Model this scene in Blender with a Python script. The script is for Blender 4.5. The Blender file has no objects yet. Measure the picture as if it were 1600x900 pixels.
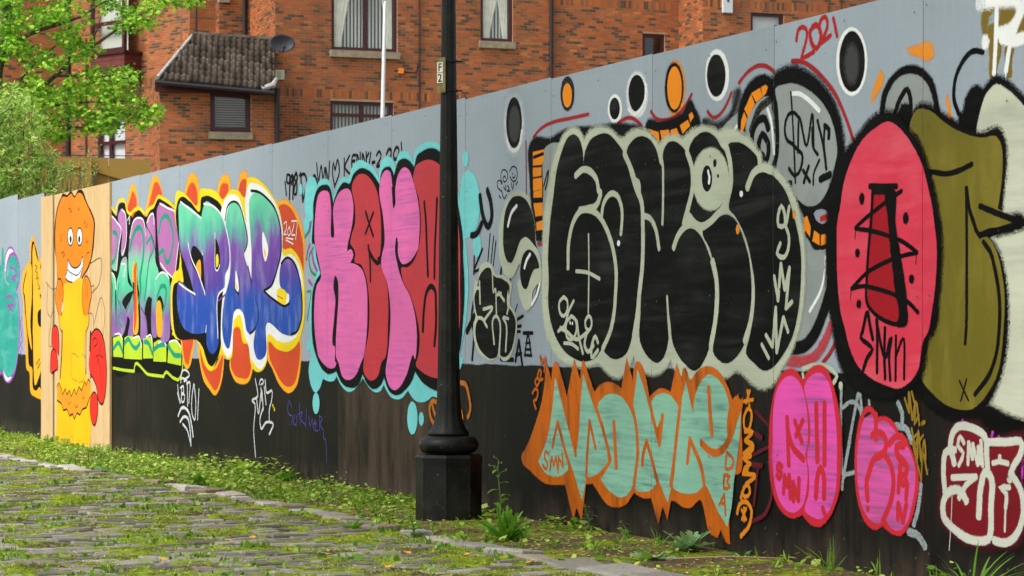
import bpy, bmesh, math, random
from mathutils import Vector, Matrix, noise
from mathutils.geometry import tessellate_polygon
R = math.radians
random.seed(11)
scene = bpy.context.scene

# ------------------------------------------------------------------ camera
EYE = .988                      # eye height above the foot of the hoarding
FPX = 3768.0                    # focal length in pixels of the 1600 px wide frame
HORIZON = 532.0
cam_data = bpy.data.cameras.new('camera')
cam = bpy.data.objects.new('camera', cam_data)
scene.collection.objects.link(cam)
cam.location = (0, 0, EYE)
cam.rotation_euler = (R(90), 0, 0)
cam_data.sensor_width = 36
cam_data.lens = FPX / 1600 * 36
cam_data.shift_y = (HORIZON - 450) / 1600
cam_data.clip_end = 2000
cam_data.dof.use_dof = True
cam_data.dof.focus_distance = 13.5
cam_data.dof.aperture_fstop = 11
scene.camera = cam

# ------------------------------------------------------------------ sky and sun (bright overcast)
SUN_EL, SUN_AZ = R(52), R(-125)         # direction towards the sun, azimuth measured from +Y to +X
world = bpy.data.worlds.new('World'); scene.world = world
world.use_nodes = True
wn = world.node_tree.nodes; wl = world.node_tree.links
bg = wn['Background']
sky = wn.new('ShaderNodeTexSky'); sky.sky_type = 'NISHITA'; sky.sun_disc = False
sky.sun_elevation = SUN_EL; sky.sun_rotation = SUN_AZ
sky.dust_density = 4; sky.air_density = 1.0; sky.ozone_density = .6
hs = wn.new('ShaderNodeHueSaturation'); hs.inputs['Saturation'].default_value = .32
wl.new(sky.outputs[0], hs.inputs['Color']); wl.new(hs.outputs[0], bg.inputs['Color'])
bg.inputs['Strength'].default_value = .12
sun_d = bpy.data.lights.new('sun', 'SUN'); sun_d.energy = 1.5; sun_d.angle = R(14); sun_d.color = (1, .96, .9)
sun = bpy.data.objects.new('sun', sun_d); scene.collection.objects.link(sun)
sdir = Vector((math.sin(SUN_AZ) * math.cos(SUN_EL), math.cos(SUN_AZ) * math.cos(SUN_EL), math.sin(SUN_EL)))
sun.rotation_euler = sdir.to_track_quat('Z', 'Y').to_euler()
sun.location = (0, 0, 30)
scene.view_settings.view_transform = 'Standard'
scene.view_settings.look = 'None'
scene.view_settings.exposure = 1.08
scene.view_settings.gamma = 1
scene.cycles.transparent_max_bounces = 24
scene.cycles.max_bounces = 6

# ------------------------------------------------------------------ helpers
def lin(c):
    c = c / 255.0
    return c / 12.92 if c <= .04045 else ((c + .055) / 1.055) ** 2.4
def rgb(r, g, b, k=1.0): return (lin(r) * k, lin(g) * k, lin(b) * k, 1)

class Nodes:
    """small helper to write node materials"""
    def __init__(self, name, rough=.6, spec=.3):
        self.m = bpy.data.materials.new(name); self.m.use_nodes = True
        self.t = self.m.node_tree; self.p = self.t.nodes['Principled BSDF']
        self.p.inputs['Roughness'].default_value = rough
        self.p.inputs['Specular IOR Level'].default_value = spec
        self.out = self.t.nodes['Material Output']
    def n(self, typ, **kw):
        nd = self.t.nodes.new('ShaderNode' + typ)
        for k, v in kw.items():
            if k in nd.inputs: nd.inputs[k].default_value = v
            else: setattr(nd, k, v)
        return nd
    def l(self, a, b): self.t.links.new(a, b)
    def uv(self, sx=1, sy=1, sz=1, obj=False):
        tc = self.n('TexCoord'); mp = self.n('Mapping'); mp.inputs['Scale'].default_value = (sx, sy, sz)
        self.l(tc.outputs['Object' if obj else 'UV'], mp.inputs[0]); return mp.outputs[0]
    def noise(self, vec, scale=5, detail=4, rough=.55, dist=0):
        nd = self.n('TexNoise'); nd.inputs['Scale'].default_value = scale; nd.inputs['Detail'].default_value = detail
        nd.inputs['Roughness'].default_value = rough; nd.inputs['Distortion'].default_value = dist
        if vec is not None: self.l(vec, nd.inputs['Vector'])
        return nd.outputs[0]
    def ramp(self, fac, stops, interp='LINEAR'):
        nd = self.n('ValToRGB'); cr = nd.color_ramp; cr.interpolation = interp
        while len(cr.elements) < len(stops): cr.elements.new(.5)
        for e, (p, c) in zip(cr.elements, stops):
            e.position = p; e.color = c if isinstance(c, tuple) else (c, c, c, 1)
        self.l(fac, nd.inputs[0]); return nd.outputs[0]
    def mix(self, fac, a, b, mode='MIX'):
        nd = self.n('Mix', data_type='RGBA', blend_type=mode)
        for s, v in ((nd.inputs[0], fac), (nd.inputs[6], a), (nd.inputs[7], b)):
            if hasattr(v, 'is_output'): self.l(v, s)
            else: s.default_value = v
        return nd.outputs[2]
    def math(self, op, a, b=0.0, clamp=False):
        nd = self.n('Math', operation=op); nd.use_clamp = clamp
        for s, v in ((nd.inputs[0], a), (nd.inputs[1], b)):
            if hasattr(v, 'is_output'): self.l(v, s)
            else: s.default_value = v
        return nd.outputs[0]
    def base(self, c):
        if hasattr(c, 'is_output'): self.l(c, self.p.inputs['Base Color'])
        else: self.p.inputs['Base Color'].default_value = c
        return self
    def bump(self, h, strength=.3, dist=.01):
        b = self.n('Bump'); b.inputs['Strength'].default_value = strength; b.inputs['Distance'].default_value = dist
        self.l(h, b.inputs['Height']); self.l(b.outputs[0], self.p.inputs['Normal'])

def link(o, parent=None):
    scene.collection.objects.link(o)
    if parent is not None: o.parent = parent
    return o
def tag(o, label=None, cat=None, group=None, kind=None):
    if label: o['label'] = label
    if cat: o['category'] = cat
    if group: o['group'] = group
    if kind: o['kind'] = kind
    return o
def empty(name, loc=(0, 0, 0), rz=0):
    o = bpy.data.objects.new(name, None); o.location = loc; o.rotation_euler = (0, 0, rz); o.empty_display_size = .2
    return link(o)
def local(parent, verts):
    """world coordinates -> the parent's frame, so that an Empty can stand at the thing's base"""
    if parent is None: return verts
    mw = Matrix.LocRotScale(parent.location, parent.rotation_euler, None)
    p = parent.parent
    if p is not None: mw = Matrix.LocRotScale(p.location, p.rotation_euler, None) @ mw
    inv = mw.inverted()
    return [inv @ Vector(v) for v in verts]
def mesh(name, verts, faces, mat=None, parent=None, uv=None, attr=None, smooth=False, world_space=True, mats=None, midx=None):
    me = bpy.data.meshes.new(name)
    me.from_pydata([tuple(v) for v in (local(parent, verts) if world_space else verts)], [], faces)
    if mats:
        for m in mats: me.materials.append(m)
        if midx: me.polygons.foreach_set('material_index', midx)
    elif mat: me.materials.append(mat)
    if uv is not None:
        ul = me.uv_layers.new(name='UVMap')
        flat = []
        for f in faces:
            for i in f: flat += [uv[i][0], uv[i][1]]
        ul.data.foreach_set('uv', flat)
    if attr is not None:
        a = me.attributes.new('a', 'FLOAT', 'POINT'); a.data.foreach_set('value', attr)
    if smooth: me.polygons.foreach_set('use_smooth', [True] * len(me.polygons))
    me.update()
    o = bpy.data.objects.new(name, me)
    return link(o, parent)

class MB:
    """collects shapes into one mesh"""
    def __init__(self): self.v, self.f, self.uv = [], [], None
    def add(self, vs, fs):
        b = len(self.v); self.v += [tuple(v) for v in vs]; self.f += [tuple(i + b for i in f) for f in fs]
    def box(self, o, ex, ey, ez):
        """box from corner o along three edge vectors"""
        o, ex, ey, ez = map(Vector, (o, ex, ey, ez))
        vs = [o, o + ex, o + ex + ey, o + ey, o + ez, o + ex + ez, o + ex + ey + ez, o + ey + ez]
        fs = [(0, 3, 2, 1), (4, 5, 6, 7), (0, 1, 5, 4), (1, 2, 6, 5), (2, 3, 7, 6), (3, 0, 4, 7)]
        self.add(vs, fs)
    def tube(self, pts, radii, n=8, cap=True):
        pts = [Vector(p) for p in pts]; b = len(self.v)
        if not hasattr(radii, '__len__'): radii = [radii] * len(pts)
        prev = None
        for i, p in enumerate(pts):
            d = (pts[min(i + 1, len(pts) - 1)] - pts[max(i - 1, 0)]).normalized()
            x = d.orthogonal().normalized() if prev is None else (prev - d * prev.dot(d)).normalized()
            prev = x; y = d.cross(x)
            for k in range(n):
                a = 2 * math.pi * k / n
                self.v.append(tuple(p + (x * math.cos(a) + y * math.sin(a)) * radii[i]))
        for i in range(len(pts) - 1):
            for k in range(n):
                a0 = b + i * n + k; a1 = b + i * n + (k + 1) % n
                self.f.append((a0, a1, a1 + n, a0 + n))
        if cap:
            self.f.append(tuple(b + k for k in reversed(range(n))))
            e = b + (len(pts) - 1) * n; self.f.append(tuple(e + k for k in range(n)))
    def lathe(self, c, prof, n=32, rfun=None, a0=0.0):
        c = Vector(c); b = len(self.v)
        for r, z in prof:
            for k in range(n):
                a = a0 + 2 * math.pi * k / n
                rr = r * (rfun(a, z) if rfun else 1)
                self.v.append((c.x + rr * math.cos(a), c.y + rr * math.sin(a), c.z + z))
        for i in range(len(prof) - 1):
            for k in range(n):
                a = b + i * n + k; d = b + i * n + (k + 1) % n
                self.f.append((a, d, d + n, a + n))
        self.f.append(tuple(b + k for k in reversed(range(n))))
        e = b + (len(prof) - 1) * n; self.f.append(tuple(e + k for k in range(n)))
    def build(self, name, mat, parent=None, smooth=False, mats=None, midx=None):
        return mesh(name, self.v, self.f, mat, parent, smooth=smooth, mats=mats, midx=midx)

# the hoarding stands on a straight line; u runs along it towards the camera, d away from its face
P4 = Vector((-188 / FPX * 15.58, 15.58, 0))
DIR = Vector((1680, -3768, 0)).normalized()
NRM = Vector((DIR.y, -DIR.x, 0))
def W(u, z=0.0, d=0.0):
    p = P4 + DIR * (u - 4.88) + NRM * d
    return Vector((p.x, p.y, z))
def at(px, py, Y):
    """a point at distance Y in front of the camera"""
    return Vector(((px - 800) / FPX * Y, Y, EYE + (HORIZON - py) / FPX * Y))

# ------------------------------------------------------------------ materials
def plain(name, c, rough=.6, spec=.3, var=.0, scale=6, metal=0.0, bump=0.0):
    N = Nodes(name, rough, spec)
    if var:
        v = N.uv(obj=True); f = N.noise(v, scale, 5)
        dk = tuple(x * (1 - var) for x in c[:3]) + (1,); lt = tuple(min(1, x * (1 + var)) for x in c[:3]) + (1,)
        N.base(N.ramp(f, [(.3, dk), (.7, lt)]))
        if bump: N.bump(f, bump, .01)
    else: N.base(c)
    N.p.inputs['Metallic'].default_value = metal
    return N.m

def panel_material():
    """phenolic plywood sheet: black film below, grey paint rolled on above 0.85 m"""
    N = Nodes('hoarding_sheet', .55, .1)
    uv = N.uv()
    sep = N.n('SeparateXYZ'); N.l(uv, sep.inputs[0])
    z = sep.outputs[1]
    wob = N.noise(N.uv(2.2, 1.0), 1.0, 6, .6)
    line = N.math('ADD', z, N.math('MULTIPLY', N.math('SUBTRACT', wob, .5), .06))
    top = N.math('MULTIPLY', N.math('SUBTRACT', line, .842), 120, True)
    # grey paint
    g1 = N.noise(N.uv(.35, .5), 1.0, 5, .6)
    g2 = N.noise(N.uv(40, 2.2), 1.0, 4, .6)
    grey = N.ramp(g1, [(.3, rgb(132, 143, 154)), (.7, rgb(148, 159, 171))])
    grey = N.mix(N.math('MULTIPLY', N.math('MULTIPLY', N.ramp(g2, [(.35, 0.0), (.75, 1.0)]), N.noise(N.uv(1.3, 2), 1.0, 3)), .14), grey, rgb(196, 200, 208))
    g3 = N.noise(N.uv(3, 60), 1.0, 3)
    grey = N.mix(N.math('MULTIPLY', N.ramp(g3, [(.45, 0.0), (.75, 1.0)]), .10), grey, rgb(120, 126, 140))
    specks = N.ramp(N.noise(N.uv(1, 1), 55, 2), [(.70, 0.0), (.74, 1.0)])
    grey = N.mix(N.math('MULTIPLY', specks, .5), grey, rgb(70, 70, 74))
    # black film, worn to brown wood along the grain
    w1 = N.noise(N.uv(22, 1.1), 1.0, 7, .7, .6)
    w2 = N.noise(N.uv(.55, .7), 1.0, 3)
    wear = N.math('MULTIPLY', N.ramp(w1, [(.42, 0.0), (.72, 1.0)]), N.ramp(w2, [(.46, .05), (.68, .8)]))
    ux = sep.outputs[0]
    peel = N.math('MULTIPLY', N.math('MULTIPLY', N.math('SUBTRACT', ux, 3.86), 60, True), N.math('MULTIPLY', N.math('SUBTRACT', 6.0, ux), 2.0, True))
    peel = N.math('MULTIPLY', peel, N.ramp(N.noise(N.uv(5, 1.2), 1.0, 6, .7), [(.36, .1), (.62, 1.0)]))
    wear = N.math('MAXIMUM', N.math('MULTIPLY', wear, .42), N.math('MULTIPLY', peel, .85), True)
    dust = N.ramp(N.noise(N.uv(1.1, 1.6), 1.0, 5), [(.4, 0.0), (.75, .24)])
    black = N.mix(wear, rgb(9, 8, 8), rgb(80, 64, 53))
    black = N.mix(dust, black, rgb(44, 41, 39))
    splash = N.math('MULTIPLY', N.ramp(z, [(.0, 1.0), (.16, 0.0)]), N.ramp(N.noise(N.uv(9, 3), 1.0, 5), [(.35, 0.0), (.7, .55)]))
    black = N.mix(splash, black, rgb(92, 80, 68))
    dots = N.ramp(N.noise(N.uv(1, 1), 70, 1), [(.76, 0.0), (.79, 1.0)])
    black = N.mix(N.math('MULTIPLY', dots, .45), black, rgb(150, 146, 140))
    oi = N.n('ObjectInfo'); tone = N.math('ADD', N.math('MULTIPLY', oi.outputs['Random'], .1), .93)
    tc = N.n('CombineColor'); [N.l(tone, tc.inputs[i]) for i in range(3)]
    N.base(N.mix(1.0, N.mix(top, black, grey), tc.outputs[0], 'MULTIPLY'))
    N.l(N.ramp(top, [(0, .5), (1, .6)]), N.p.inputs['Roughness'])
    N.bump(N.noise(N.uv(60, 3), 1.0, 4), .12, .003)
    return N.m

PAINT = {}
def paint(name, c, streak=None, amount=.0, sx=2.0, sy=30.0, rough=.55, soft=1.0, cover=1.0):
    """spray paint film: colour, brushed, see-through or painted sheen streaks, soft edge from attribute a, split at the sheet joints"""
    N = Nodes('paint_' + name, rough, .14)
    uv = N.uv()
    col = c
    n0 = N.noise(N.uv(1.4, 1.4), 1.0, 5)
    if not hasattr(c, 'is_output'):
        dk = tuple(x * .86 for x in c[:3]) + (1,); lt = tuple(min(1, x * 1.1) for x in c[:3]) + (1,)
        col = N.ramp(n0, [(.3, dk), (.7, lt)])
        scrub = N.noise(N.uv(7, 26), 1.0, 4, .6, 1.2)
        col = N.mix(N.math('MULTIPLY', N.ramp(scrub, [(.5, 0.0), (.75, 1.0)]), .12), col, tuple(x * .45 for x in c[:3]) + (1,))
    if streak:
        s = N.noise(N.uv(sx, sy), 1.0, 5, .6, .5)
        s2 = N.noise(N.uv(2.2, 2.2), 1.0, 3)
        f = N.math('MULTIPLY', N.ramp(s, [(.44, 0.0), (.66, 1.0)]), N.ramp(s2, [(.38, .15), (.6, 1.0)]))
        col = N.mix(N.math('MULTIPLY', f, amount), col, streak)
    N.base(col)
    finish_paint(N, soft, cover)
    if 'black' in name: N.p.inputs['Specular IOR Level'].default_value = .05
    PAINT[name] = N.m
    return N
def finish_paint(N, soft=1.0, cover=1.0):
    at_ = N.n('Attribute', attribute_name='a')
    # droplets: the film thins out into separate specks towards its edge
    sn = N.n('VectorMath', operation='SNAP'); N.l(N.uv(), sn.inputs[0]); sn.inputs[1].default_value = (.0026, .0026, 1)
    wnz = N.n('TexWhiteNoise', noise_dimensions='2D'); N.l(sn.outputs[0], wnz.inputs['Vector'])
    k = N.math('MULTIPLY', N.math('POWER', N.math('MAXIMUM', at_.outputs['Fac'], .0001), soft), cover)
    a = N.math('GREATER_THAN', k, N.math('ADD', N.math('MULTIPLY', wnz.outputs['Value'], .985), .012))
    sep = N.n('SeparateXYZ'); N.l(N.uv(), sep.inputs[0])
    fr = N.math('FRACT', N.math('ADD', N.math('DIVIDE', sep.outputs[0], 1.22), .5))
    gap = N.math('GREATER_THAN', N.math('ABSOLUTE', N.math('SUBTRACT', fr, .5)), .0011)
    chip = N.math('LESS_THAN', N.noise(N.uv(), 75, 2), .735)
    N.l(N.math('MULTIPLY', N.math('MULTIPLY', a, gap), chip), N.p.inputs['Alpha'])
def gradient_paint(name, stops, z0, z1, wob=.12):
    N = Nodes('paint_' + name, .5, .14)
    sep = N.n('SeparateXYZ'); N.l(N.uv(), sep.inputs[0])
    n = N.noise(N.uv(5, 1.2), 1.0, 5, .6); n2 = N.noise(N.uv(2, 2), 1.0, 3)
    z = N.math('ADD', sep.outputs[1], N.math('MULTIPLY', N.math('ADD', N.math('SUBTRACT', n, .5), N.math('SUBTRACT', n2, .5)), wob * 2))
    f = N.math('DIVIDE', N.math('SUBTRACT', z, z0), z1 - z0, True)
    c = N.ramp(f, stops)
    st = N.ramp(N.noise(N.uv(9, 3), 1.0, 5), [(.5, 0.0), (.75, .25)])
    N.base(N.mix(st, c, rgb(190, 200, 225)))
    finish_paint(N); PAINT[name] = N.m

K = .8
def build_paints():
    g = lambda r, gg, b: rgb(r, gg, b, K)
    for n, c in dict(amber=(255, 172, 22), yellow=(246, 214, 12), yellow2=(238, 178, 34), redorange=(214, 74, 34), lime=(182, 214, 40),
                     tealg=(8, 150, 122), mauve=(178, 108, 172), white=(238, 240, 242), purple=(158, 74, 178), purple2=(120, 50, 150),
                     lemon=(240, 220, 20), indigo=(70, 66, 140), brownor=(190, 110, 30), darkred=(164, 28, 34), redpaint=(186, 24, 32),
                     orange=(242, 142, 8), orange3=(226, 136, 20), gold=(146, 116, 34), magenta=(200, 60, 190), maroon=(96, 18, 36),
                     darkgrey=(62, 62, 64), darkgrey2=(92, 96, 96), greyblue=(150, 154, 168), orangeplain=(248, 132, 8), orange4=(250, 150, 26),
                     yellowplain=(250, 186, 4), redplain=(226, 40, 30), pencil=(60, 50, 44)).items():
        paint(n, g(*c))
    paint('black', g(9, 8, 9), g(32, 32, 32), .4, 1.5, 14)
    paint('paintblack', g(13, 14, 14), g(52, 54, 52), .6, 1.6, 14)  # the lighter grey streaks put a sheen into the black fill's colour
    paint('pale', g(190, 197, 176), g(160, 168, 150), .5)
    paint('pale2', g(206, 208, 196), g(180, 180, 170), .4)
    paint('cream', g(203, 206, 186), g(150, 154, 146), .55, 1.2, 12)
    paint('lightgrey', g(152, 160, 160), g(120, 126, 128), .5, 3, 3)
    paint('teal', g(38, 162, 150), g(120, 200, 190), .5, 3, 9)
    paint('cyan', g(122, 216, 220), g(90, 180, 190), .35, 3, 12)
    paint('pink', g(238, 112, 182), g(176, 92, 176), .75, 2.0, 44)
    paint('red', g(206, 56, 66), g(150, 60, 82), .55, 1.2, 60)
    paint('red2', g(206, 40, 54))
    paint('hotpink', g(240, 84, 182), g(124, 78, 128), .9, 1.8, 44)
    paint('hotpink2', g(222, 88, 168), g(112, 76, 114), .95, 2.0, 36)
    paint('rose', g(218, 56, 82), g(228, 100, 116), .7, 2, 9)
    paint('crimson', g(120, 10, 28), g(96, 10, 22), .4)
    paint('crimson2', g(166, 8, 30))
    paint('olive', g(112, 102, 26), g(140, 126, 50), .7, 7, 2.5)
    paint('olivebrown', g(124, 102, 28))
    paint('mint', g(142, 197, 172), g(90, 128, 124), .85, 3.0, 38)
    paint('orange2', g(208, 104, 10), g(120, 64, 18), .9, 14, 3.5)
    paint('greywhite', g(216, 220, 226), cover=.92)
    paint('greywhite2', g(160, 170, 174), cover=.85)
    paint('whitesoft', g(226, 230, 234), soft=1.6, cover=.85)
    paint('blacksoft', g(34, 34, 36), soft=1.3, cover=.92)
    paint('greysoft', g(74, 78, 80), soft=1.4, cover=.85)
    paint('orangesoft', g(242, 150, 20), soft=1.4, cover=.9)
    paint('redsoft', g(196, 60, 70), soft=1.3, cover=.8)
    paint('maroonsoft', g(80, 10, 28), soft=1.8, cover=.75)
    gradient_paint('spar', [(0, g(18, 66, 168)), (.36, g(24, 76, 176)), (.46, g(86, 60, 160)), (.60, g(122, 72, 168)), (.70, g(84, 180, 160)), (.78, g(100, 208, 164)), (1, g(112, 214, 170))], .72, 2.35, .24)
    gradient_paint('imk', [(0, g(150, 110, 170)), (.25, g(130, 90, 160)), (.45, g(70, 195, 150)), (.60, g(110, 205, 165)), (.72, g(176, 110, 172)), (1, g(184, 116, 178))], .85, 2.2, .12)
build_paints()
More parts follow.
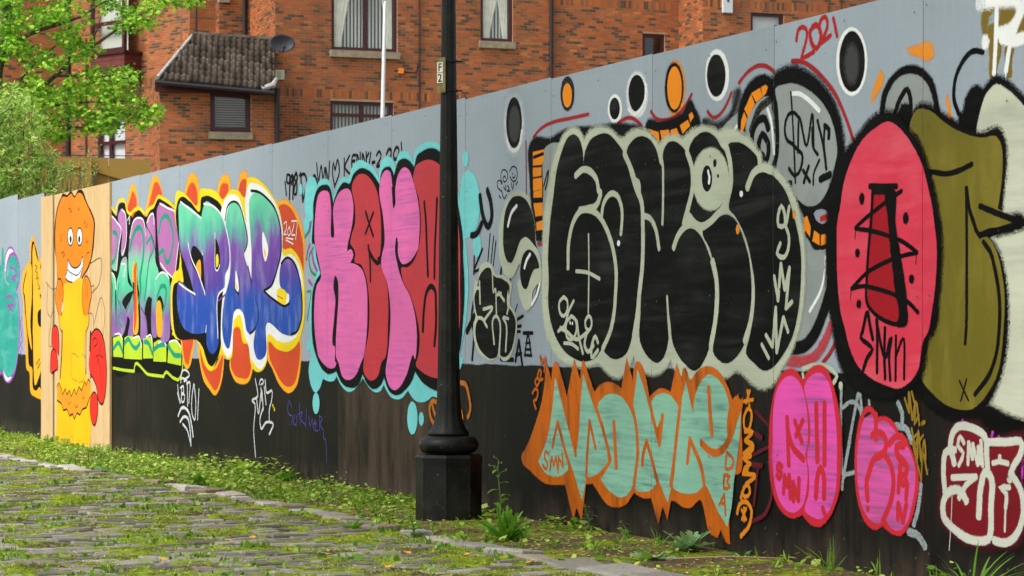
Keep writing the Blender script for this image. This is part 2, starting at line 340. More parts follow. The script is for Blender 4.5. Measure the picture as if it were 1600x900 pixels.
GRAFFITI = [
('painted_figure', 'cartoon figure with orange shaggy head, toothy grin and yellow robe', True, """
F black 3 1|-4059,2393 -4006,2424 -3822,2405 -3641,2433 -3513,2380 -3371,2426 -3171,2402 -3063,2321 -2989,2269 -2820,2176 -2724,2088 -2747,1957 -2771,1862 -2829,1780 -2955,1676 -3186,1585 -3311,1514 -3513,1432 -3641,1459 -3796,1442 -4032,1479 -4192,1583 -4246,1762 -4343,1956 -4332,2109 -4273,2246 -4165,2342
F orangeplain 3 2|-4032,2386! -3969,2397 -3822,2380! -3718,2400 -3641,2412! -3564,2375 -3503,2357! -3421,2390 -3351,2400! -3211,2378 -3112,2318 -3023,2265 -2868,2173 -2771,2090 -2795,1959 -2820,1876 -2868,1782 -3014,1677 -3211,1598 -3311,1551 -3411,1455 -3513,1441 -3641,1486! -3796,1452 -3927,1467 -4059,1530 -4181,1608 -4235,1762 -4300,1955 -4289,2107 -4235,2244 -4128,2334
F black 1 3|-3677,2086 -3629,2077 -3589,2055 -3563,2024 -3554,1989 -3563,1954 -3589,1926 -3629,1907 -3677,1902 -3724,1911 -3765,1932 -3792,1963 -3801,1999 -3792,2034 -3765,2062 -3724,2081
F white 2 4|-3677,2071 -3639,2063 -3608,2045 -3586,2020 -3579,1990 -3586,1961 -3608,1937 -3639,1921 -3677,1917 -3714,1924 -3746,1942 -3768,1968 -3775,1998 -3768,2027 -3746,2051 -3714,2067
F black 1 5|-3666,2001 -3650,1998 -3637,1990 -3628,1979 -3625,1967 -3628,1955 -3637,1945 -3650,1938 -3666,1936 -3682,1939 -3696,1947 -3705,1958 -3708,1970 -3705,1982 -3696,1993 -3682,1999
F black 1 3|-3311,2070 -3265,2061 -3226,2040 -3200,2010 -3191,1975 -3200,1941 -3226,1912 -3265,1894 -3311,1889 -3357,1897 -3396,1919 -3422,1949 -3432,1984 -3422,2019 -3396,2047 -3357,2065
F white 2 4|-3311,2055 -3274,2048 -3244,2030 -3223,2005 -3216,1976 -3223,1947 -3244,1923 -3274,1908 -3311,1904 -3347,1911 -3378,1928 -3399,1954 -3406,1983 -3399,2012 -3378,2036 -3347,2051
F black 1 5|-3321,1987 -3305,1984 -3292,1977 -3284,1966 -3281,1954 -3284,1942 -3292,1932 -3305,1925 -3321,1924 -3336,1927 -3349,1934 -3358,1945 -3361,1957 -3358,1969 -3349,1979 -3336,1985
F white 2 3|-3780,1780 -3677,1723 -3411,1688 -3261,1727 -3186,1777 -3171,1718 -3261,1611 -3462,1542 -3641,1552 -3796,1574 -3890,1608 -3811,1662
S black 1 4 14|-3780,1780 -3677,1723 -3411,1688 -3261,1727 -3186,1786 -3171,1718 -3261,1611 -3462,1542 -3641,1552 -3796,1574 -3890,1608 -3811,1662 -3780,1780
S black 1 5 10|-3796,1677 -3615,1638 -3361,1620 -3201,1683
S black 1 6 7|-3718,1660 -3739,1573
S black 1 6 7|-3615,1638 -3625,1558
S black 1 6 7|-3487,1626 -3487,1549
S black 1 6 7|-3361,1623 -3351,1576
S black 1 6 7|-3261,1654 -3251,1617
S black 1 3 10|-3744,2258 -3692,2274 -3666,2227 -3605,2257
S black 1 3 10|-3376,2258 -3346,2230 -3311,2259
S black 1 3 10|-3151,2092 -3087,2116 -3063,2057 -2984,2100
S black 1 3 10|-4096,2036 -4059,1969 -3990,2034
S black 1 3 10|-3063,1958 -3023,1911 -2984,1930
S black 1 3 10|-4043,1842 -3953,1854 -3969,1809 -3885,1842
S black 1 3 10|-3063,1779 -3014,1817 -2936,1816
F yellowplain 3 7|-4017,1068 -4094,1114 -4155,1251 -4040,1227 -3963,1295 -3941,1512 -3625,1542 -3187,1532 -3202,1427 -3173,1268 -3130,1232 -2974,1248 -2946,1161 -3059,1074 -3059,654 -2932,603 -2904,29 -2939,-38 -3332,-44 -4287,-24 -4233,198 -4217,528 -4117,640 -4040,895
S black 3 8 30|-4002,1077 -4032,841 -4094,622
S black 1 8 12|-3059,1074 -3059,671
S black 1 9 14|-4155,1251 -4094,1114 -4002,1063
S black 1 9 12|-2946,1239 -2946,1161 -3059,1065
F orangeplain 3 10|-4248,1335 -4295,1409 -4248,1509 -4171,1590 -4040,1578 -3971,1495 -3986,1368 -4040,1232 -4155,1242
F orangeplain 3 10|-3202,1427 -3173,1532 -3102,1592 -2974,1580 -2869,1490 -2855,1421 -2925,1317 -2974,1243 -3116,1232 -3187,1303
S black 1 11 14|-4155,1246 -4248,1335 -4303,1409 -4248,1509 -4171,1590 -4040,1578 -3971,1495 -3986,1368 -4032,1237
S black 1 12 8|-4140,1571 -4124,1406
S black 1 12 8|-4047,1551 -4063,1405
S black 1 11 14|-3130,1232 -3187,1303 -3209,1427 -3173,1532 -3102,1592 -2974,1580 -2869,1490 -2848,1421 -2925,1317 -2960,1243
S black 1 12 8|-3080,1565 -3087,1407
S black 1 12 8|-2988,1554 -3002,1406
F white 1 12|-4040,1268 -4002,1314 -3979,1368 -3979,1295
F orange4 3 9|-4233,528! -4155,566 -4040,510! -4002,456! -3887,516! -3812,460! -3699,505! -3640,445! -3514,523! -3441,467! -3332,544! -3223,511! -3116,600! -3045,566! -2974,623! -2918,603 -2925,447 -3045,353! -3187,335! -3295,276! -3404,294! -3514,230! -3588,280! -3699,255! -3812,319! -3963,302! -4040,368! -4194,391!
S black 1 10 14|-4233,528 -4155,566 -4040,510! -4002,456! -3887,516! -3812,460! -3699,505! -3640,445! -3514,523! -3441,467! -3332,544! -3223,511! -3116,600! -3045,566! -2974,623! -2918,603
S black 1 11 16|-2904,456 -3045,353! -3187,335! -3295,276! -3404,294! -3514,230! -3588,280! -3699,255! -3812,319! -3963,302! -4040,368! -4217,396!
S black 1 12 8|-3789,401 -3737,366 -3662,398
S black 1 12 8|-3514,380 -3441,343 -3368,366
S black 1 12 8|-3202,467 -3173,432 -3116,456
F redplain 3 10|-4429,1097 -4311,1137 -4194,1105 -4140,968 -4155,836 -4248,876 -4350,913 -4452,946
F redplain 3 11|-4484,872 -4389,903 -4248,858 -4194,712 -4311,692 -4468,659 -4508,783
F redplain 3 12|-2869,1039 -2695,1093 -2524,1072 -2389,987 -2322,851 -2289,681 -2342,493 -2436,403 -2592,437 -2661,556 -2765,623 -2904,673 -2946,760 -2904,899
F redplain 3 13|-2869,465 -2765,505 -2640,470 -2620,316 -2730,195 -2848,240 -2904,343
S black 1 12 14|-4452,946 -4429,1097 -4311,1137 -4194,1105 -4140,968 -4155,836
S black 1 13 14|-4508,671 -4500,801 -4389,903 -4248,858 -4194,712 -4311,688 -4468,659
S black 1 14 16|-2869,1039 -2695,1093 -2524,1072 -2389,987 -2322,851 -2289,681 -2342,493 -2436,403 -2592,437 -2661,556 -2765,623 -2904,673
S black 2 15 40|-2883,1065 -2904,899
S black 1 15 14|-2869,465 -2765,505 -2640,470 -2620,316 -2730,195 -2848,240 -2904,343 -2869,465
S black 1 15 8|-2799,986 -2695,1012 -2627,969 -2751,926
S black 1 15 8|-2592,815 -2504,695 -2490,559
S black 1 15 8|-2869,656 -2904,630 -2820,674
S black 1 16 8|-2695,831 -2592,849 -2627,763
S black 1 15 8|-2490,952 -2558,866 -2423,833
S pencil 1 16 6|-2939,1248 -2799,1226 -2751,1073
S pencil 1 17 6|-2765,1134 -2457,1380 -2356,1259 -2423,1029
S pencil 1 12 6|-2941,1712 -2463,1704 -2534,1546 -2820,1432
S pencil 1 13 6|-2868,1493 -2747,1497 -2795,1432
S pencil 1 12 6|-4712,1582 -4409,1499 -4235,1508
S pencil 1 13 6|-4628,1563 -4628,1266 -4484,1212 -4588,949 -4389,922
S pencil 1 14 6|-4484,1212 -4374,1318
S pencil 1 11 5|-3404,596 -3625,646 -3625,843 -3332,827
S pencil 1 12 5|-3223,863 -3059,811 -3116,635 -3332,579"""),
('teal_throw_up', 'teal bubble lettering with purple outline at the far left of the hoarding', False, """
F teal 6 1|-7383,1869 -6983,1857 -6918,1771 -6866,2000 -6839,1999 -6723,1641 -6594,1583 -6404,1599 -6184,1520 -6108,1458 -6028,1280 -6037,986 -6171,730 -6470,598 -6748,604 -6870,663 -6983,642 -7271,638
F white 4 2|-6736,1753 -6697,1876 -6530,1975 -6341,1955 -6265,1904 -6435,1907 -6607,1846 -6697,1738
F teal 4 3|-6658,1653 -6658,1778 -6562,1858 -6404,1902 -6184,1874 -6030,1761 -6030,1639 -6184,1547 -6404,1593
S purple 6 4 30|-6184,1520 -6042,1626 -6018,1747 -6153,1873 -6341,1917 -6530,1882 -6646,1792 -6671,1654
S purple 5 5 22|-6723,1766 -6710,1877 -6518,1984 -6309,1953 -6228,1896
S purple 6 2 30|-6108,1468 -6028,1280 -6037,986 -6171,720 -6516,548 -6748,574 -6870,633 -7175,527
F white 4 3|-6813,654 -6720,615 -6562,583 -6406,599 -6535,555 -6720,575
S purple 8 6 18|-6499,1774 -6278,1754 -6153,1696 -6404,1661 -6216,1629
S purple 8 3 18|-6701,1448 -6424,1463 -6243,1381 -6608,1366 -6333,1303
S purple 6 3 16|-5904,1240 -5975,1123 -5869,1006 -6010,908 -5904,830
S purple 6 4 14|-5993,1202 -5887,1084 -5993,986 -5869,889"""),
('yellow_letter', 'yellow K graffiti with black outline and amber glow left of the plywood panel', False, """
F amber 14 5|-5908,1501 -5835,1688 -5654,1777 -5499,1839 -5517,1946 -5458,2037 -5370,2060 -5282,2004 -5137,1854 -5068,1787 -4966,1901 -4897,1918 -4895,1682 -4895,366 -5076,396 -5285,414 -5497,467 -5539,659 -5669,696 -5712,889 -5799,1181 -5869,1473
F black 4 6|-5847,1500 -5756,1659 -5576,1748 -5470,1812 -5458,1918 -5428,1996 -5358,2014 -5282,1965 -5166,1855 -5068,1734 -4994,1797 -4937,1861 -4897,1886 -4895,1644 -4895,404 -5076,513 -5243,472 -5386,508 -5411,699 -5557,736 -5625,986 -5755,1316 -5817,1472
L letter
F yellow2 3 7|-5810,1499 -5726,1645 -5470,1785 -5428,1466 -5497,1179 -5437,890 -5582,1025 -5712,1316 -5764,1471
F yellow2 3 7|-5381,1465 -5393,1915 -5358,1980 -5224,1857 -4994,1667 -4949,1470 -5076,1459 -4936,1344 -5176,1252 -5159,1176 -4903,1080 -4903,836 -5117,607 -5285,529 -5352,757 -5386,1082 -5369,1350
S black 2 8 18|-5386,1034 -5369,795
S black 2 8 14|-5417,1916 -5393,1703 -5381,1465
S black 2 8 10|-5282,1767 -5183,1737 -5265,1707 -5160,1671 -5224,1646
S black 2 9 10|-5241,1620 -5126,1631 -5166,1592 -5068,1525 -5137,1513
S black 4 8 8|-5243,739 -5076,797 -5159,702 -5034,760"""),
('black_letters', 'mauve and green letters with lime feet in black outline right of the plywood panel', False, """
F amber 16 1|-1693,2157 -1627,2245 -1519,2353 -1454,2372 -1360,2309 -1305,2182 -1283,2136
F redorange 10 2|-1649,2160 -1575,2219 -1463,2304 -1334,2184 -1360,2140 -1454,2077 -1519,2125
F amber 16 1|-1053,2091 -970,2199 -847,2358 -725,2405 -625,2355 -497,2195
F redorange 10 2|-949,2125 -847,2247 -745,2341 -605,2310 -525,2224 -665,2215 -786,2156
F black 5 3|-2209,2182 -2004,2125 -1959,2204 -1826,2226 -1693,2191 -1671,2133 -1584,2140 -1476,2078 -1369,2118 -1220,2128 -1073,2070 -1011,2062 -888,2111 -786,2123 -665,2191 -466,2170 -21,2042 36,1933 -2,1775 36,1625 -116,1501 -232,1482 -212,1074 -2,1020 92,967 111,840 81,734 -2,677 -466,686 -1411,714 -2140,741 -2181,1058 -2181,1526
S yellow 7 4 25|-2200,2205 -2049,2157 -1982,2229 -1848,2254 -1715,2226 -1662,2155 -1532,2114 -1433,2138 -1241,2148 -1082,2095
S yellow 7 4 23|-1040,2096 -888,2133 -786,2145 -645,2216 -466,2188 -59,2081
S lime 5 4 22|-2140,737 -1803,723 -1411,716! -1411,725 -949,694 -466,682! -458,691 -155,672 -2,667 73,712 111,840 103,967 -2,1020 -201,1047
L letter
F imk 3 5|-2195,2121 -2072,2071 -1866,1975 -1928,1867 -2027,1627 -2195,1655
F imk 3 6|-1973,2101 -1848,2176 -1715,2123 -1671,2030 -1693,1859 -1803,1748 -1848,1761 -1821,1956
S tealg 6 6 36|-2140,1980 -2004,1940 -2004,1824 -2095,1722 -2209,1690
F imk 3 5|-2195,1585 -2049,1546 -2072,1407 -2049,1174 -2049,1046 -2172,1023 -2172,1526
F imk 3 7|-1848,1703 -1671,1726 -1627,1514 -1454,1442 -1671,1400 -1826,1334 -1649,1217 -1781,1045 -2004,1046 -2018,1348 -2018,1511 -1937,1590
S tealg 6 8 29|-1937,1497 -1982,1382 -1848,1265 -1937,1173 -1826,1115
L letter
F imk 3 8|-1584,1570 -1606,1741 -1541,1921 -1433,2030 -1262,2068 -1115,2027 -1032,1901 -999,2022 -867,2083 -766,2056 -725,1867 -725,1669 -625,1568 -665,1426 -826,1352 -941,1371 -1040,1300 -1073,1256 -1011,1166 -991,1021 -1199,1010 -1199,1167 -1241,1393 -1305,1529 -1326,1665 -1390,1700 -1454,1578 -1433,1283 -1433,1033 -1627,1022 -1562,1170 -1693,1229 -1454,1442
S tealg 7 9 43|-1562,1797 -1454,1907 -1305,1980 -1178,1963 -1094,1837 -1115,1726 -1157,1637 -1220,1527 -1199,1448 -1262,1325
S tealg 6 10 29|-991,1833 -847,1872 -786,1781 -908,1697 -991,1544 -1032,1433 -1073,1345
F amber 3 10|-1454,1510 -1437,1668 -1377,1694 -1334,1642 -1326,1507 -1326,1044 -1403,1039 -1441,1509
F redorange 3 11|-1411,1509 -1403,1644 -1369,1666 -1351,1507 -1343,1169 -1386,1078
S black 2 11 9|-1073,2025 -929,1941 -786,1847 -713,1735
S black 2 12 9|-1671,1240 -1476,1397 -1411,1441
S black 2 11 9|-1199,1280 -991,1210 -847,1353
L letter
F mauve 3 9|-665,1952 -665,2117 -565,2155 -387,2124 -2,1977 -2,1881 -78,1628 -155,1524 -309,1560 -585,1643 -625,1776
S tealg 6 10 36|-617,1906 -537,2012 -426,2045 -232,1955 -170,1845 -232,1719 -329,1646 -426,1682 -466,1748 -597,1731
F imk 3 12|-725,1504 -585,1556 -426,1563 -309,1527 -270,1419 -270,1214 -290,1010 -565,1010 -505,1129 -466,1292 -565,1370 -665,1339 -657,1163 -665,1032 -806,1021 -847,1275 -786,1429 -705,1515
S tealg 6 13 32|-665,1361 -545,1446 -387,1421 -426,1292 -505,1206 -565,1075
F amber 3 14|-645,1327 -585,1326 -545,1021 -633,1021
S white 3 13 13|-585,2156 -387,2114 -2,1977 -2,1839 -78,1650 -135,1521 -309,1549 -565,1648
L letter_foot
F lime 4 8|-2140,1011! -1848,1034! -1803,988! -1803,838! -2127,842!
L letter_foot
F lime 4 11|-1759,827! -1737,1011! -1627,1028! -1241,1010! -1157,966! -1157,823!
L letter_foot
F lime 4 13|-1115,832! -1107,1005! -826,1021! -806,944! -806,837!
L letter_foot
F lime 4 5|-786,810! -778,966! -625,993! -426,977! -387,923! -387,809!
L letter_foot
F lime 4 5|-348,802! -309,975! -40,977! 73,935! 54,781!
L letter_highlight
S tealg 6 9 36|-2118,918 -1937,965 -1812,890
L letter_highlight
S tealg 6 12 36|-1737,965 -1606,999 -1476,943 -1347,920 -1199,977
L letter_highlight
S tealg 6 14 36|-1073,977 -949,966 -818,878
L letter_highlight
S tealg 6 6 36|-766,911 -625,944 -426,955
L letter_highlight
S tealg 6 6 36|-329,945 -155,870 43,861
L letter_highlight
S white 3 8 13|-2195,2129 -2027,2068 -1857,1980 -1937,1845 -2027,1621
L letter_highlight
S white 3 9 13|-1826,2163 -1715,2123 -1671,2007 -1706,1836 -1826,1754
L letter_highlight
S white 3 12 13|-1562,1899 -1454,2031 -1241,2065 -1094,2026 -1024,1901
L letter_highlight
S white 3 13 13|-1627,2062 -1562,2093 -1575,2025
L letter_highlight
S white 3 12 13|-991,2011 -888,2072 -786,2073 -766,1990
L letter_highlight
S white 3 9 13|-1848,1674 -1715,1665 -1759,1562
L letter_highlight
S white 3 14 13|-705,1515 -605,1554 -426,1560 -301,1511
L letter_highlight
S white 3 9 13|-2186,1608 -2095,1571 -2072,1535 -2036,1453
L letter_highlight
S white 3 9 13|-2072,1044 -1892,1043 -1812,1000
L letter_highlight
S white 3 13 13|-1433,1011 -1220,1005 -1165,932
L letter_highlight
S white 3 15 13|-1011,1019 -847,1021 -818,955
L letter_highlight
S white 3 7 13|-625,966 -466,983 -387,945
L letter_highlight
S white 3 7 13|-290,977 -78,983 54,935"""),
('spar_lettering', 'large SPAR lettering fading green to purple to blue with orange flames', False, """
F amber 16 1|148,2150 204,2263 296,2331 424,2344 533,2285 580,2179 569,2065
F redorange 10 2|204,2168 278,2248 388,2273 497,2215 522,2089 333,2140
F amber 16 1|1084,2100 1094,2201 1196,2270 1313,2278 1397,2233 1420,2132
F redorange 10 2|1128,2138 1162,2197 1280,2215 1364,2190 1347,2131 1230,2092
F amber 16 1|1604,2122 1642,2228 1739,2281 1835,2255 1860,2185 1835,2119 1771,2005
F redorange 10 2|1626,2130 1675,2196 1787,2214 1851,2176 1803,2111 1755,2006
F amber 14 1|2554,1989 2715,2008 2917,1947 3086,1829 3175,1679 3169,1543 3114,1426 2802,1600
F redorange 8 2|2599,1963 2715,1976 2888,1930 3030,1822 3128,1681 3147,1571 3128,1444 3002,1557 2888,1625 2686,1660 2657,1792
F amber 10 8|-232,1085 73,1030 450,978 388,884 333,799 241,757 148,787 92,882 36,1020
F redorange 6 9|-193,1074 73,1020 406,972 333,883 278,799 204,798 129,882 92,977
F amber 10 1|533,946 729,803 939,754 1240,888 1230,767 1162,646 1008,557 870,600 694,679 605,791
F redorange 6 2|605,926 729,793 922,743 1043,765 1219,857 1196,767 1128,655 1025,593 904,631 729,721 640,802
F amber 10 1|1413,849 1479,1097 1675,1106 1898,949 1983,804 1930,716 1675,659 1479,710 1397,799
F redorange 6 2|1430,849 1496,1067 1659,1076 1771,978 1889,939 1945,804 1882,721 1691,703 1512,731 1430,799
F amber 10 1|2330,969 3086,979 3080,814 3002,676 2831,613 2628,660 2451,780 2324,874
F redorange 6 2|2361,960 2569,932 2860,933 3063,970 3044,814 2945,684 2831,655 2657,689 2495,781 2376,874
F yellow 8 14|-124,2079 -86,2216 73,2218 222,2178 558,2102 594,2188 800,2197 1077,2151 1213,2093 1413,2152 1610,2141 1803,2081 1851,2215 1961,2220 2209,2164 2451,2056 2599,1954 2657,1867 2686,1660 2888,1648 3086,1546 3164,1425 3175,1315 3161,1134 3072,1006 2860,919 2569,927 2330,974 2315,831 2117,755 1945,802 1867,959 1739,978 1659,1091 1512,1082 1446,854 1347,843 1213,888 1077,846 939,752 729,803 587,947 -201,1082 -220,1461 -162,1545 -2,1584 36,1689
F black 5 15|-86,2077 -21,2154 73,2175 333,2119 615,2048 630,2129 729,2145 974,2116 1179,2045 1297,1949 1380,1785 1446,1544 1246,1349 1213,1199 1128,887 1043,826 922,784 835,804 676,936 -155,1100 -155,1449 -2,1488 73,1603 -2,1796
F yellow 3 16|-40,1521 43,1614 129,1474
F amber 3 16|497,1601 605,1640 623,1474
F white 5 16|1179,2009 1280,2090 1479,2119 1642,2080 1739,1987 1828,1875 1803,2081 1892,2174 2055,2169 2330,2091 2569,1955 2686,1809 2692,1613 2888,1607 3058,1519 3128,1417 3114,1317 3114,1152 3030,1043 2860,983 2599,983 2330,1021 2315,860 2178,775 2024,814 1930,862 1867,969 1803,1008 1675,1184 1512,1146 1446,889 1380,856 1280,888 1196,948 1179,1149 1246,1449
L letter
F spar 3 17|-2,2115 148,2110 665,1966! 665,1679! 370,1741 340,1690 623,1463 817,1213 757,1055! -2,1190 -59,1319 -40,1446 443,1363 333,1491 185,1621 36,1753 -2,1956
S white 3 18 14|43,2138 370,2049 676,1965! 676,1679
S white 3 19 14|267,1786 333,1690 587,1506 817,1213 764,1055
S white 3 20 14|-2,1465 185,1420 472,1363
L letter
F spar 3 20|676,2034 729,2086 974,2055 1213,1963 1347,1846 1413,1704 1380,1566 1280,1489 1280,1429 1094,1347 1094,1119 1111,978 1043,907 904,886 817,927 782,1152 729,1512
F black 2 21|1025,1799 1094,1756 1145,1663 1128,1563 1043,1545
F yellow 2 22|1053,1666 1094,1665 1111,1594 1063,1565
S white 2 23 10|1022,1840 1015,1718 1043,1545 1094,1542 1145,1583
S white 3 24 14|711,2087 974,2053 1246,1931 1364,1786 1413,1645 1364,1467 1330,1428 1094,1332 1094,1008
S purple2 3 25 14|1297,1348 1111,1301
L letter
F spar 3 26|1313,1928 1364,2015 1479,2059 1610,2033 1739,1928 1835,1787 1851,1709 1771,1663 1867,1533 1992,1375 2117,1171 2070,1094 1898,1041 1835,1066 1771,1174 1723,1209 1512,1206 1446,1028 1380,928 1280,958 1213,1068 1263,1299 1413,1495 1413,1744
F white 2 27|1561,1526 1626,1441 1636,1372 1561,1373 1551,1443
F yellow 2 28|1564,1437 1597,1412 1597,1380 1564,1383
S black 3 27 14|1287,1929 1330,2017 1496,2063 1642,2031 1771,1907 1851,1728 1787,1667
S black 3 27 14|1867,1552 1999,1375 2123,1171 2070,1094 1914,1038
S black 3 29 14|1545,1379 1636,1344
L letter
F spar 3 28|1945,2083 2055,2101 2300,2054 2510,1949 2628,1821 2628,1606 2569,1523 2451,1404 2255,1360 2391,1320 2510,1280 2715,1244 2831,1257 2845,1312 2744,1342 2628,1400 2643,1531 2773,1578 2945,1540 3058,1427 3100,1317 3100,1152 3030,1070 2917,1029 2715,1035 2300,1093 2300,893 2194,849 2070,863 2008,949 2055,1065 2132,1170 1961,1433 1961,1627
F white 2 29|2233,1800 2315,1730 2361,1671 2285,1577 2245,1618
F amber 2 30|2264,1675 2306,1635 2285,1603
F white 2 29|2255,1360 2480,1384 2613,1410 2657,1362 2773,1332 2845,1293 2817,1261 2744,1249 2569,1284 2391,1324
F yellow 2 30|2554,1334 2788,1306 2773,1276 2569,1300
S redorange 2 31 7|2569,1317 2701,1291
S black 3 32 16|2255,1358 2391,1315 2569,1270 2744,1239 2845,1256
S black 3 33 17|1945,2122 2086,2109 2330,2043 2540,1938 2643,1811 2643,1605 2569,1514 2451,1404 2255,1358
S black 3 34 16|2657,1549 2773,1587 2945,1550 3072,1427 3114,1317 3114,1152 3030,1061 2888,1030
L date
S white 2 29 9|2721,1836 2779,1850 2785,1805 2715,1761 2779,1759
S white 2 29 9|2854,1811 2808,1786 2819,1748 2871,1764 2854,1811
S white 2 29 9|2894,1847 2951,1844 2934,1799 2888,1753 2968,1747
S white 2 30 9|2951,1846 3013,1843 2985,1712
S white 2 30 9|2773,1733 2931,1716
S white 2 31 9|2768,1718 2931,1682"""),
('white_tag', 'looping white handstyle tag under the lime letter feet', False, """
S greywhite 4 15 14|54,664 81,718 241,736 304,710 185,672 58,661 51,640
S greywhite 4 16 12|-40,620 -10,541 54,473
S greywhite 4 17 10|-48,556 28,465
S greywhite 4 18 14|43,595 133,605 141,567 66,545 170,532 148,486 81,485 81,585
S greywhite 4 19 15|148,650 215,662 252,452
S greywhite 4 20 15|230,630 315,647 289,474
S greywhite 4 1 15|424,633 370,528 381,382 443,342 479,478 435,628
S greywhite 5 2 12|569,596 529,345
S greywhite 6 20 20|-21,360 54,420 185,431 296,390 370,298 413,205
S greywhite 5 21 19|36,314 148,359 278,337 333,234 351,130
S greywhite 5 22 15|111,298 241,252 340,148"""),
('white_tag', 'angular white handstyle tag with a long drip below the letter P', False, """
S greywhite 4 3 14|2039,699 2101,574 1961,533 2024,513 2002,311 2048,111
S greywhite 4 1 12|2135,657 2154,686 2215,696 2239,678 2172,657
S greywhite 4 4 15|2070,564 2117,440 2194,615 2233,472
S greywhite 4 3 15|2276,693 2306,605 2445,610 2427,543 2376,476 2376,395
S greywhite 4 5 14|2255,644 2300,512
S greywhite 4 5 14|2178,634 2197,538
S greywhite 4 6 17|2233,491 2154,384 2178,332 2300,379 2468,365 2376,294
L yellow_drip
F lemon 3 7|2451,518 2474,507 2465,490
F lemon 3 7|2486,498 2510,479 2492,465"""),
('violet_tag', 'thin violet scribbled tag with a drip on the black band', False, """
S indigo 3 1 9|2882,508 2837,555 2796,487 2831,451 2905,444 2888,378
S indigo 3 1 9|2959,454 2922,398 2987,383 3002,446
S indigo 3 1 9|3058,540 3075,392
S indigo 3 2 9|3024,456 3128,477 3086,440 3191,386
S indigo 3 3 9|3211,509 3197,370
S indigo 3 1 9|3257,454 3293,382 3334,438 3361,365
S indigo 3 2 9|3402,431 3356,393 3428,414 3383,358 3463,359
S indigo 3 1 9|3482,462 3496,360
S indigo 3 2 9|3490,460 3549,444 3501,407 3575,347 3562,320 3615,295 3628,242 3641,144"""),
('painted_dates', 'black handwritten 1998 dawn heart kenny 2001 on grey paint', False, """
S black 4 29 14|2744,2142 2773,2043
S black 4 30 16|2854,2181 2791,2190 2779,2144 2837,2127 2854,2181 2840,2011
S black 4 31 16|2917,2182 2865,2158 2888,2115 2922,2173 2917,2007
S black 4 32 16|3002,2191 2945,2162 3007,2108 2990,2040 2939,2047 2959,2101 3018,2157 2987,2196
L word
S black 5 29 16|3086,2185 3136,1977
S black 5 30 16|3066,2168 3191,2162 3224,2113 3186,2043 3141,1986
S black 6 1 19|3320,2116 3383,2148 3455,2072
S black 5 2 16|3428,2231 3469,2105 3522,2207 3562,2109 3597,2188
S black 5 3 16|3623,2098 3615,2187 3668,2104 3696,2224
L word
S black 5 1 16|3806,2157 3772,2212 3754,2156 3798,2048
S black 5 2 16|3816,2165 3857,2226 3893,2151 3795,2042
L word
S black 5 1 16|3990,2225 3990,2109
S black 5 2 16|4095,2238 4005,2170 4120,2102
S black 5 3 16|4220,2232 4153,2231 4140,2153 4202,2157
S black 5 4 16|4145,2194 4200,2196
S black 5 4 16|4239,2179 4239,2236 4301,2168 4301,2243
S black 5 1 16|4342,2181 4342,2235 4410,2152 4415,2238
S black 5 2 16|4422,2198 4463,2229
S black 5 3 16|4501,2229 4470,2155
L word
S black 5 4 19|4525,2160 4577,2162
L digit
S black 5 1 16|4606,2202 4653,2227 4690,2199 4606,2129 4700,2137
L digit
S black 8 1 17|4788,2198 4834,2228 4875,2212 4857,2168 4793,2168
L digit
S black 6 1 17|4926,2205 4971,2232 5012,2211 4982,2162 4926,2157 4914,2193
L digit
S black 5 1 16|5050,2253 5061,2197"""),
('faint_tag', 'faint teal and purple scribble beside the pink lettering', False, """
S tealg 5 1 18|3361,1645 3266,1576 3293,1494 3428,1437
S purple 5 2 20|3211,1560 3238,1623 3285,1666
S purple 5 2 22|3320,1620 3361,1537 3442,1472
S purple 5 2 18|3257,1414 3334,1376
S tealg 5 1 14|3224,1333 3293,1336 3224,1133
S tealg 5 15 16|3183,1724 3266,1766 3307,1801
S purple 5 16 16|3266,1757 3320,1818"""),
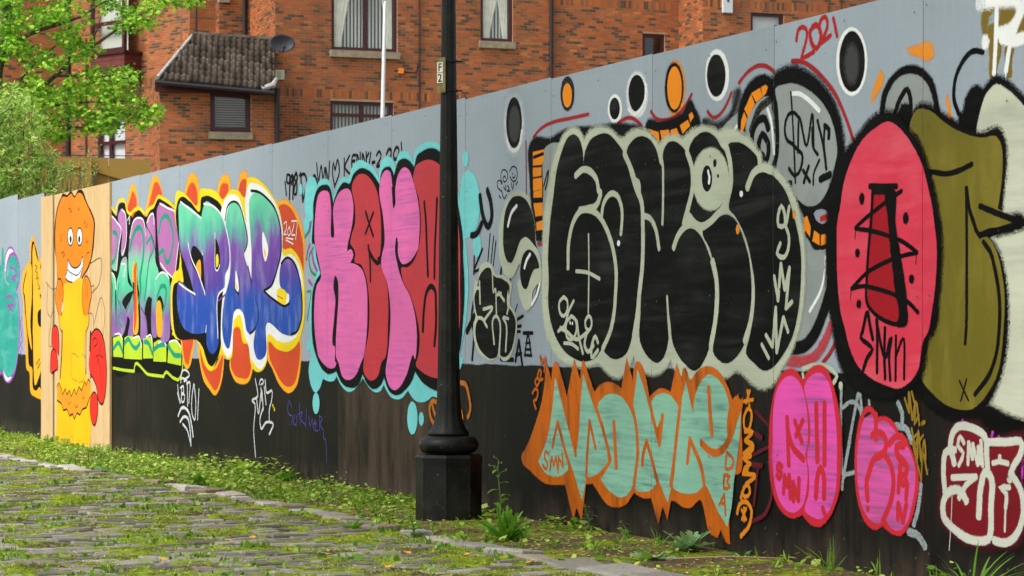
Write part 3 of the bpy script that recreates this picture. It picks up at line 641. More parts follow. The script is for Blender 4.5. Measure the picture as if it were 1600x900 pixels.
('pink_red_lettering', 'large pink and red bubble letters XERO outlined black on a cyan halo', False, """
F cyan 6 17|3320,1674 3361,1907 3366,1996 3442,2073 3575,2110 3707,2075 3777,1974! 3862,2048 3964,2095 4090,2091 4140,2144 4264,2189 4434,2163 4577,2107 4653,2040! 4695,2150 4788,2177 4903,2152 4953,2087! 4994,2171 5106,2197 5216,2155 5264,2099! 5286,2167 5412,2214 5539,2222 5665,2201 5748,2165 5871,2086 5992,1900 6051,1766 6111,1571 6130,1494 6154,1340 6115,1111 6055,880 6061,880 6012,803 5871,700 5686,637 5582,643 5518,622 5390,603 5260,624 5172,675! 5083,628 4994,613 4857,632 4742,705! 4695,666 4625,651 4482,675 4357,741! 4264,688 4065,644 3939,683 3842,747! 3811,723 3707,708 3562,725! 3522,676 3388,628 3307,681 3266,771 3307,862 3388,907 3334,889 3279,1097 3307,1268 3415,1437 3469,1480! 3388,1564 3356,1673
F cyan 5 31|3191,1906 3183,1988 3224,2104 3334,2142 3415,2112 3455,2054 3388,1977 3374,1852 3266,1834
F cyan 5 32|3164,1803 3183,1852 3252,1862 3285,1820 3238,1757 3183,1750
F cyan 5 31|3063,2077 3100,2104 3133,2073 3116,2030 3080,2038
F cyan 5 18|6031,1898 6051,1958 6130,2001 6228,1978 6305,1897 6328,1790 6290,1671 6189,1614 6091,1610 6041,1728
F cyan 5 18|6067,2088 6111,2122 6154,2090 6142,2043 6101,2034
F cyan 5 19|6286,1622 6309,1615 6328,1600 6341,1576 6345,1550 6341,1523 6328,1501 6309,1487 6286,1482 6263,1488 6244,1504 6231,1527 6226,1554 6231,1581 6244,1603 6263,1617
F cyan 5 18|3257,990 3270,987 3281,979 3288,967 3290,954 3288,940 3281,928 3270,920 3257,917 3245,920 3234,928 3227,940 3224,954 3227,967 3234,979 3245,987
F cyan 5 18|3420,622 3447,617 3470,601 3485,578 3490,550 3485,522 3470,497 3447,481 3420,475 3394,479 3371,495 3356,518 3350,546 3356,575 3371,599 3394,616
F cyan 5 18|5249,600 5282,593 5309,572 5328,540 5334,501 5328,462 5309,428 5282,405 5249,397 5216,403 5189,424 5170,457 5163,496 5170,535 5189,569 5216,592
F cyan 5 1|5395,537 5409,535 5422,526 5430,514 5433,498 5430,483 5422,470 5409,461 5395,457 5380,460 5367,468 5359,481 5356,496 5359,511 5367,525 5380,534
F black 11.0 32|3361,1672 3369,1852 3374,1960 3442,2037 3575,2065 3707,2040 3777,1921! 3862,2005 3990,2058 4115,2046 4165,2091 4289,2130 4458,2111 4601,2047 4676,1996! 4707,2082 4788,2110 4880,2096 4930,2037! 4994,2122 5106,2144 5216,2115 5286,2076! 5325,2140 5433,2168 5561,2177 5686,2152 5769,2117 5891,2023 5992,1807 6071,1573 6071,1496 6091,1341 6071,1111 5992,880 5952,841 5830,722 5686,682 5582,693 5390,747 5299,798! 5260,754 5106,670 4971,641 4834,673 4753,755! 4695,704 4577,675 4434,708 4357,771! 4289,706 4090,675 3939,709 3842,782! 3681,761 3522,809 3415,898 3383,934 3334,1168 3374,1357 3469,1427 3528,1452! 3442,1562 3383,1672
L letter
F pink 3 33|3402,1671 3410,1868 3469,2000 3602,2028 3694,2005 3733,1906 3759,1693 3780,1692 3785,1903 3862,1978 3990,2015 4115,1999 4178,1901 4165,1798 4115,1705 4070,1646 4053,1586! 4140,1601 4178,1565 4110,1511! 4239,1494 4362,1448 4434,1336 4446,1208 4422,996 4362,869 4337,851 4239,765 4090,722 3964,744 3857,848 3824,812 3733,796 3602,819 3469,881 3469,881 3402,1042 3388,1222 3442,1374 3528,1425 3536,1452! 3469,1561
F black 4.4 34|3824,1433 3873,1391 3883,1286 3855,1128 3831,953 3842,865 3867,848 3826,839 3811,953 3790,953 3806,1164 3826,1269 3785,1366
L letter
F red 3 34|4153,2031 4239,2086 4362,2096 4506,2053 4625,1962 4683,1833 4700,1682 4695,1607 4672,1540 4625,1534 4695,1481 4788,1412 4823,1287 4823,1079 4765,871 4718,854 4648,762 4542,725 4434,742 4374,788 4386,869 4470,1039 4482,1250 4434,1395 4337,1491 4202,1530 4220,1564 4170,1617 4120,1644 4140,1687 4215,1778 4215,1882
S black 3 35 26|4463,1615 4494,1529 4506,1381
S black 3 36 29|4477,1581 4566,1519 4653,1497 4707,1531
S black 3 35 24|4415,1842 4482,1758 4558,1675
S black 3 36 24|4558,1829 4487,1766 4415,1697
L letter
F pink 3 37|4672,1984 4718,2065 4800,2093 4869,2072 4903,1987 4926,1852 4948,1851 4960,1967 5005,2047 5106,2090 5194,2068 5282,1973 5358,1840 5379,1727 5364,1615 5358,1583 5282,1521 5172,1482 5061,1485 5005,1546 4998,1629 4971,1630 4960,1564 4994,1473 5083,1364 5216,1264 5304,1133 5330,996 5293,875 5282,891 5150,768 5039,693 4948,669 4846,698 4788,772 4834,913 4869,1203 4811,1370 4707,1481 4707,1514 4765,1621 4742,1788
S black 3 38 24|4907,1971 4930,1852
S black 3 38 26|4982,1637 4966,1572 4998,1505 5050,1467
L letter
F red 3 39|5304,2077 5412,2106 5539,2109 5686,2075 5789,2021 5931,1842 6012,1652 6031,1343 6012,1034 5931,879 5789,777 5665,758 5518,771 5390,802 5315,835 5358,892 5379,1020 5325,1149 5216,1280 5083,1388 5061,1446 5172,1451 5304,1504 5390,1630 5401,1694 5369,1872 5271,2030
S black 3 40 29|5455,1851 5480,1754 5497,1594 5518,1390
S black 3 40 29|5665,1860 5655,1746 5634,1589 5624,1376
S black 3 40 34|5433,1048 5455,1196 5497,1291 5571,1324 5634,1296 5649,1193 5649,1075 5624,960"""),
('orange_tag', 'small orange squiggle tag half hidden by the lamp post', False, """
S brownor 6 18 24|5644,609 5571,610 5535,567 5571,496 5634,465
S brownor 6 19 24|5571,603 5655,514 5686,610
S brownor 8 33 22|6041,734 6111,727 6169,652 6189,576 6150,529
S orange 5 34 35|6041,560 6061,522"""),
('black_scribbles', 'loose black U shape and strokes right of the lamp post', False, """
S black 8 19 36|6438,1871 6491,1789 6499,1699 6448,1656 6397,1689 6353,1766 6328,1843
L black_mark
S black 6 20 36|6199,1614 6286,1622 6353,1679
L tally_mark
S black 3 1 11|6476,1614 6438,1424
S black 3 2 11|6528,1597 6485,1430
S black 3 3 11|6560,1566 6523,1427
L letter_mark
S black 3 20 14|6243,1490 6238,1384
S black 3 21 14|6366,1528 6251,1421
S black 3 22 14|6239,1397 6400,1417
L black_mark
S black 5 1 24|6228,1216 6199,1125 6232,1034 6208,874
L black_mark
S black 5 18 36|6130,1042 6247,1136
L black_mark
S black 4 1 24|6643,1411 6625,1359
L black_mark
S black 4 1 16|6771,1341 6753,1282
L letter_mark
S black 2 1 10|6866,1194 6834,1153
S black 3 1 18|6870,1109 6946,1128
S black 3 1 18|6861,1067 6918,1071
S black 3 1 16|6861,1038 6905,1040
S black 3 1 24|6887,988 6839,871
S black 3 2 24|6887,988 6935,846
S black 3 3 20|6843,904 6923,915
L tower_doodle
S black 3 1 16|7011,1035 6967,902
S black 3 2 16|7016,1035 7058,900
S black 3 3 20|6950,1030 7076,1030
S black 3 3 13|6981,973 7046,974
S black 3 3 14|6964,905 7065,903
S black 3 3 13|6972,937 7055,937
L black_mark
S black 4 1 24|6629,880 6807,877"""),
('line_doodle', 'small thin-lined ghost doodle on grey paint', False, """
S black 2 1 7|6652,1899 6629,1931 6643,1967 6698,1972 6731,1946 6720,1918 6680,1904 6662,1921 6680,1939 6702,1926
L ghost_doodle
S black 2 1 7|6756,1960 6789,1983 6852,1972 6866,1931 6843,1903 6798,1902 6762,1930
S black 2 2 7|6798,1946 6798,1939
S black 2 3 7|6798,1924 6825,1920 6834,1933
L doodle_word
S black 2 2 7|6643,1852 6579,1889 6584,1911 6625,1914 6647,1892
S black 2 1 7|6671,1876 6707,1852 6698,1882
S black 2 2 7|6726,1880 6753,1864 6720,1847 6762,1849
S black 2 2 7|6780,1892 6798,1854 6816,1890
S black 2 2 7|6843,1877 6870,1894
S black 2 3 7|6643,1856 6680,1805 6716,1829
S black 2 4 7|6606,1828 6634,1812"""),
('small_black_throw_up', 'small black letters with pale outline low beside the lamp post', False, """
F pale 6 23|6247,1315 6257,1338 6295,1337 6324,1412 6513,1420 6547,1377 6662,1361 6793,1296 6774,1253 6762,1201 6843,1142 6864,1068 6828,959 6753,885 6662,875 6606,903 6513,874 6400,889 6305,926 6236,1011 6236,1087 6270,1125 6243,1186
F paintblack 4 24|6295,1314 6324,1366 6372,1396 6495,1401 6513,1377 6551,1359 6662,1342 6762,1290 6753,1253 6744,1283 6726,1187 6789,1157 6843,1105 6825,995 6771,922 6680,893 6616,914 6606,958 6597,914 6513,883 6400,904 6305,958 6263,1034 6276,1087 6305,1109 6276,1155 6257,1262 6276,1277
S pale 4 25 17|6381,1173 6517,1179 6400,1110
S pale 4 26 17|6270,1121 6362,1118 6438,1067
S pale 4 26 17|6541,969 6528,1115 6569,1131 6606,1114 6616,906
S pale 4 25 15|6707,925 6707,1091 6665,1120 6749,1113
S pale 4 27 12|6513,1407 6541,1272 6551,1286 6575,1135
S pale 4 25 17|6606,1267 6689,1216
S pale 4 28 17|6588,1254 6643,1261
S pale 4 25 17|6324,1336 6334,1207
S pale 4 26 17|6247,1300 6324,1298
S pale 4 26 15|6726,1143 6762,1201"""),
('black_blob', 'two black drops with pale outline and white highlights', False, """
F pale 6 29|6612,1553 6625,1664 6698,1771 6789,1830 6896,1839 7002,1815 7081,1759 7124,1692 7145,1504 7179,1460 7196,1388 7196,1317 7141,1302 7072,1247 7072,1204 7020,1160 6985,1161 6932,1206 6884,1280 6875,1324 6884,1324 6914,1432 6861,1397 6825,1360 6762,1347 6698,1371 6640,1433
F paintblack 5 30|6676,1624 6707,1734 6789,1800 6887,1810 6985,1785 7055,1731 7107,1642 7124,1534 7145,1503! 7072,1543 6985,1577 6914,1556 6843,1478 6789,1435 6735,1445 6685,1506
F paintblack 5 31|6919,1410 6950,1468 7020,1499 7089,1485 7141,1447 7170,1396 7107,1391 7055,1349 7002,1283 6958,1286 6919,1337
F paintblack 4 32|7158,1303 7124,1254 7098,1225 7141,1253 7179,1303
S white 3 31 20|6740,1647 6789,1719 6864,1757
S white 3 32 20|6972,1400 7002,1443 7049,1473
S white 3 33 20|7072,1191 7138,1243 7179,1303"""),
('spray_dots', 'row of black, white and orange ovals with red swooshes along the hoarding top', False, """
F whitesoft 56.0 1|6821,2373 6867,2358 6905,2322 6930,2271 6939,2213 6930,2157 6905,2110 6867,2081 6821,2073 6776,2087 6737,2123 6711,2174 6702,2233 6711,2290 6737,2337 6776,2366
F paintblack 6 2|6820,2379 6861,2364 6895,2330 6918,2282 6927,2227 6918,2173 6895,2128 6861,2100 6820,2092 6778,2106 6743,2140 6719,2188 6711,2244 6719,2299 6743,2344 6778,2372
F darkgrey 20 3|6825,2321 6851,2312 6873,2289 6888,2257 6893,2221 6888,2185 6873,2155 6851,2136 6825,2131 6799,2140 6776,2163 6762,2195 6756,2232 6762,2268 6776,2298 6799,2317
S white 6 4 15|6720,2139 6762,2092 6825,2072 6887,2090 6928,2181
L painted_oval
F blacksoft 8 1|7533,2427 7566,2416 7594,2394 7613,2362 7619,2326 7613,2292 7594,2264 7566,2246 7533,2242 7500,2252 7472,2275 7453,2306 7446,2343 7453,2377 7472,2406 7500,2423
F orange 4 2|7532,2390 7553,2383 7572,2367 7584,2345 7588,2320 7584,2296 7572,2276 7553,2264 7532,2261 7510,2268 7491,2284 7479,2306 7474,2331 7479,2355 7491,2375 7510,2387
L painted_oval
F white 6 1|8114,2275 8145,2266 8171,2248 8188,2223 8194,2194 8188,2166 8171,2144 8145,2130 8114,2127 8083,2136 8056,2154 8038,2179 8032,2208 8038,2236 8056,2258 8083,2272
F paintblack 4 2|8111,2258 8133,2252 8152,2238 8165,2219 8169,2198 8165,2177 8152,2160 8133,2149 8111,2147 8088,2153 8069,2167 8056,2186 8052,2208 8056,2229 8069,2246 8088,2256
L painted_oval
F whitesoft 19.599999999999998 1|8369,2364 8413,2351 8450,2323 8475,2284 8484,2240 8475,2198 8450,2164 8413,2143 8369,2138 8324,2150 8286,2178 8261,2217 8252,2262 8261,2305 8286,2339 8324,2360
F paintblack 5 2|8366,2351 8401,2341 8430,2318 8450,2286 8457,2249 8450,2215 8430,2186 8401,2169 8366,2164 8331,2175 8301,2198 8281,2230 8274,2266 8281,2302 8301,2330 8331,2348
S white 6 3 15|8270,2187 8328,2155 8401,2169 8458,2217 8469,2294
L painted_oval
F orangesoft 19.599999999999998 1|8787,2375 8824,2361 8856,2329 8876,2285 8884,2235 8876,2186 8856,2145 8824,2120 8787,2113 8749,2127 8717,2158 8696,2202 8688,2253 8696,2303 8717,2344 8749,2369
F black 13.200000000000001 2|8776,2368 8812,2355 8842,2326 8862,2286 8869,2239 8862,2194 8842,2158 8812,2134 8776,2128 8740,2141 8709,2169 8689,2210 8681,2257 8689,2303 8709,2340 8740,2363
F orange 4 3|8780,2352 8808,2341 8833,2315 8849,2280 8854,2239 8849,2199 8833,2166 8808,2146 8780,2140 8751,2151 8727,2176 8710,2212 8705,2253 8710,2293 8727,2326 8751,2347
L painted_oval
F white 7 1|9217,2388 9261,2374 9298,2344 9323,2302 9331,2255 9323,2210 9298,2173 9261,2150 9217,2145 9172,2158 9134,2188 9109,2230 9100,2278 9109,2324 9134,2361 9172,2384
F paintblack 5 2|9209,2365 9244,2354 9273,2329 9292,2295 9299,2256 9292,2219 9273,2189 9244,2170 9209,2165 9174,2176 9145,2201 9125,2235 9118,2275 9125,2312 9145,2343 9174,2362
L painted_oval
F white 6 1|10427,2352 10474,2335 10514,2299 10541,2248 10550,2192 10541,2137 10514,2092 10474,2064 10427,2057 10380,2073 10339,2109 10312,2160 10302,2218 10312,2274 10339,2319 10380,2346
F paintblack 6 2|10430,2335 10469,2320 10502,2288 10524,2244 10531,2194 10524,2145 10502,2105 10469,2080 10430,2074 10391,2087 10358,2119 10335,2164 10327,2215 10335,2265 10358,2305 10391,2329
F darkgrey 30 3|10427,2266 10443,2259 10457,2241 10466,2217 10469,2189 10466,2162 10457,2139 10443,2125 10427,2121 10411,2128 10398,2145 10389,2170 10385,2198 10389,2225 10398,2248 10411,2262
L red_swoosh
S darkred 5 1 15|7086,2131 7176,2169 7345,2194 7559,2197 7799,2200
L red_swoosh
S darkred 5 4 16|8144,2120 8240,2140 8314,2135 8418,2090
L red_swoosh
S darkred 5 4 15|8522,2152 8571,2116 8669,2096 8806,2109 8900,2151 8960,2199
L red_swoosh
S darkred 5 3 15|9121,2100 9175,2065 9251,2077 9314,2120 9359,2168
L red_swoosh
S darkred 5 1 16|9429,2207 9511,2250 9607,2270 9691,2259 9755,2230
L red_swoosh
S darkred 5 4 17|9920,2259 10001,2250 10101,2210 10210,2142 10306,2059 10370,1975 10401,1928 10448,1846
L red_swoosh
S darkred 3 31 7|6988,2119 6994,1828 6994,1814
L red_swoosh
S darkred 3 31 15|7155,1529 7213,1523
L red_date
S redpaint 5 5 16|9959,2348 9973,2392 10012,2405 10045,2389 10003,2260! 10112,2281
S redpaint 8 6 17|10123,2397 10079,2379 10090,2326 10134,2293 10169,2323 10158,2382 10123,2401 10095,2392
S redpaint 5 7 17|10153,2385 10172,2417 10210,2425 10227,2402 10177,2315! 10255,2339
S redpaint 5 8 15|10276,2413 10308,2327"""),
('striped_frame', 'black bars with orange tooth stripes around the black lettering', False, """
F black 22.0 31|7051,2092 7072,2105 7311,2101 7527,2134 7877,2120 8046,2117 8270,2099 8429,2070 8489,2044 8489,2018 8255,2036 7799,2071 7311,2059 7227,2051 7210,1816 7235,1601 7210,1559 7141,1560 7124,1642 7072,1752 7051,1897
F lightgrey 5.6 32|7244,2049 7445,2056 7345,1950 7311,1811 7227,1601 7235,1886
F orange 4 33|7089,2046! 7235,2050! 7235,2000! 7210,1970! 7089,1974!
F orange 4 32|7089,1958! 7201,1952! 7201,1910! 7089,1909!
F orange 4 32|7089,1894! 7210,1895! 7210,1852! 7093,1852!
F orange 4 33|7093,1830! 7210,1831! 7210,1852! 7093,1855!
F orange 4 34|7098,1823! 7210,1827! 7210,1788! 7098,1792!
F orange 4 33|7098,1758! 7218,1755! 7218,1687! 7124,1685!
F orange 4 33|7133,1648! 7227,1658! 7235,1608! 7141,1605!
S black 4 34 16|7098,2017 7227,2029
S black 3 33 13|7235,1850 7294,1932 7278,1862 7252,1828
L striped_teeth
F black 17.6 32|8469,2059 8486,2097 8613,2086 8751,2088 8873,2109 8960,2165 8986,2131 9019,2097 9052,2031 8993,2005 8887,1975 8860,1958 8819,1961 8655,1960 8613,1963
F orange 4 33|8508,2062! 8613,2038! 8627,1985!
F orange 4 34|8634,2043! 8724,2042! 8738,2002! 8655,1993!
F orange 4 35|8744,2037! 8806,2042! 8846,2000! 8758,1998!
F orange 4 36|8846,2054! 8927,2073! 8947,2046! 8873,2013!
F orange 4 37|8940,2097! 8966,2109! 8989,2087! 8953,2064!
L grey_shading
F greysoft 22 4|9078,2054 9110,2061 9200,2038 9276,2044 9364,2085 9389,2168 9438,2176 9432,2079 9395,1997 9238,1973 9084,2010
S blacksoft 10 5 24|9084,2054 9162,2022 9264,2020 9364,2067 9426,2165
F lightgrey 8.399999999999999 6|9264,1990 9389,2053 9426,2062 9438,1970 9339,1978
S white 4 7 16|9376,1978 9410,2005"""),
('grey_character', 'grey round head with dollar sign letters, spiral ear and striped teeth', False, """
F black 17.6 7|9438,1945 9428,2043 9450,2114 9523,2186 9631,2218 9726,2196 9772,2132 9807,2047 9819,1928 9796,1847 9807,1847 9772,1781 9655,1789 9523,1855
F lightgrey 8.399999999999999 8|9499,1965 9511,2024 9583,2084 9702,2115 9749,2099 9772,1967 9761,1850 9737,1804 9655,1798 9583,1874
F orange 4 9|9450,1972! 9456,2029! 9481,2064! 9507,2029! 9462,1968!
F orange 4 10|9487,2078! 9547,2141! 9580,2096! 9523,2040!
F orange 4 11|9553,2147! 9631,2163! 9651,2123! 9598,2103!
F orange 4 12|9643,2165! 9685,2174! 9702,2160! 9685,2135! 9657,2122!
S blacksoft 9 13 33|9547,1973 9619,2063 9737,2106
S black 6 14 33|9708,1969 9679,2016 9607,2010 9559,1948 9583,1874 9607,1879 9655,1810 9702,1836 9708,1901 9691,1920 9655,1947 9619,1902 9625,1865 9661,1845
S white 4 15 16|9702,2062 9737,1999 9755,1909 9761,1850
L head
F black 35.2 16|9753,2193 9819,2217 9933,2223 10045,2190 10177,2120 10285,2019 10340,1910 10351,1808 10333,1753 10301,1671 10199,1577 10101,1570 10001,1600 9933,1651 9865,1714 9807,1788 9807,1847 9772,2026
F lightgrey 8.399999999999999 17|9775,2144 9842,2155 9933,2152 10045,2118 10155,2062 10242,1986 10296,1880 10306,1811 10296,1784 10253,1685 10155,1605 10079,1591 10001,1613 9933,1663 9842,1733 9790,1777 9810,1846 9813,1964 9796,2083
S white 4 18 18|9922,2111 9978,2107 10068,2070 10161,2013
S black 4 19 16|9984,1996 9944,2023 9888,2016 9859,1960 9871,1912 9933,1878 9984,1846 10010,1832 9984,1747 9944,1737 9897,1773
S black 3 20 12|9914,2119 9927,2013 9944,1837 9954,1703
S black 4 20 13|9976,1840 9990,1996 10051,1864 10101,2004 10114,1848
S black 4 18 16|10145,1971 10199,1842 10221,1748
S black 6 19 20|10204,1944 10244,1921 10240,1884
S black 4 20 15|10208,1938 10199,1876 10218,1755
S black 4 21 13|10101,1941 10112,1848 10150,1817
S black 3 19 12|10162,1793 10112,1730 10109,1686
S black 4 20 17|10021,1756 10081,1700
S black 4 21 17|10070,1771 10028,1701
S black 5 20 30|10169,1706 10253,1722
S black 5 21 30|9876,1698 9913,1702
L teeth
F black 17.6 18|9944,1633 10045,1582 10177,1586 10253,1645 10266,1554 10244,1504 10244,1391 10177,1386 10101,1412 10056,1449 10021,1566
F greyblue 5 19|10117,1555 10199,1568 10242,1554 10231,1520 10177,1511 10134,1531
S redpaint 4 20 23|10177,1530 10238,1539
F orange 4 19|10014,1465! 10034,1541! 10056,1547! 10086,1494! 10079,1455! 10045,1484!
F orange 4 19|10119,1478! 10161,1459! 10161,1415! 10104,1435!
F orange 4 19|10177,1456! 10215,1460! 10223,1420! 10177,1414!
L body
F lightgrey 8.399999999999999 20|10029,1427 10056,1443 10101,1395 10210,1380 10237,1362 10234,1249 10199,1176 10134,1091 10068,1016 9961,987 9990,1139 10018,1254
S black 8 21 56|10244,1198 10199,1119 10112,1011 10034,965 9927,952
S white 4 22 13|10210,1387 10210,1306 10177,1216 10079,1119
S redsoft 14 22 40|10266,1064 10199,977 10112,913 10001,894 9888,895
S darkred 5 23 15|10302,983 10242,926 10188,890"""),
('black_bubble_lettering', 'huge black bubble letters with pale outline across the middle panels', False, """
F pale 26.400000000000002 38|7294,1811 7342,1936 7412,2030 7527,2120 7624,2131 7704,2107 7747,2053! 7815,2097 7923,2114 8076,2085 8181,2035 8221,2031! 8299,2059 8415,2061 8515,2037 8606,1977 8627,1968! 8683,1997 8765,2005 8833,1990 8880,1981! 8953,2008 9058,2023 9162,2011 9241,1984! 9314,1992 9413,1973 9523,1933 9595,1886 9619,1860 9634,1859 9646,1803! 9702,1796 9772,1769 9865,1715 9935,1646 9992,1544 10028,1427 10032,1369 10032,1254 10003,1092 9958,1000 9890,912 9819,856 9772,805 9679,774 9571,793 9487,834 9413,857! 9289,816 9162,830 9110,842! 9019,813 8927,805 8819,839 8744,898! 8683,853 8557,823 8436,844 8335,919! 8292,862 8166,801 8031,830 7939,879! 7838,862 7704,853 7559,866 7445,893 7294,999 7235,1138 7218,1281 7227,1459 7244,1672
L letter
F paintblack 6 39|7370,1807 7403,1918 7469,2019 7551,2093 7624,2103 7688,2076 7728,2021 7744,1924! 7760,1992 7815,2049 7923,2078 8031,2075 8151,2017 8226,1959 8284,1862 8357,1752 8401,1716 8426,1551 8412,1355 8390,1224 8369,1159 8328,1028 8270,935 8151,893 8046,907 7970,947! 7893,899 7767,877 7640,890 7478,946 7345,1066 7294,1208 7303,1314 7294,1457 7328,1668
S pale 6 40 32|7645,1880 7736,1907 7830,1891 7908,1838 7942,1775 7950,1775 7916,1715 7799,1694 7696,1691
S pale 6 41 30|7551,1384 7559,1518 7608,1620 7688,1679 7799,1689 7923,1654 8031,1568 8106,1457 8139,1329 8130,1229 8121,1162 8076,1048 7977,941
S pale 5 42 26|7962,1630 7985,1705 8076,1759 8151,1743 8205,1667 8205,1601 8193,1544
S pale 3 42 12|7807,1557 7811,1440 7808,1235 7804,1137
S pale 3 43 18|7653,1363 7799,1351 7942,1315
F white 4 42|8166,1509 8172,1508 8178,1504 8181,1500 8183,1495 8181,1490 8178,1486 8172,1483 8166,1482 8160,1483 8155,1486 8151,1491 8150,1496 8151,1501 8155,1505 8160,1508
S pale 3 42 18|7494,1226 7436,1192 7445,1143 7497,1121 7543,1155 7543,1204 7497,1226
S pale 3 43 18|7624,1203 7559,1148 7510,1072 7425,1039
S pale 3 44 18|7592,1120 7527,1079 7535,1009 7608,995 7659,1043 7648,1099 7595,1120
S pale 3 45 20|7453,1058 7543,1033 7648,995 7799,1033
S pale 3 46 18|7807,1120 7767,1091 7775,1057 7815,1043 7846,1070 7838,1108 7804,1120
S pale 3 46 20|7664,1092 7688,1009 7739,919
S pale 3 47 22|7783,1026 7760,961 7799,928 7869,961
S pale 3 48 22|7923,978 7893,1010 7846,954 7846,898 7923,937
S pale 3 47 18|7502,974 7608,967 7680,942
S white 2 46 12|7579,1087 7579,1080
S white 2 46 12|7608,1084 7608,1077
L letter
F paintblack 6 40|8267,1979 8328,2017 8429,2031 8529,2002 8599,1939 8644,1865 8648,1864 8662,1735 8659,1593 8683,1444 8699,1219 8731,1052 8717,975 8669,904 8613,877 8543,889 8458,934 8412,988 8418,1126 8432,1289 8458,1445 8444,1603 8426,1682 8403,1815 8357,1831
S pale 5 41 26|8458,1625 8529,1606 8585,1551 8622,1450
L letter
F paintblack 6 41|8669,1934 8710,1972 8779,1979 8846,1956 8927,1903 8964,1843 8969,1730 8933,1644 8880,1564 9019,1533 9097,1480 9162,1409 9200,1321 9217,1210 9204,1099 9159,976 9110,907 9045,855 8993,842 8927,861 8833,912 8772,975 8744,1090 8703,1219 8690,1348 8672,1458 8669,1606 8676,1798 8662,1896
S pale 5 42 32|8779,1451 8819,1503 8887,1545 8953,1558 9045,1532 9123,1466 9177,1396
S pale 3 42 18|8710,1206 8724,1090 8740,988
L letter
F paintblack 6 43|8940,1921 8980,1968 9045,1994 9136,1995 9213,1963 9264,1916 9314,1882 9341,1782 9329,1697 9264,1615 9162,1570 9071,1548 8993,1565 8944,1599 8933,1631 8980,1729 8980,1855
F pale 13.200000000000001 44|9162,1915 9230,1899 9287,1863 9325,1814 9339,1758 9325,1703 9287,1658 9230,1630 9162,1622 9093,1637 9033,1672 8994,1722 8980,1780 8994,1835 9033,1881 9093,1908
F paintblack 3 45|9126,1836 9145,1830 9161,1816 9172,1795 9176,1771 9172,1747 9161,1727 9145,1715 9126,1711 9106,1717 9090,1731 9079,1752 9075,1777 9079,1801 9090,1820 9106,1833
F paintblack 4 45|9204,1861 9210,1859 9215,1855 9218,1849 9219,1842 9218,1835 9215,1830 9210,1826 9204,1825 9198,1827 9193,1831 9190,1837 9189,1844 9190,1851 9193,1856 9198,1860
F paintblack 2 45|9236,1788 9239,1787 9242,1785 9244,1782 9245,1779 9244,1775 9242,1773 9239,1771 9236,1771 9232,1772 9229,1774 9227,1776 9227,1780 9227,1783 9229,1786 9232,1787
S white 2 46 14|9136,1810 9144,1791
S white 2 47 18|9151,1781 9146,1752
F paintblack 6 44|9082,1517 9162,1558 9251,1583 9326,1587 9401,1559 9462,1496 9511,1416 9545,1354 9563,1234 9545,1114 9511,1000 9438,927 9339,883 9264,888 9187,939 9213,1025 9229,1148 9223,1272 9187,1359 9162,1422
S pale 5 45 34|8944,1600 9006,1559 9071,1543 9162,1564 9264,1607 9339,1611 9426,1576 9487,1507 9550,1396 9574,1294 9580,1204 9550,1072 9497,985
F orange 4 46|9428,1536 9434,1534 9438,1529 9442,1522 9443,1514 9442,1505 9438,1499 9434,1494 9428,1493 9422,1494 9418,1499 9414,1507 9413,1515 9414,1523 9418,1530 9422,1535
L letter
F paintblack 6 47|9326,1911 9413,1927 9499,1905 9571,1869 9607,1843 9622,1794 9655,1777 9714,1764 9796,1724 9876,1660 9933,1570 9978,1475 10006,1370 10006,1283 9978,1110 9933,1011 9853,929 9761,869 9679,850 9583,885 9511,928 9547,1012 9583,1114 9589,1263 9562,1354 9523,1445 9462,1526 9389,1590 9345,1617 9370,1695 9366,1817 9341,1886
S pale 5 48 36|9521,1707 9571,1767 9655,1791 9749,1773
F white 4 48|9462,1694 9468,1692 9473,1689 9476,1685 9477,1680 9476,1675 9473,1671 9468,1668 9462,1667 9457,1669 9452,1672 9449,1676 9448,1681 9449,1686 9452,1691 9457,1693
F orange 5 48|9947,1578 9950,1577 9953,1573 9955,1567 9956,1560 9955,1554 9953,1548 9950,1544 9947,1543 9943,1545 9940,1549 9938,1554 9938,1561 9938,1568 9940,1573 9943,1577
S pale 3 48 20|9905,1598 9867,1514 9807,1517 9805,1564 9834,1605 9865,1567 9872,1514 9901,1467 9895,1403 9865,1371 9830,1370 9796,1388 9826,1433
S pale 3 48 20|9770,1284 9805,1172! 9830,1339! 9865,1221! 9907,1319! 9876,1135! 9930,1164
S pale 3 49 20|9694,1013 9755,960! 9784,1139! 9793,934! 9853,1093! 9895,1028
S pale 3 50 18|9655,970 9721,906
L letter_edge
S pale 6 43 34|8233,1958 8321,1859 8386,1750 8418,1716 8444,1551 8435,1355 8403,1224 8383,1126 8343,1014
L letter_edge
S pale 4 42 18|8620,1950 8658,1889 8666,1779 8663,1632 8659,1574
L letter_edge
S pale 6 46 32|8920,1916 8966,1850 8974,1723 8937,1650 8887,1564
L letter_edge
S pale 6 46 34|9181,1371 9219,1284 9226,1185 9210,1087 9164,963
L letter_edge
S pale 6 48 34|9314,1924 9354,1836 9359,1726 9326,1667 9270,1611"""),
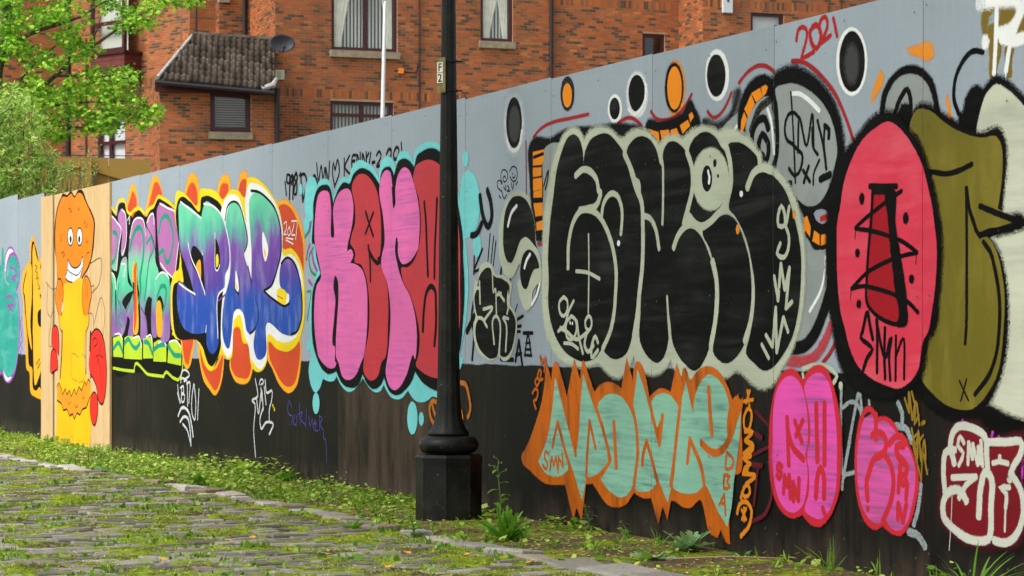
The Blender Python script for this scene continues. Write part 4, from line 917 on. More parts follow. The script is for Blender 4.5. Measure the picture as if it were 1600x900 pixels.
('pale_lettering', 'big red oval, olive and pale cream letters outlined in thick black at the right', False, """
S black 12 1 30|10667,1950 10687,2030 10756,2094 10853,2123 10949,2107 11034,2051 11071,1968 11090,1914
F lightgrey 11.2 2|10692,1948 10717,2022 10776,2081 10873,2098 10968,2073 11034,2003 11053,1917 11043,1891 10776,1913 10677,1943
S black 5 3 24|10766,1947 10805,2003 10863,2041 10888,1995 10888,1947
F black 17.6 4|10790,1939 10824,1975 10873,1971 10897,1930 10892,1850 10776,1924
F orangesoft 19.599999999999998 1|10873,2208 10930,2213 11043,2202 11054,2170 11025,2153 10959,2170
F orangesoft 14.0 3|10588,2020 10617,2086 10667,2134 10679,2112 10637,2051
F orange 4 1|11154,1992 11181,1916 11190,1884 11172,1890 11159,1934 11149,1961
S black 5 2 19|11406,2139 11334,2150 11254,2107 11209,2039 11204,1966 11237,1906
F black 17.6 3|11258,1899 11289,1959 11334,2001 11369,2004 11414,1968 11400,1887 11360,1814 11245,1854 11249,1905
L dripping_letter
F olivebrown 14 1|11400,2270 11408,2305 11439,2317 11508,2313 11609,2300 11630,2257 11618,2229 11550,2227 11516,2236 11525,2285 11473,2297 11439,2276 11421,2212 11408,2218
F olivebrown 8 2|11447,2239 11508,2232 11525,2129 11499,2071 11482,2022 11460,2029 11452,2112
F olivebrown 8 1|11576,2164 11603,2160 11592,2061 11594,2026 11576,2020 11567,2039
F olivebrown 10 2|11634,2252 11692,2250 11692,2175 11626,2183
S whitesoft 24 2 48|11378,2340 11508,2333 11659,2319
S white 12 3 36|11439,2334 11550,2325 11634,2307 11651,2270 11609,2220 11508,2201
S white 5 4 21|11499,2314 11492,2183 11480,2045
S white 10 4 30|11684,2295 11626,2223 11597,2171
S white 5 5 21|11597,2176 11576,2113 11560,2047
S white 2 5 5|11478,2048 11475,2017
S white 2 6 5|11559,2050 11559,2012
S white 12 6 42|11533,2183 11592,2164 11709,2166
F white 14 4|11421,2199 11429,2196 11435,2191 11439,2183 11441,2174 11439,2165 11435,2158 11429,2154 11421,2153 11414,2156 11408,2161 11404,2169 11402,2178 11404,2187 11408,2194 11414,2198
L letter
F black 22.0 7|11373,1889 11408,1978 11465,2019 11499,2025 11550,2010 11626,1963 11676,1928 11918,1758 12112,1469 12112,921 11997,583 11839,528 11508,589 11378,712
F cream 8 8|11385,1888 11430,1966 11499,1999 11559,1974 11676,1897 11879,1700 12035,1473 12035,921 11918,619 11676,670 11421,723 11378,1070 11334,1584
F black 26.400000000000002 9|11395,717 11439,724 11550,693 11676,669 11774,648 11790,599 11676,630 11508,664 11404,689
L letter
F black 26.400000000000002 10|10863,1858 10925,1944 10968,1964 11025,1952 11108,1915 11227,1863 11316,1826 11421,1809 11482,1822 11516,1819 11535,1795 11533,1528 11529,1485 11676,1456 11680,1443 11634,1425 11508,1410 11452,1400 11508,1337 11550,1235 11567,1119 11565,1018 11563,993 11529,867 11478,785 11426,726 11360,691 11272,675 11154,684 11015,733 10901,817 10968,914
F olive 5 11|10878,1859 10935,1947 10968,1949 11034,1934 11136,1878 11245,1832 11351,1803 11421,1793 11486,1796 11503,1787 11503,1509! 11630,1448! 11634,1452! 11508,1438 11413,1427 11388,1407 11430,1400 11482,1358 11525,1271 11549,1159 11542,1043 11533,968 11501,856 11441,784 11387,742 11334,716 11263,710 11154,726 11053,771 10968,839 11015,951 11053,1046 11062,1046 11099,1177 11108,1335 11094,1493 11062,1521 11015,1650 10968,1764
S black 4 12 20|11010,1688 11062,1681 11154,1669 11245,1677 11331,1696
S black 4 12 16|11291,1605 11294,1458 11294,1225 11289,1019 11283,975
S black 4 13 18|11294,1602 11316,1508 11347,1455 11360,1429 11387,1403
S black 4 14 22|11385,1525 11508,1489 11676,1445
S black 4 15 22|11676,1451 11576,1433 11388,1410
S black 4 14 19|11408,1381 11456,1339 11490,1262 11518,1145 11514,1018 11499,942 11456,861 11351,771
S black 2 12 8|11243,825 11307,745
S black 2 13 8|11294,832 11254,744
L letter
F black 30.800000000000004 24|10637,1946 10717,1952 10776,1935 10863,1869 10949,1803 11001,1720 11048,1627 11085,1519 11101,1466 11110,1334 11092,1177 11045,1020 11026,1009 10968,850 10901,806 10815,767 10736,748 10607,751 10474,787 10370,852 10315,937 10274,1078 10251,1135 10226,1363 10234,1533 10244,1617 10276,1695 10343,1781 10401,1819 10505,1883 10576,1927
F rose 5 25|10722,1916 10766,1903 10853,1848 10921,1784 10978,1711 11015,1629 11053,1521 11064,1468 11080,1388 11076,1257 11043,1099 11015,1020 10987,993 10940,860 10873,811 10795,787 10717,797 10576,833 10474,888 10412,966 10375,1050 10359,1078 10322,1219 10312,1388 10322,1529 10333,1556 10370,1678 10432,1774 10525,1857 10627,1898
F crimson2 4 26|10607,1615! 10647,1620 10709,1610! 10722,1510 10736,1346 10776,1204 10795,1068 10736,1075 10617,1108 10571,1142 10566,1242 10576,1407 10591,1500
F black 8.8 27|10602,1653! 10761,1644! 10766,1611! 10697,1612! 10602,1617!
S black 4 28 22|10576,1651 10787,1639
S black 4 29 17|10602,1648 10586,1489 10576,1434 10556,1269 10561,1142 10607,1108 10736,1063 10824,1052
F black 8.8 30|10707,1625 10764,1627 10776,1480 10815,1344 10865,1128 10865,1057 10824,1046 10781,1056 10800,1074 10776,1204 10736,1401 10722,1510
S black 4 31 16|10826,1618 10717,1581 10495,1493 10462,1477
S black 4 32 16|10462,1475 10597,1458 10717,1434 10834,1403 10942,1355! 10795,1339 10657,1311 10556,1280 10430,1213
S black 4 33 16|10430,1214 10525,1223 10627,1210 10776,1180 10873,1149 10949,1104
S black 1 33 4|10464,1469 10460,1429
S black 1 33 4|10936,1351 10932,1307
S black 1 34 4|10428,1208 10422,1168
F black 8.8 32|10515,1624 10521,1622 10527,1617 10530,1609 10531,1601 10530,1592 10527,1585 10521,1581 10515,1579 10509,1581 10504,1587 10500,1594 10499,1602 10500,1611 10504,1618 10509,1622
F black 8.8 33|10856,1520 10863,1519 10869,1514 10872,1508 10874,1500 10872,1493 10869,1487 10863,1483 10856,1482 10850,1483 10844,1488 10840,1494 10839,1502 10840,1509 10844,1515 10850,1519
F black 8.8 33|10479,1384 10485,1383 10490,1379 10493,1374 10495,1368 10493,1362 10490,1357 10485,1354 10479,1353 10473,1354 10468,1358 10465,1363 10464,1369 10465,1375 10468,1380 10473,1383
F black 8.8 34|10900,1260 10905,1259 10910,1255 10914,1250 10915,1245 10914,1239 10910,1234 10905,1231 10900,1230 10894,1231 10889,1235 10885,1239 10884,1245 10885,1251 10889,1256 10894,1259
F black 8.8 34|10490,1162 10496,1160 10501,1157 10505,1152 10506,1146 10505,1140 10501,1135 10496,1132 10490,1131 10485,1132 10480,1135 10476,1140 10475,1146 10476,1152 10480,1157 10485,1161
S black 4 35 19|10602,993 10576,1065 10561,1112 10520,1027 10505,1002 10556,977 10599,950 10556,911 10527,862
S black 4 30 22|10632,1076 10639,1026 10639,1021
S black 4 31 16|10637,1026 10635,850
S black 4 32 16|10642,1043 10667,966 10697,912 10736,993
S black 4 33 16|10697,1042 10692,912 10699,825
S black 4 33 14|10748,999 10731,934 10738,819
S black 4 26 14|10781,1007 10778,819
S black 4 27 14|10781,923 10834,996 10844,826"""),
('mint_orange_lettering', 'spiky mint letters with orange outline and shadow on the black band', False, """
F orange2 8 49|6937,326 6985,365 7124,514 7227,674 7274,861! 7345,753! 7370,857 7395,867 7469,785 7540,674! 7632,884! 7707,766! 7744,878 7799,810 7880,707! 7939,744 8046,766 8166,748 8203,734! 8262,892! 8335,769! 8372,873 8393,876 8515,694! 8585,729 8655,745 8751,726! 8813,866! 8873,778! 8884,849 8907,846 8947,773! 9019,831 9123,859 9136,859 9213,847 9289,804 9364,720 9382,689! 9432,729! 9438,697 9475,715! 9462,631 9426,357 9413,357 9351,21! 9326,25 9264,88! 9232,42! 9168,53 9058,214 8953,168 8887,167 8779,194 8749,192! 8713,98! 8662,162! 8617,69! 8536,193! 8458,186 8343,209! 8255,144 8166,122 8031,130 7939,180 7861,229! 7775,221! 7723,28! 7659,93! 7621,21! 7519,204! 7461,201 7261,197 7055,258 6941,312
L letter
F mint 4 50|7167,311! 7278,434 7345,592 7392,812! 7461,693 7559,528 7653,366! 7680,442 7712,650 7747,833! 7830,714 7939,581 8015,468 8056,382 8056,362! 7954,297 7869,268 7788,257! 7767,219 7720,104! 7656,213 7551,311! 7551,284! 7461,248 7362,239 7244,261
S orange2 4 51 24|7420,541 7353,401
S orange2 4 52 26|7420,541 7543,346 7624,245 7715,112
S orange2 4 51 24|7822,557 7791,357 7780,257
S orange2 4 52 22|7822,557 7896,415
S orange2 3 51 15|7303,362 7257,369 7249,333 7291,306 7269,273 7223,296
S orange2 3 53 15|7320,271 7345,344! 7370,296! 7398,347! 7428,262
S orange2 3 54 15|7431,285 7431,348! 7491,295! 7478,371
L letter
F mint 4 51|7923,641 8000,691 8106,708 8211,689 8299,631 8364,541 8372,403 8364,337 8328,242 8270,193 8196,173 8091,189 8015,219 7959,256! 8049,321 8091,364 8061,409 8000,529
S orange2 4 52 31|8114,559 8136,372 8141,326
L letter
F mint 4 52|8340,632 8364,745 8386,837! 8458,740 8543,598 8630,464! 8655,602 8655,608! 8585,541 8529,663 8585,706 8655,722 8751,710 8844,652! 8806,479 8785,389 8751,253 8707,157! 8655,222 8599,270! 8543,235 8458,217 8357,228 8393,371 8401,384 8393,502 8379,567
S orange2 4 53 26|8515,689 8571,573 8630,464! 8662,611
S orange2 4 54 26|8486,476 8444,386 8441,352
S orange2 4 55 26|8486,476 8543,391 8599,290 8707,167
L letter
F mint 4 53|8849,645 8911,783! 8953,692 8999,609! 8993,637 9006,712 9071,788 9142,822 9226,804 9301,755 9344,683 9344,585 9324,529 9462,680! 9450,564 9426,448 9389,307 9370,202 9320,84! 9213,192 9100,285 9032,250 8927,234 8833,240 8776,257 8792,325 8806,453
F orange2 4 54|9349,671 9432,724 9456,698 9364,561 9339,542
S orange2 4 54 26|8953,505 8927,387
S orange2 4 55 26|8953,505 9084,340 9100,282 9323,83
S orange2 5 56 34|9071,490 9149,455 9213,446 9289,469 9364,537 9413,618 9462,692
S orange2 4 57 29|9146,759 9159,641 9177,535
S orange2 3 57 15|9326,451 9314,376 9374,385 9391,416 9326,453
S orange2 3 56 17|9301,342 9295,282 9354,291 9326,315 9354,340 9299,343
S orange2 3 56 15|9251,198 9299,251! 9314,154
S orange2 3 57 14|9270,209 9308,204
L letter_edge
S orange2 4 53 26|7747,830 7830,714 7939,581 8015,468 8053,389 8056,362
L letter_edge
S orange2 4 53 27|8321,651 8364,567 8383,489 8386,403 8372,337 8346,240
L letter_edge
S orange2 4 54 26|8853,684 8830,581 8806,479 8789,402 8751,266
L letter_edge
S orange2 4 55 22|7392,808 7461,693 7559,528 7653,368
L date
S orange2 3 51 15|7086,691 7124,717 7158,709 7141,658 7103,649 7133,606
S orange2 3 52 14|7155,780 7121,758 7145,733 7179,759 7155,780
S orange2 3 53 14|7158,791 7179,823 7206,817 7184,766 7227,773
S orange2 3 54 14|7189,902 7206,859! 7257,895 7244,813"""),
('orange_vertical_tag', 'amber handstyle tag written downwards between mint and pink letters', False, """
S orange3 4 1 14|9511,753 9523,717 9529,674
S orange3 4 57 14|9489,701 9577,711
S orange3 4 58 12|9547,754 9511,693
S orange3 4 57 15|9523,666 9493,632 9493,578 9529,567 9559,610 9559,658 9529,667
S orange3 4 58 17|9499,559 9574,561 9501,517! 9577,501 9489,456
S orange3 4 59 17|9489,456 9559,447! 9497,426 9553,409! 9487,377 9535,363
S orange3 4 60 17|9511,512 9581,491 9487,433! 9538,402 9481,360! 9601,355 9511,313
S orange3 4 61 17|9462,244 9511,307 9538,303 9547,273 9499,252 9472,269
S orange3 6 62 17|9426,169 9450,213 9511,230 9565,190 9547,129 9462,63
S orange3 4 63 12|9468,190 9514,144
S orange3 4 64 12|9514,199 9472,142
S orange3 4 65 12|9493,201 9493,136
L maroon_tag
S maroon 6 1 12|9583,659 9726,585
S maroon 6 61 12|9583,454 9726,497
S maroon 8 61 17|9574,407 9657,405
S maroon 6 63 12|9622,394 9583,215
S maroon 8 64 14|9761,315 9737,243 9691,186 9571,141
S maroon 8 61 17|9595,554 9655,535"""),
('chalky_scribble', 'thin grey-white ghost lettering behind the pink throw-ups', False, """
S greywhite2 5 26 15|10349,797 10343,639 10354,404
S greywhite2 5 27 16|10349,690 10443,721 10476,710 10469,410
S greywhite2 5 28 16|10484,758 10422,575 10370,405
S greywhite2 5 29 15|10500,755 10517,678
S greywhite2 5 29 16|10354,337 10364,387 10455,415
S greywhite2 5 30 15|10417,547 10361,382
L chalk_line
S greywhite2 5 1 15|10566,729 10571,701
L chalk_line
S greywhite2 5 1 22|10790,726 10824,681 10820,621
L chalk_line
S greywhite2 5 2 26|10776,628 10863,612 10894,565
L chalk_line
S greywhite2 5 1 22|10963,392 10944,290 10911,218
L chalk_line
S greywhite2 5 2 30|10873,186 10949,173 10995,133
L chalk_line
S pale 5 48 18|10023,858 10112,876 10253,866 10315,830 10285,799
L chalk_line
S pale 5 49 15|10023,838 10034,812
L chalk_line
F pale 4 49|10347,806 10352,805 10357,801 10360,796 10361,789 10360,782 10357,776 10352,772 10347,771 10341,772 10336,776 10333,781 10332,788 10333,795 10336,801 10341,805"""),
('pink_throw_up', 'tall pink bubble throw-up with red outline and X mark', False, """
F red2 9 65|9728,461 9749,669 9782,758 9842,830 9910,858 9978,843 10025,802! 10079,850 10155,875 10221,864 10285,785 10338,656 10354,516 10351,460 10330,318 10264,218 10177,163 10101,166 10023,207! 9956,185 9865,197 9784,257 9735,373
L letter
F hotpink 4 66|9756,492 9767,669 9807,770 9876,818 9933,826 9990,803 10045,734 10068,631 10062,504 10045,469 10059,441 10062,332 10034,255 9967,212 9888,213 9819,259 9772,357 9753,462
F hotpink 4 67|10045,785 10112,833 10177,844 10242,807 10296,683 10317,543 10317,458 10306,328 10253,235 10177,194 10112,199 10045,226 10079,292 10079,419 10068,459 10097,563 10081,678
S red2 4 67 29|9890,635 9905,422
S red2 4 68 29|9893,585 9933,511 10034,451
S red2 4 69 26|9958,623 10021,529
S red2 4 70 26|10028,627 9969,556
S red2 4 68 31|10145,703 10155,450
S red2 4 68 31|10215,707 10215,440
S red2 4 69 31|10142,287 10161,394 10183,422 10204,396 10210,289
S red2 4 67 24|9844,410 9810,422 9801,397 9840,381 9819,355 9798,369
S red2 4 68 26|9859,290 9867,369! 9893,322! 9910,373! 9920,270
S red2 4 69 26|9947,260 9944,343! 9990,264! 9995,363
S red2 4 68 26|10199,244 10223,207"""),
('pink_throw_up', 'smaller pink bubble throw-up with red outline left of the crimson letters', False, """
F red2 9 30|10462,493 10482,599 10515,672 10566,704 10617,683 10637,655! 10697,662 10766,637 10805,589 10882,544 10932,470 10947,434 10923,299 10882,220 10815,170 10736,178 10677,202! 10627,181 10556,198 10495,272 10462,409
L letter
F hotpink2 4 31|10479,488 10505,594 10546,657 10597,665 10622,593! 10637,632 10707,641 10766,609 10805,583 10873,537 10918,470 10927,433 10903,309 10863,225 10805,188 10736,199 10697,229 10657,210 10597,212 10525,263 10482,383
F blacksoft 3 32|10530,656 10561,679 10591,677 10561,663
S red2 4 32 27|10627,670 10627,566
S red2 4 33 29|10597,580 10637,594 10687,584 10709,542 10677,502 10607,476 10576,426 10554,386 10561,301
S red2 4 34 27|10617,483 10687,504 10736,467 10763,397 10741,304 10682,221
S red2 4 34 26|10731,547 10766,576 10826,584 10863,558
S red2 4 35 31|10842,546 10787,539 10795,502 10836,482
S red2 4 36 27|10836,482 10813,454 10824,422 10858,429 10863,462 10836,482
S red2 4 37 22|10800,348 10807,419! 10836,380! 10863,403 10858,319
S red2 4 38 22|10795,234 10800,302! 10836,224! 10861,301
F red2 4 32|10564,276 10569,275 10573,272 10576,269 10577,264 10576,259 10573,255 10569,252 10564,250 10559,251 10555,253 10552,257 10551,262 10552,267 10555,271 10559,274"""),
('olive_tag', 'thin olive gold scribble tag under the red oval', False, """
S gold 3 32 10|10849,746 10882,685! 10880,775 10906,656! 10932,735 10959,636
S gold 3 33 10|10901,774 10930,700 10921,635 10954,679
S gold 3 34 10|10901,621 10944,497! 10951,615 10970,488! 10996,578 11006,498
S gold 3 35 10|10916,582 10954,605 10930,550 10987,595
S gold 3 36 10|10906,565 10973,407! 10987,521 11017,436
S gold 3 33 16|10979,643 10996,650"""),
('crimson_throw_up', 'crimson throw-up with pale outline beside the grass at far right', False, """
S magenta 4 11 11|11264,666 11273,635
S magenta 4 10 13|11472,624 11459,590
S magenta 4 10 13|11512,608 11516,592
S magenta 4 8 12|11672,538 11661,429
S magenta 4 1 10|11624,494 11608,449
F maroonsoft 30 12|11119,510 11166,559 11166,619 11218,641 11378,646 11444,603 11693,605 11693,529 11640,476 11703,403 11703,308 11640,195 11499,171 11366,161 11195,201 11102,261 11102,342 11113,403
F crimson 5 13|11154,512 11189,540 11184,593 11218,621 11366,633 11422,602 11433,576 11661,592 11661,566 11597,474 11661,400 11661,311 11608,218 11499,197 11389,189 11230,217 11149,264 11131,330 11149,364
L letter
S pale2 6 14 28|11207,488 11181,573 11201,617 11366,629 11417,608 11433,518 11439,459
S pale2 6 15 27|11213,544 11143,528 11131,471 11143,357
S pale2 7 16 30|11293,340 11259,374 11184,377 11131,330 11131,270 11207,222 11366,186 11444,199 11461,324 11452,454 11419,462 11397,418 11378,283
S pale2 6 17 27|11433,583 11565,589 11666,585 11661,553 11608,493 11584,441
S pale2 6 18 28|11592,470 11661,400 11674,312 11618,219 11554,192 11483,196
S pale2 5 17 22|11193,430 11361,442! 11293,406 11241,350
S pale2 5 18 18|11475,502 11521,510 11575,505
S pale2 5 19 18|11521,531 11521,509
S pale2 5 19 18|11586,412 11521,407 11565,385 11559,330
S pale2 4 20 9|11559,330 11554,237
S pale2 5 17 16|11276,573 11251,599 11232,562 11273,534 11239,482
S pale2 5 17 16|11304,489 11308,578! 11335,513! 11338,573! 11372,489
S pale2 5 18 15|11375,495 11375,564! 11394,496! 11394,588! 11405,487
S pale2 2 18 3|11193,360 11186,253 11172,132"""),
]
# ------------------------------------------------------------------ the hoarding
M_SHEET = panel_material()
M_EDGE = plain('red_sheet_edge', rgb(120, 28, 36), .6, var=.3, scale=20)
M_SCREW = plain('screw_head', rgb(70, 66, 66), .5, var=.3, scale=60)
M_TIMBER = plain('rough_timber', rgb(150, 118, 70), .8, var=.25, scale=9)

hoarding = tag(empty('hoarding', W(3, 0, 0), 0), 'long grey and black plywood hoarding covered in graffiti along the verge', 'hoarding')
def panel(u0, u1, zl, zr, d=0.0, zb=-.08):
    t = .018; g = .0016
    a, b = u0 + g, u1 - g
    P = [W(a, zb, d), W(b, zb, d), W(b, zr, d), W(a, zl, d)]
    Q = [W(a, zb, d - t), W(b, zb, d - t), W(b, zr, d - t), W(a, zl, d - t)]
    fs = [(0, 1, 2, 3), (5, 4, 7, 6), (3, 2, 6, 7), (1, 5, 6, 2), (4, 0, 3, 7), (4, 5, 1, 0)]
    uv = [(a, zb), (b, zb), (b, zr), (a, zl)] * 2
    return mesh('panel', P + Q, fs, parent=hoarding, uv=uv, mats=[M_SHEET, M_EDGE], midx=[0, 0, 1, 1, 1, 1])
rr = random.Random(4)
for k in range(-14, 14):
    if k in (-4, -3): continue
    z = 2.44
    if k <= -6: z = 2.535
    elif k == -5: z = 2.482
    panel(k * 1.22, (k + 1) * 1.22, z - .003 + rr.uniform(-.003, .003), z + .005 + rr.uniform(-.003, .003))
    sc = MB()                                         # screw heads along the joints, sunk and painted over
    for uu in (.05, .61, 1.17):
        for zz in (.1, .45, 1.2, 1.9, 2.36):
            p = W(k * 1.22 + uu + rr.uniform(-.015, .015), zz + rr.uniform(-.03, .03), .0098)
            sc.add([p + (DIR * math.cos(t * 1.047) + Vector((0, 0, math.sin(t * 1.047)))) * .0055 for t in range(6)], [(0, 1, 2, 3, 4, 5)])
    sc.build('screw_heads', M_SCREW, hoarding)['kind'] = 'stuff'
for k in range(-14, 15):                               # posts and rails behind the sheets
    m = MB(); m.box(W(k * 1.22 - .05, -.08, -.17), DIR * .1, NRM * .1, (0, 0, 2.3)); m.build('post', M_TIMBER, hoarding)
for z in (.4, 1.2, 2.05):
    m = MB(); m.box(W(-14 * 1.22, z, -.068), DIR * 28 * 1.22, NRM * .046, (0, 0, .09)); m.build('rail', M_TIMBER, hoarding)

def wood_material(name, c1, c2):
    N = Nodes(name, .7, .2)
    f = N.noise(N.uv(34, 1.6), 1.0, 6, .6, .6); f2 = N.noise(N.uv(6, 2.4), 1.0, 4)
    c = N.ramp(f, [(.3, c1), (.72, c2)])
    c = N.mix(N.math('MULTIPLY', N.ramp(f2, [(.55, 0.0), (.75, 1.0)]), .35), c, rgb(150, 116, 78))
    N.base(c); N.bump(f, .2, .004)
    return N.m
M_PLY = wood_material('bare_plywood', rgb(174, 142, 98), rgb(206, 178, 134))
gate = tag(empty('plywood_gate', W(-3.5, 0, .02)), 'bare plywood gate boards set in the hoarding, painted with a cartoon figure', 'gate')
def board(u0, u1, zb0, zb1, zl, zr, d=.022, t=.02):
    P = [W(u0, zb0, d), W(u1, zb1, d), W(u1, zr, d), W(u0, zl, d)]; Q = [p - NRM * t for p in P]
    fs = [(0, 1, 2, 3), (5, 4, 7, 6), (3, 2, 6, 7), (1, 5, 6, 2), (4, 0, 3, 7), (4, 5, 1, 0)]
    uv = [(u0, zb0), (u1, zb1), (u1, zr), (u0, zl)] * 2
    mesh('board', P + Q, fs, M_PLY, gate, uv=uv)
board(-4.925, -4.42, -.07, -.07, 2.446, 2.438)
board(-4.335, -3.322, -.06, -.075, 2.437, 2.434)
board(-3.312, -2.885, -.075, -.075, 2.434, 2.433)
board(-2.879, -2.19, -.075, -.075, 2.433, 2.431)
M_DARK = plain('dark_gap', rgb(24, 22, 20), .9)
m = MB(); m.box(W(-4.88, -.08, -.02), DIR * 2.44, NRM * .015, (0, 0, 2.44)); m.build('backing', M_DARK, gate)

# ------------------------------------------------------------------ graffiti: paint films on the sheets
STEP = .00012
def catmull(pts, closed, seg=None):
    """smooth curve through points (x, y, corner)"""
    n = len(pts); out = []
    cnt = n if closed else n - 1
    for i in range(cnt):
        p1 = pts[i]; p2 = pts[(i + 1) % n]
        p0 = pts[(i - 1) % n] if (closed or i > 0) else p1
        p3 = pts[(i + 2) % n] if (closed or i < n - 2) else p2
        L = math.hypot(p2[0] - p1[0], p2[1] - p1[1])
        k = seg or max(2, min(10, int(L / .022)))
        # tangents, limited so that unequal spacing does not overshoot
        def tan(a, b, c):
            l1 = math.hypot(b[0] - a[0], b[1] - a[1]); l2 = math.hypot(c[0] - b[0], c[1] - b[1])
            if l1 < 1e-6 or l2 < 1e-6: return (0, 0)
            tx = (b[0] - a[0]) / l1 * l2 + (c[0] - b[0]) / l2 * l1; ty = (b[1] - a[1]) / l1 * l2 + (c[1] - b[1]) / l2 * l1
            s = 1 / (l1 + l2); return (tx * s, ty * s)
        t1 = (0, 0) if p1[2] else tan(p0, p1, p2); t2 = (0, 0) if p2[2] else tan(p1, p2, p3)
        if p0 is p1: t1 = ((p2[0] - p1[0]) / L, (p2[1] - p1[1]) / L) if L > 0 else (0, 0)
        if p3 is p2: t2 = ((p2[0] - p1[0]) / L, (p2[1] - p1[1]) / L) if L > 0 else (0, 0)
        for j in range(k):
            t = j / k; h1 = 2 * t ** 3 - 3 * t * t + 1; h2 = t ** 3 - 2 * t * t + t; h3 = 3 * t * t - 2 * t ** 3; h4 = t ** 3 - t * t
            out.append((h1 * p1[0] + h2 * L * t1[0] + h3 * p2[0] + h4 * L * t2[0], h1 * p1[1] + h2 * L * t1[1] + h3 * p2[1] + h4 * L * t2[1]))
    if not closed: out.append((pts[-1][0], pts[-1][1]))
    res = [out[0]]
    for p in out[1:]:
        if math.hypot(p[0] - res[-1][0], p[1] - res[-1][1]) > .0012: res.append(p)
    if closed and len(res) > 3 and math.hypot(res[0][0] - res[-1][0], res[0][1] - res[-1][1]) < .0012: res.pop()
    return res
class Film:
    def __init__(self): self.v, self.f, self.uv, self.a, self.mi, self.mats = [], [], [], [], [], []
    def mat(self, name):
        m = PAINT[name]
        if m not in self.mats: self.mats.append(m)
        return self.mats.index(m)
    def vert(self, u, z, d, a):
        self.v.append(W(u, z, d)); self.uv.append((u, z)); self.a.append(a); return len(self.v) - 1
    def fill(self, col, fe, d, pts):
        c = catmull(pts, True); n = len(c); mi = self.mat(col)
        area = sum(c[i][0] * c[(i + 1) % n][1] - c[(i + 1) % n][0] * c[i][1] for i in range(n))
        if area < 0: c.reverse()
        ids = [self.vert(x, y, d, 1.0) for x, y in c]
        for t in tessellate_polygon([[Vector((x, y, 0)) for x, y in c]]):
            self.f.append((ids[t[0]], ids[t[1]], ids[t[2]])); self.mi.append(mi)
        ring = []
        for i in range(n):
            p, q, r = c[i - 1], c[i], c[(i + 1) % n]
            n1 = Vector((q[1] - p[1], p[0] - q[0])); n2 = Vector((r[1] - q[1], q[0] - r[0]))
            if n1.length: n1.normalize()
            if n2.length: n2.normalize()
            nn = n1 + n2
            if nn.length < .2: nn = n1
            else: nn = nn.normalized() / max(.5, math.sqrt(max(.05, (1 + n1.dot(n2)) / 2)))
            ring.append(self.vert(q[0] + nn.x * fe, q[1] + nn.y * fe, d - STEP * .3, 0.0))
        for i in range(n):
            j = (i + 1) % n
            self.f.append((ids[i], ring[i], ring[j], ids[j])); self.mi.append(mi)
    def stroke(self, col, fe, d, w, pts):
        runs, cur = [], [pts[0]]
        for p in pts[1:]:
            cur.append(p)
            if p[2]: runs.append(cur); cur = [p]
        if len(cur) > 1: runs.append(cur)
        mi = self.mat(col)
        for ri, run in enumerate(runs):
            c = catmull([(p[0], p[1], False) for p in run], False)
            if len(c) < 2: continue
            h = w / 2; rows = []
            def dirn(i):
                a, b = c[max(0, i - 1)], c[min(len(c) - 1, i + 1)]
                v = Vector((b[0] - a[0], b[1] - a[1])); return v.normalized() if v.length else Vector((1, 0))
            t0, t1 = dirn(0), dirn(len(c) - 1)
            jit = random.Random(len(self.v))
            for e, hw in ((.98, .12), (.8, .55), (.45, .87)):
                rows.append((Vector(c[0]) - t0 * h * e, t0, h * hw))
            for i in range(len(c)):
                rows.append((Vector(c[i]), dirn(i), h * (1 + .12 * noise.noise((c[i][0] * 9, c[i][1] * 9, ri)))))
            for e, hw in ((.45, .87), (.8, .55), (.98, .12)):
                rows.append((Vector(c[-1]) + t1 * h * e, t1, h * hw))
            ids = []
            for i, (p, t, hw) in enumerate(rows):
                nx, ny = -t.y, t.x; dd = d + STEP * (.1 + .7 * (ri + i / len(rows)) / len(runs))
                ids.append([self.vert(p.x + nx * s, p.y + ny * s, dd - (STEP * .05 if al == 0 else 0), al) for s, al in ((hw + fe, 0.0), (hw, 1.0), (-hw, 1.0), (-hw - fe, 0.0))])
            for r0, r1 in zip(ids, ids[1:]):
                for k in range(3):
                    self.f.append((r0[k], r0[k + 1], r1[k + 1], r1[k])); self.mi.append(mi)
    def build(self, name, parent):
        o = mesh(name, self.v, self.f, parent=parent, uv=self.uv, attr=self.a, mats=self.mats, midx=self.mi); return o

def build_graffiti():
    for name, label, on_gate, txt in GRAFFITI:
        root = gate if on_gate else hoarding
        base = .0226 if on_gate else .0006
        films = [Film()]
        for ln in txt.strip().split('\n'):
            if ln[0] == 'L':
                films.append(Film()); films[-1].name = ln[2:]; continue
            head, body = ln.split('|'); h = head.split()
            pts = []
            for tok in body.split():
                k = tok.endswith('!'); x, y = tok.rstrip('!').split(','); pts.append((int(x) / 1000, int(y) / 1000, k))
            d = base + int(h[3]) * STEP; fe = float(h[2]) / 1000
            if h[0] == 'F': films[-1].fill(h[1], fe, d, pts)
            else: films[-1].stroke(h[1], fe, d, int(h[4]) / 1000, pts)
        films = [f for f in films if f.v]
        o = films[0].build(name, root); o['label'] = label
        for f in films[1:]: f.build(f.name, o)
build_graffiti()

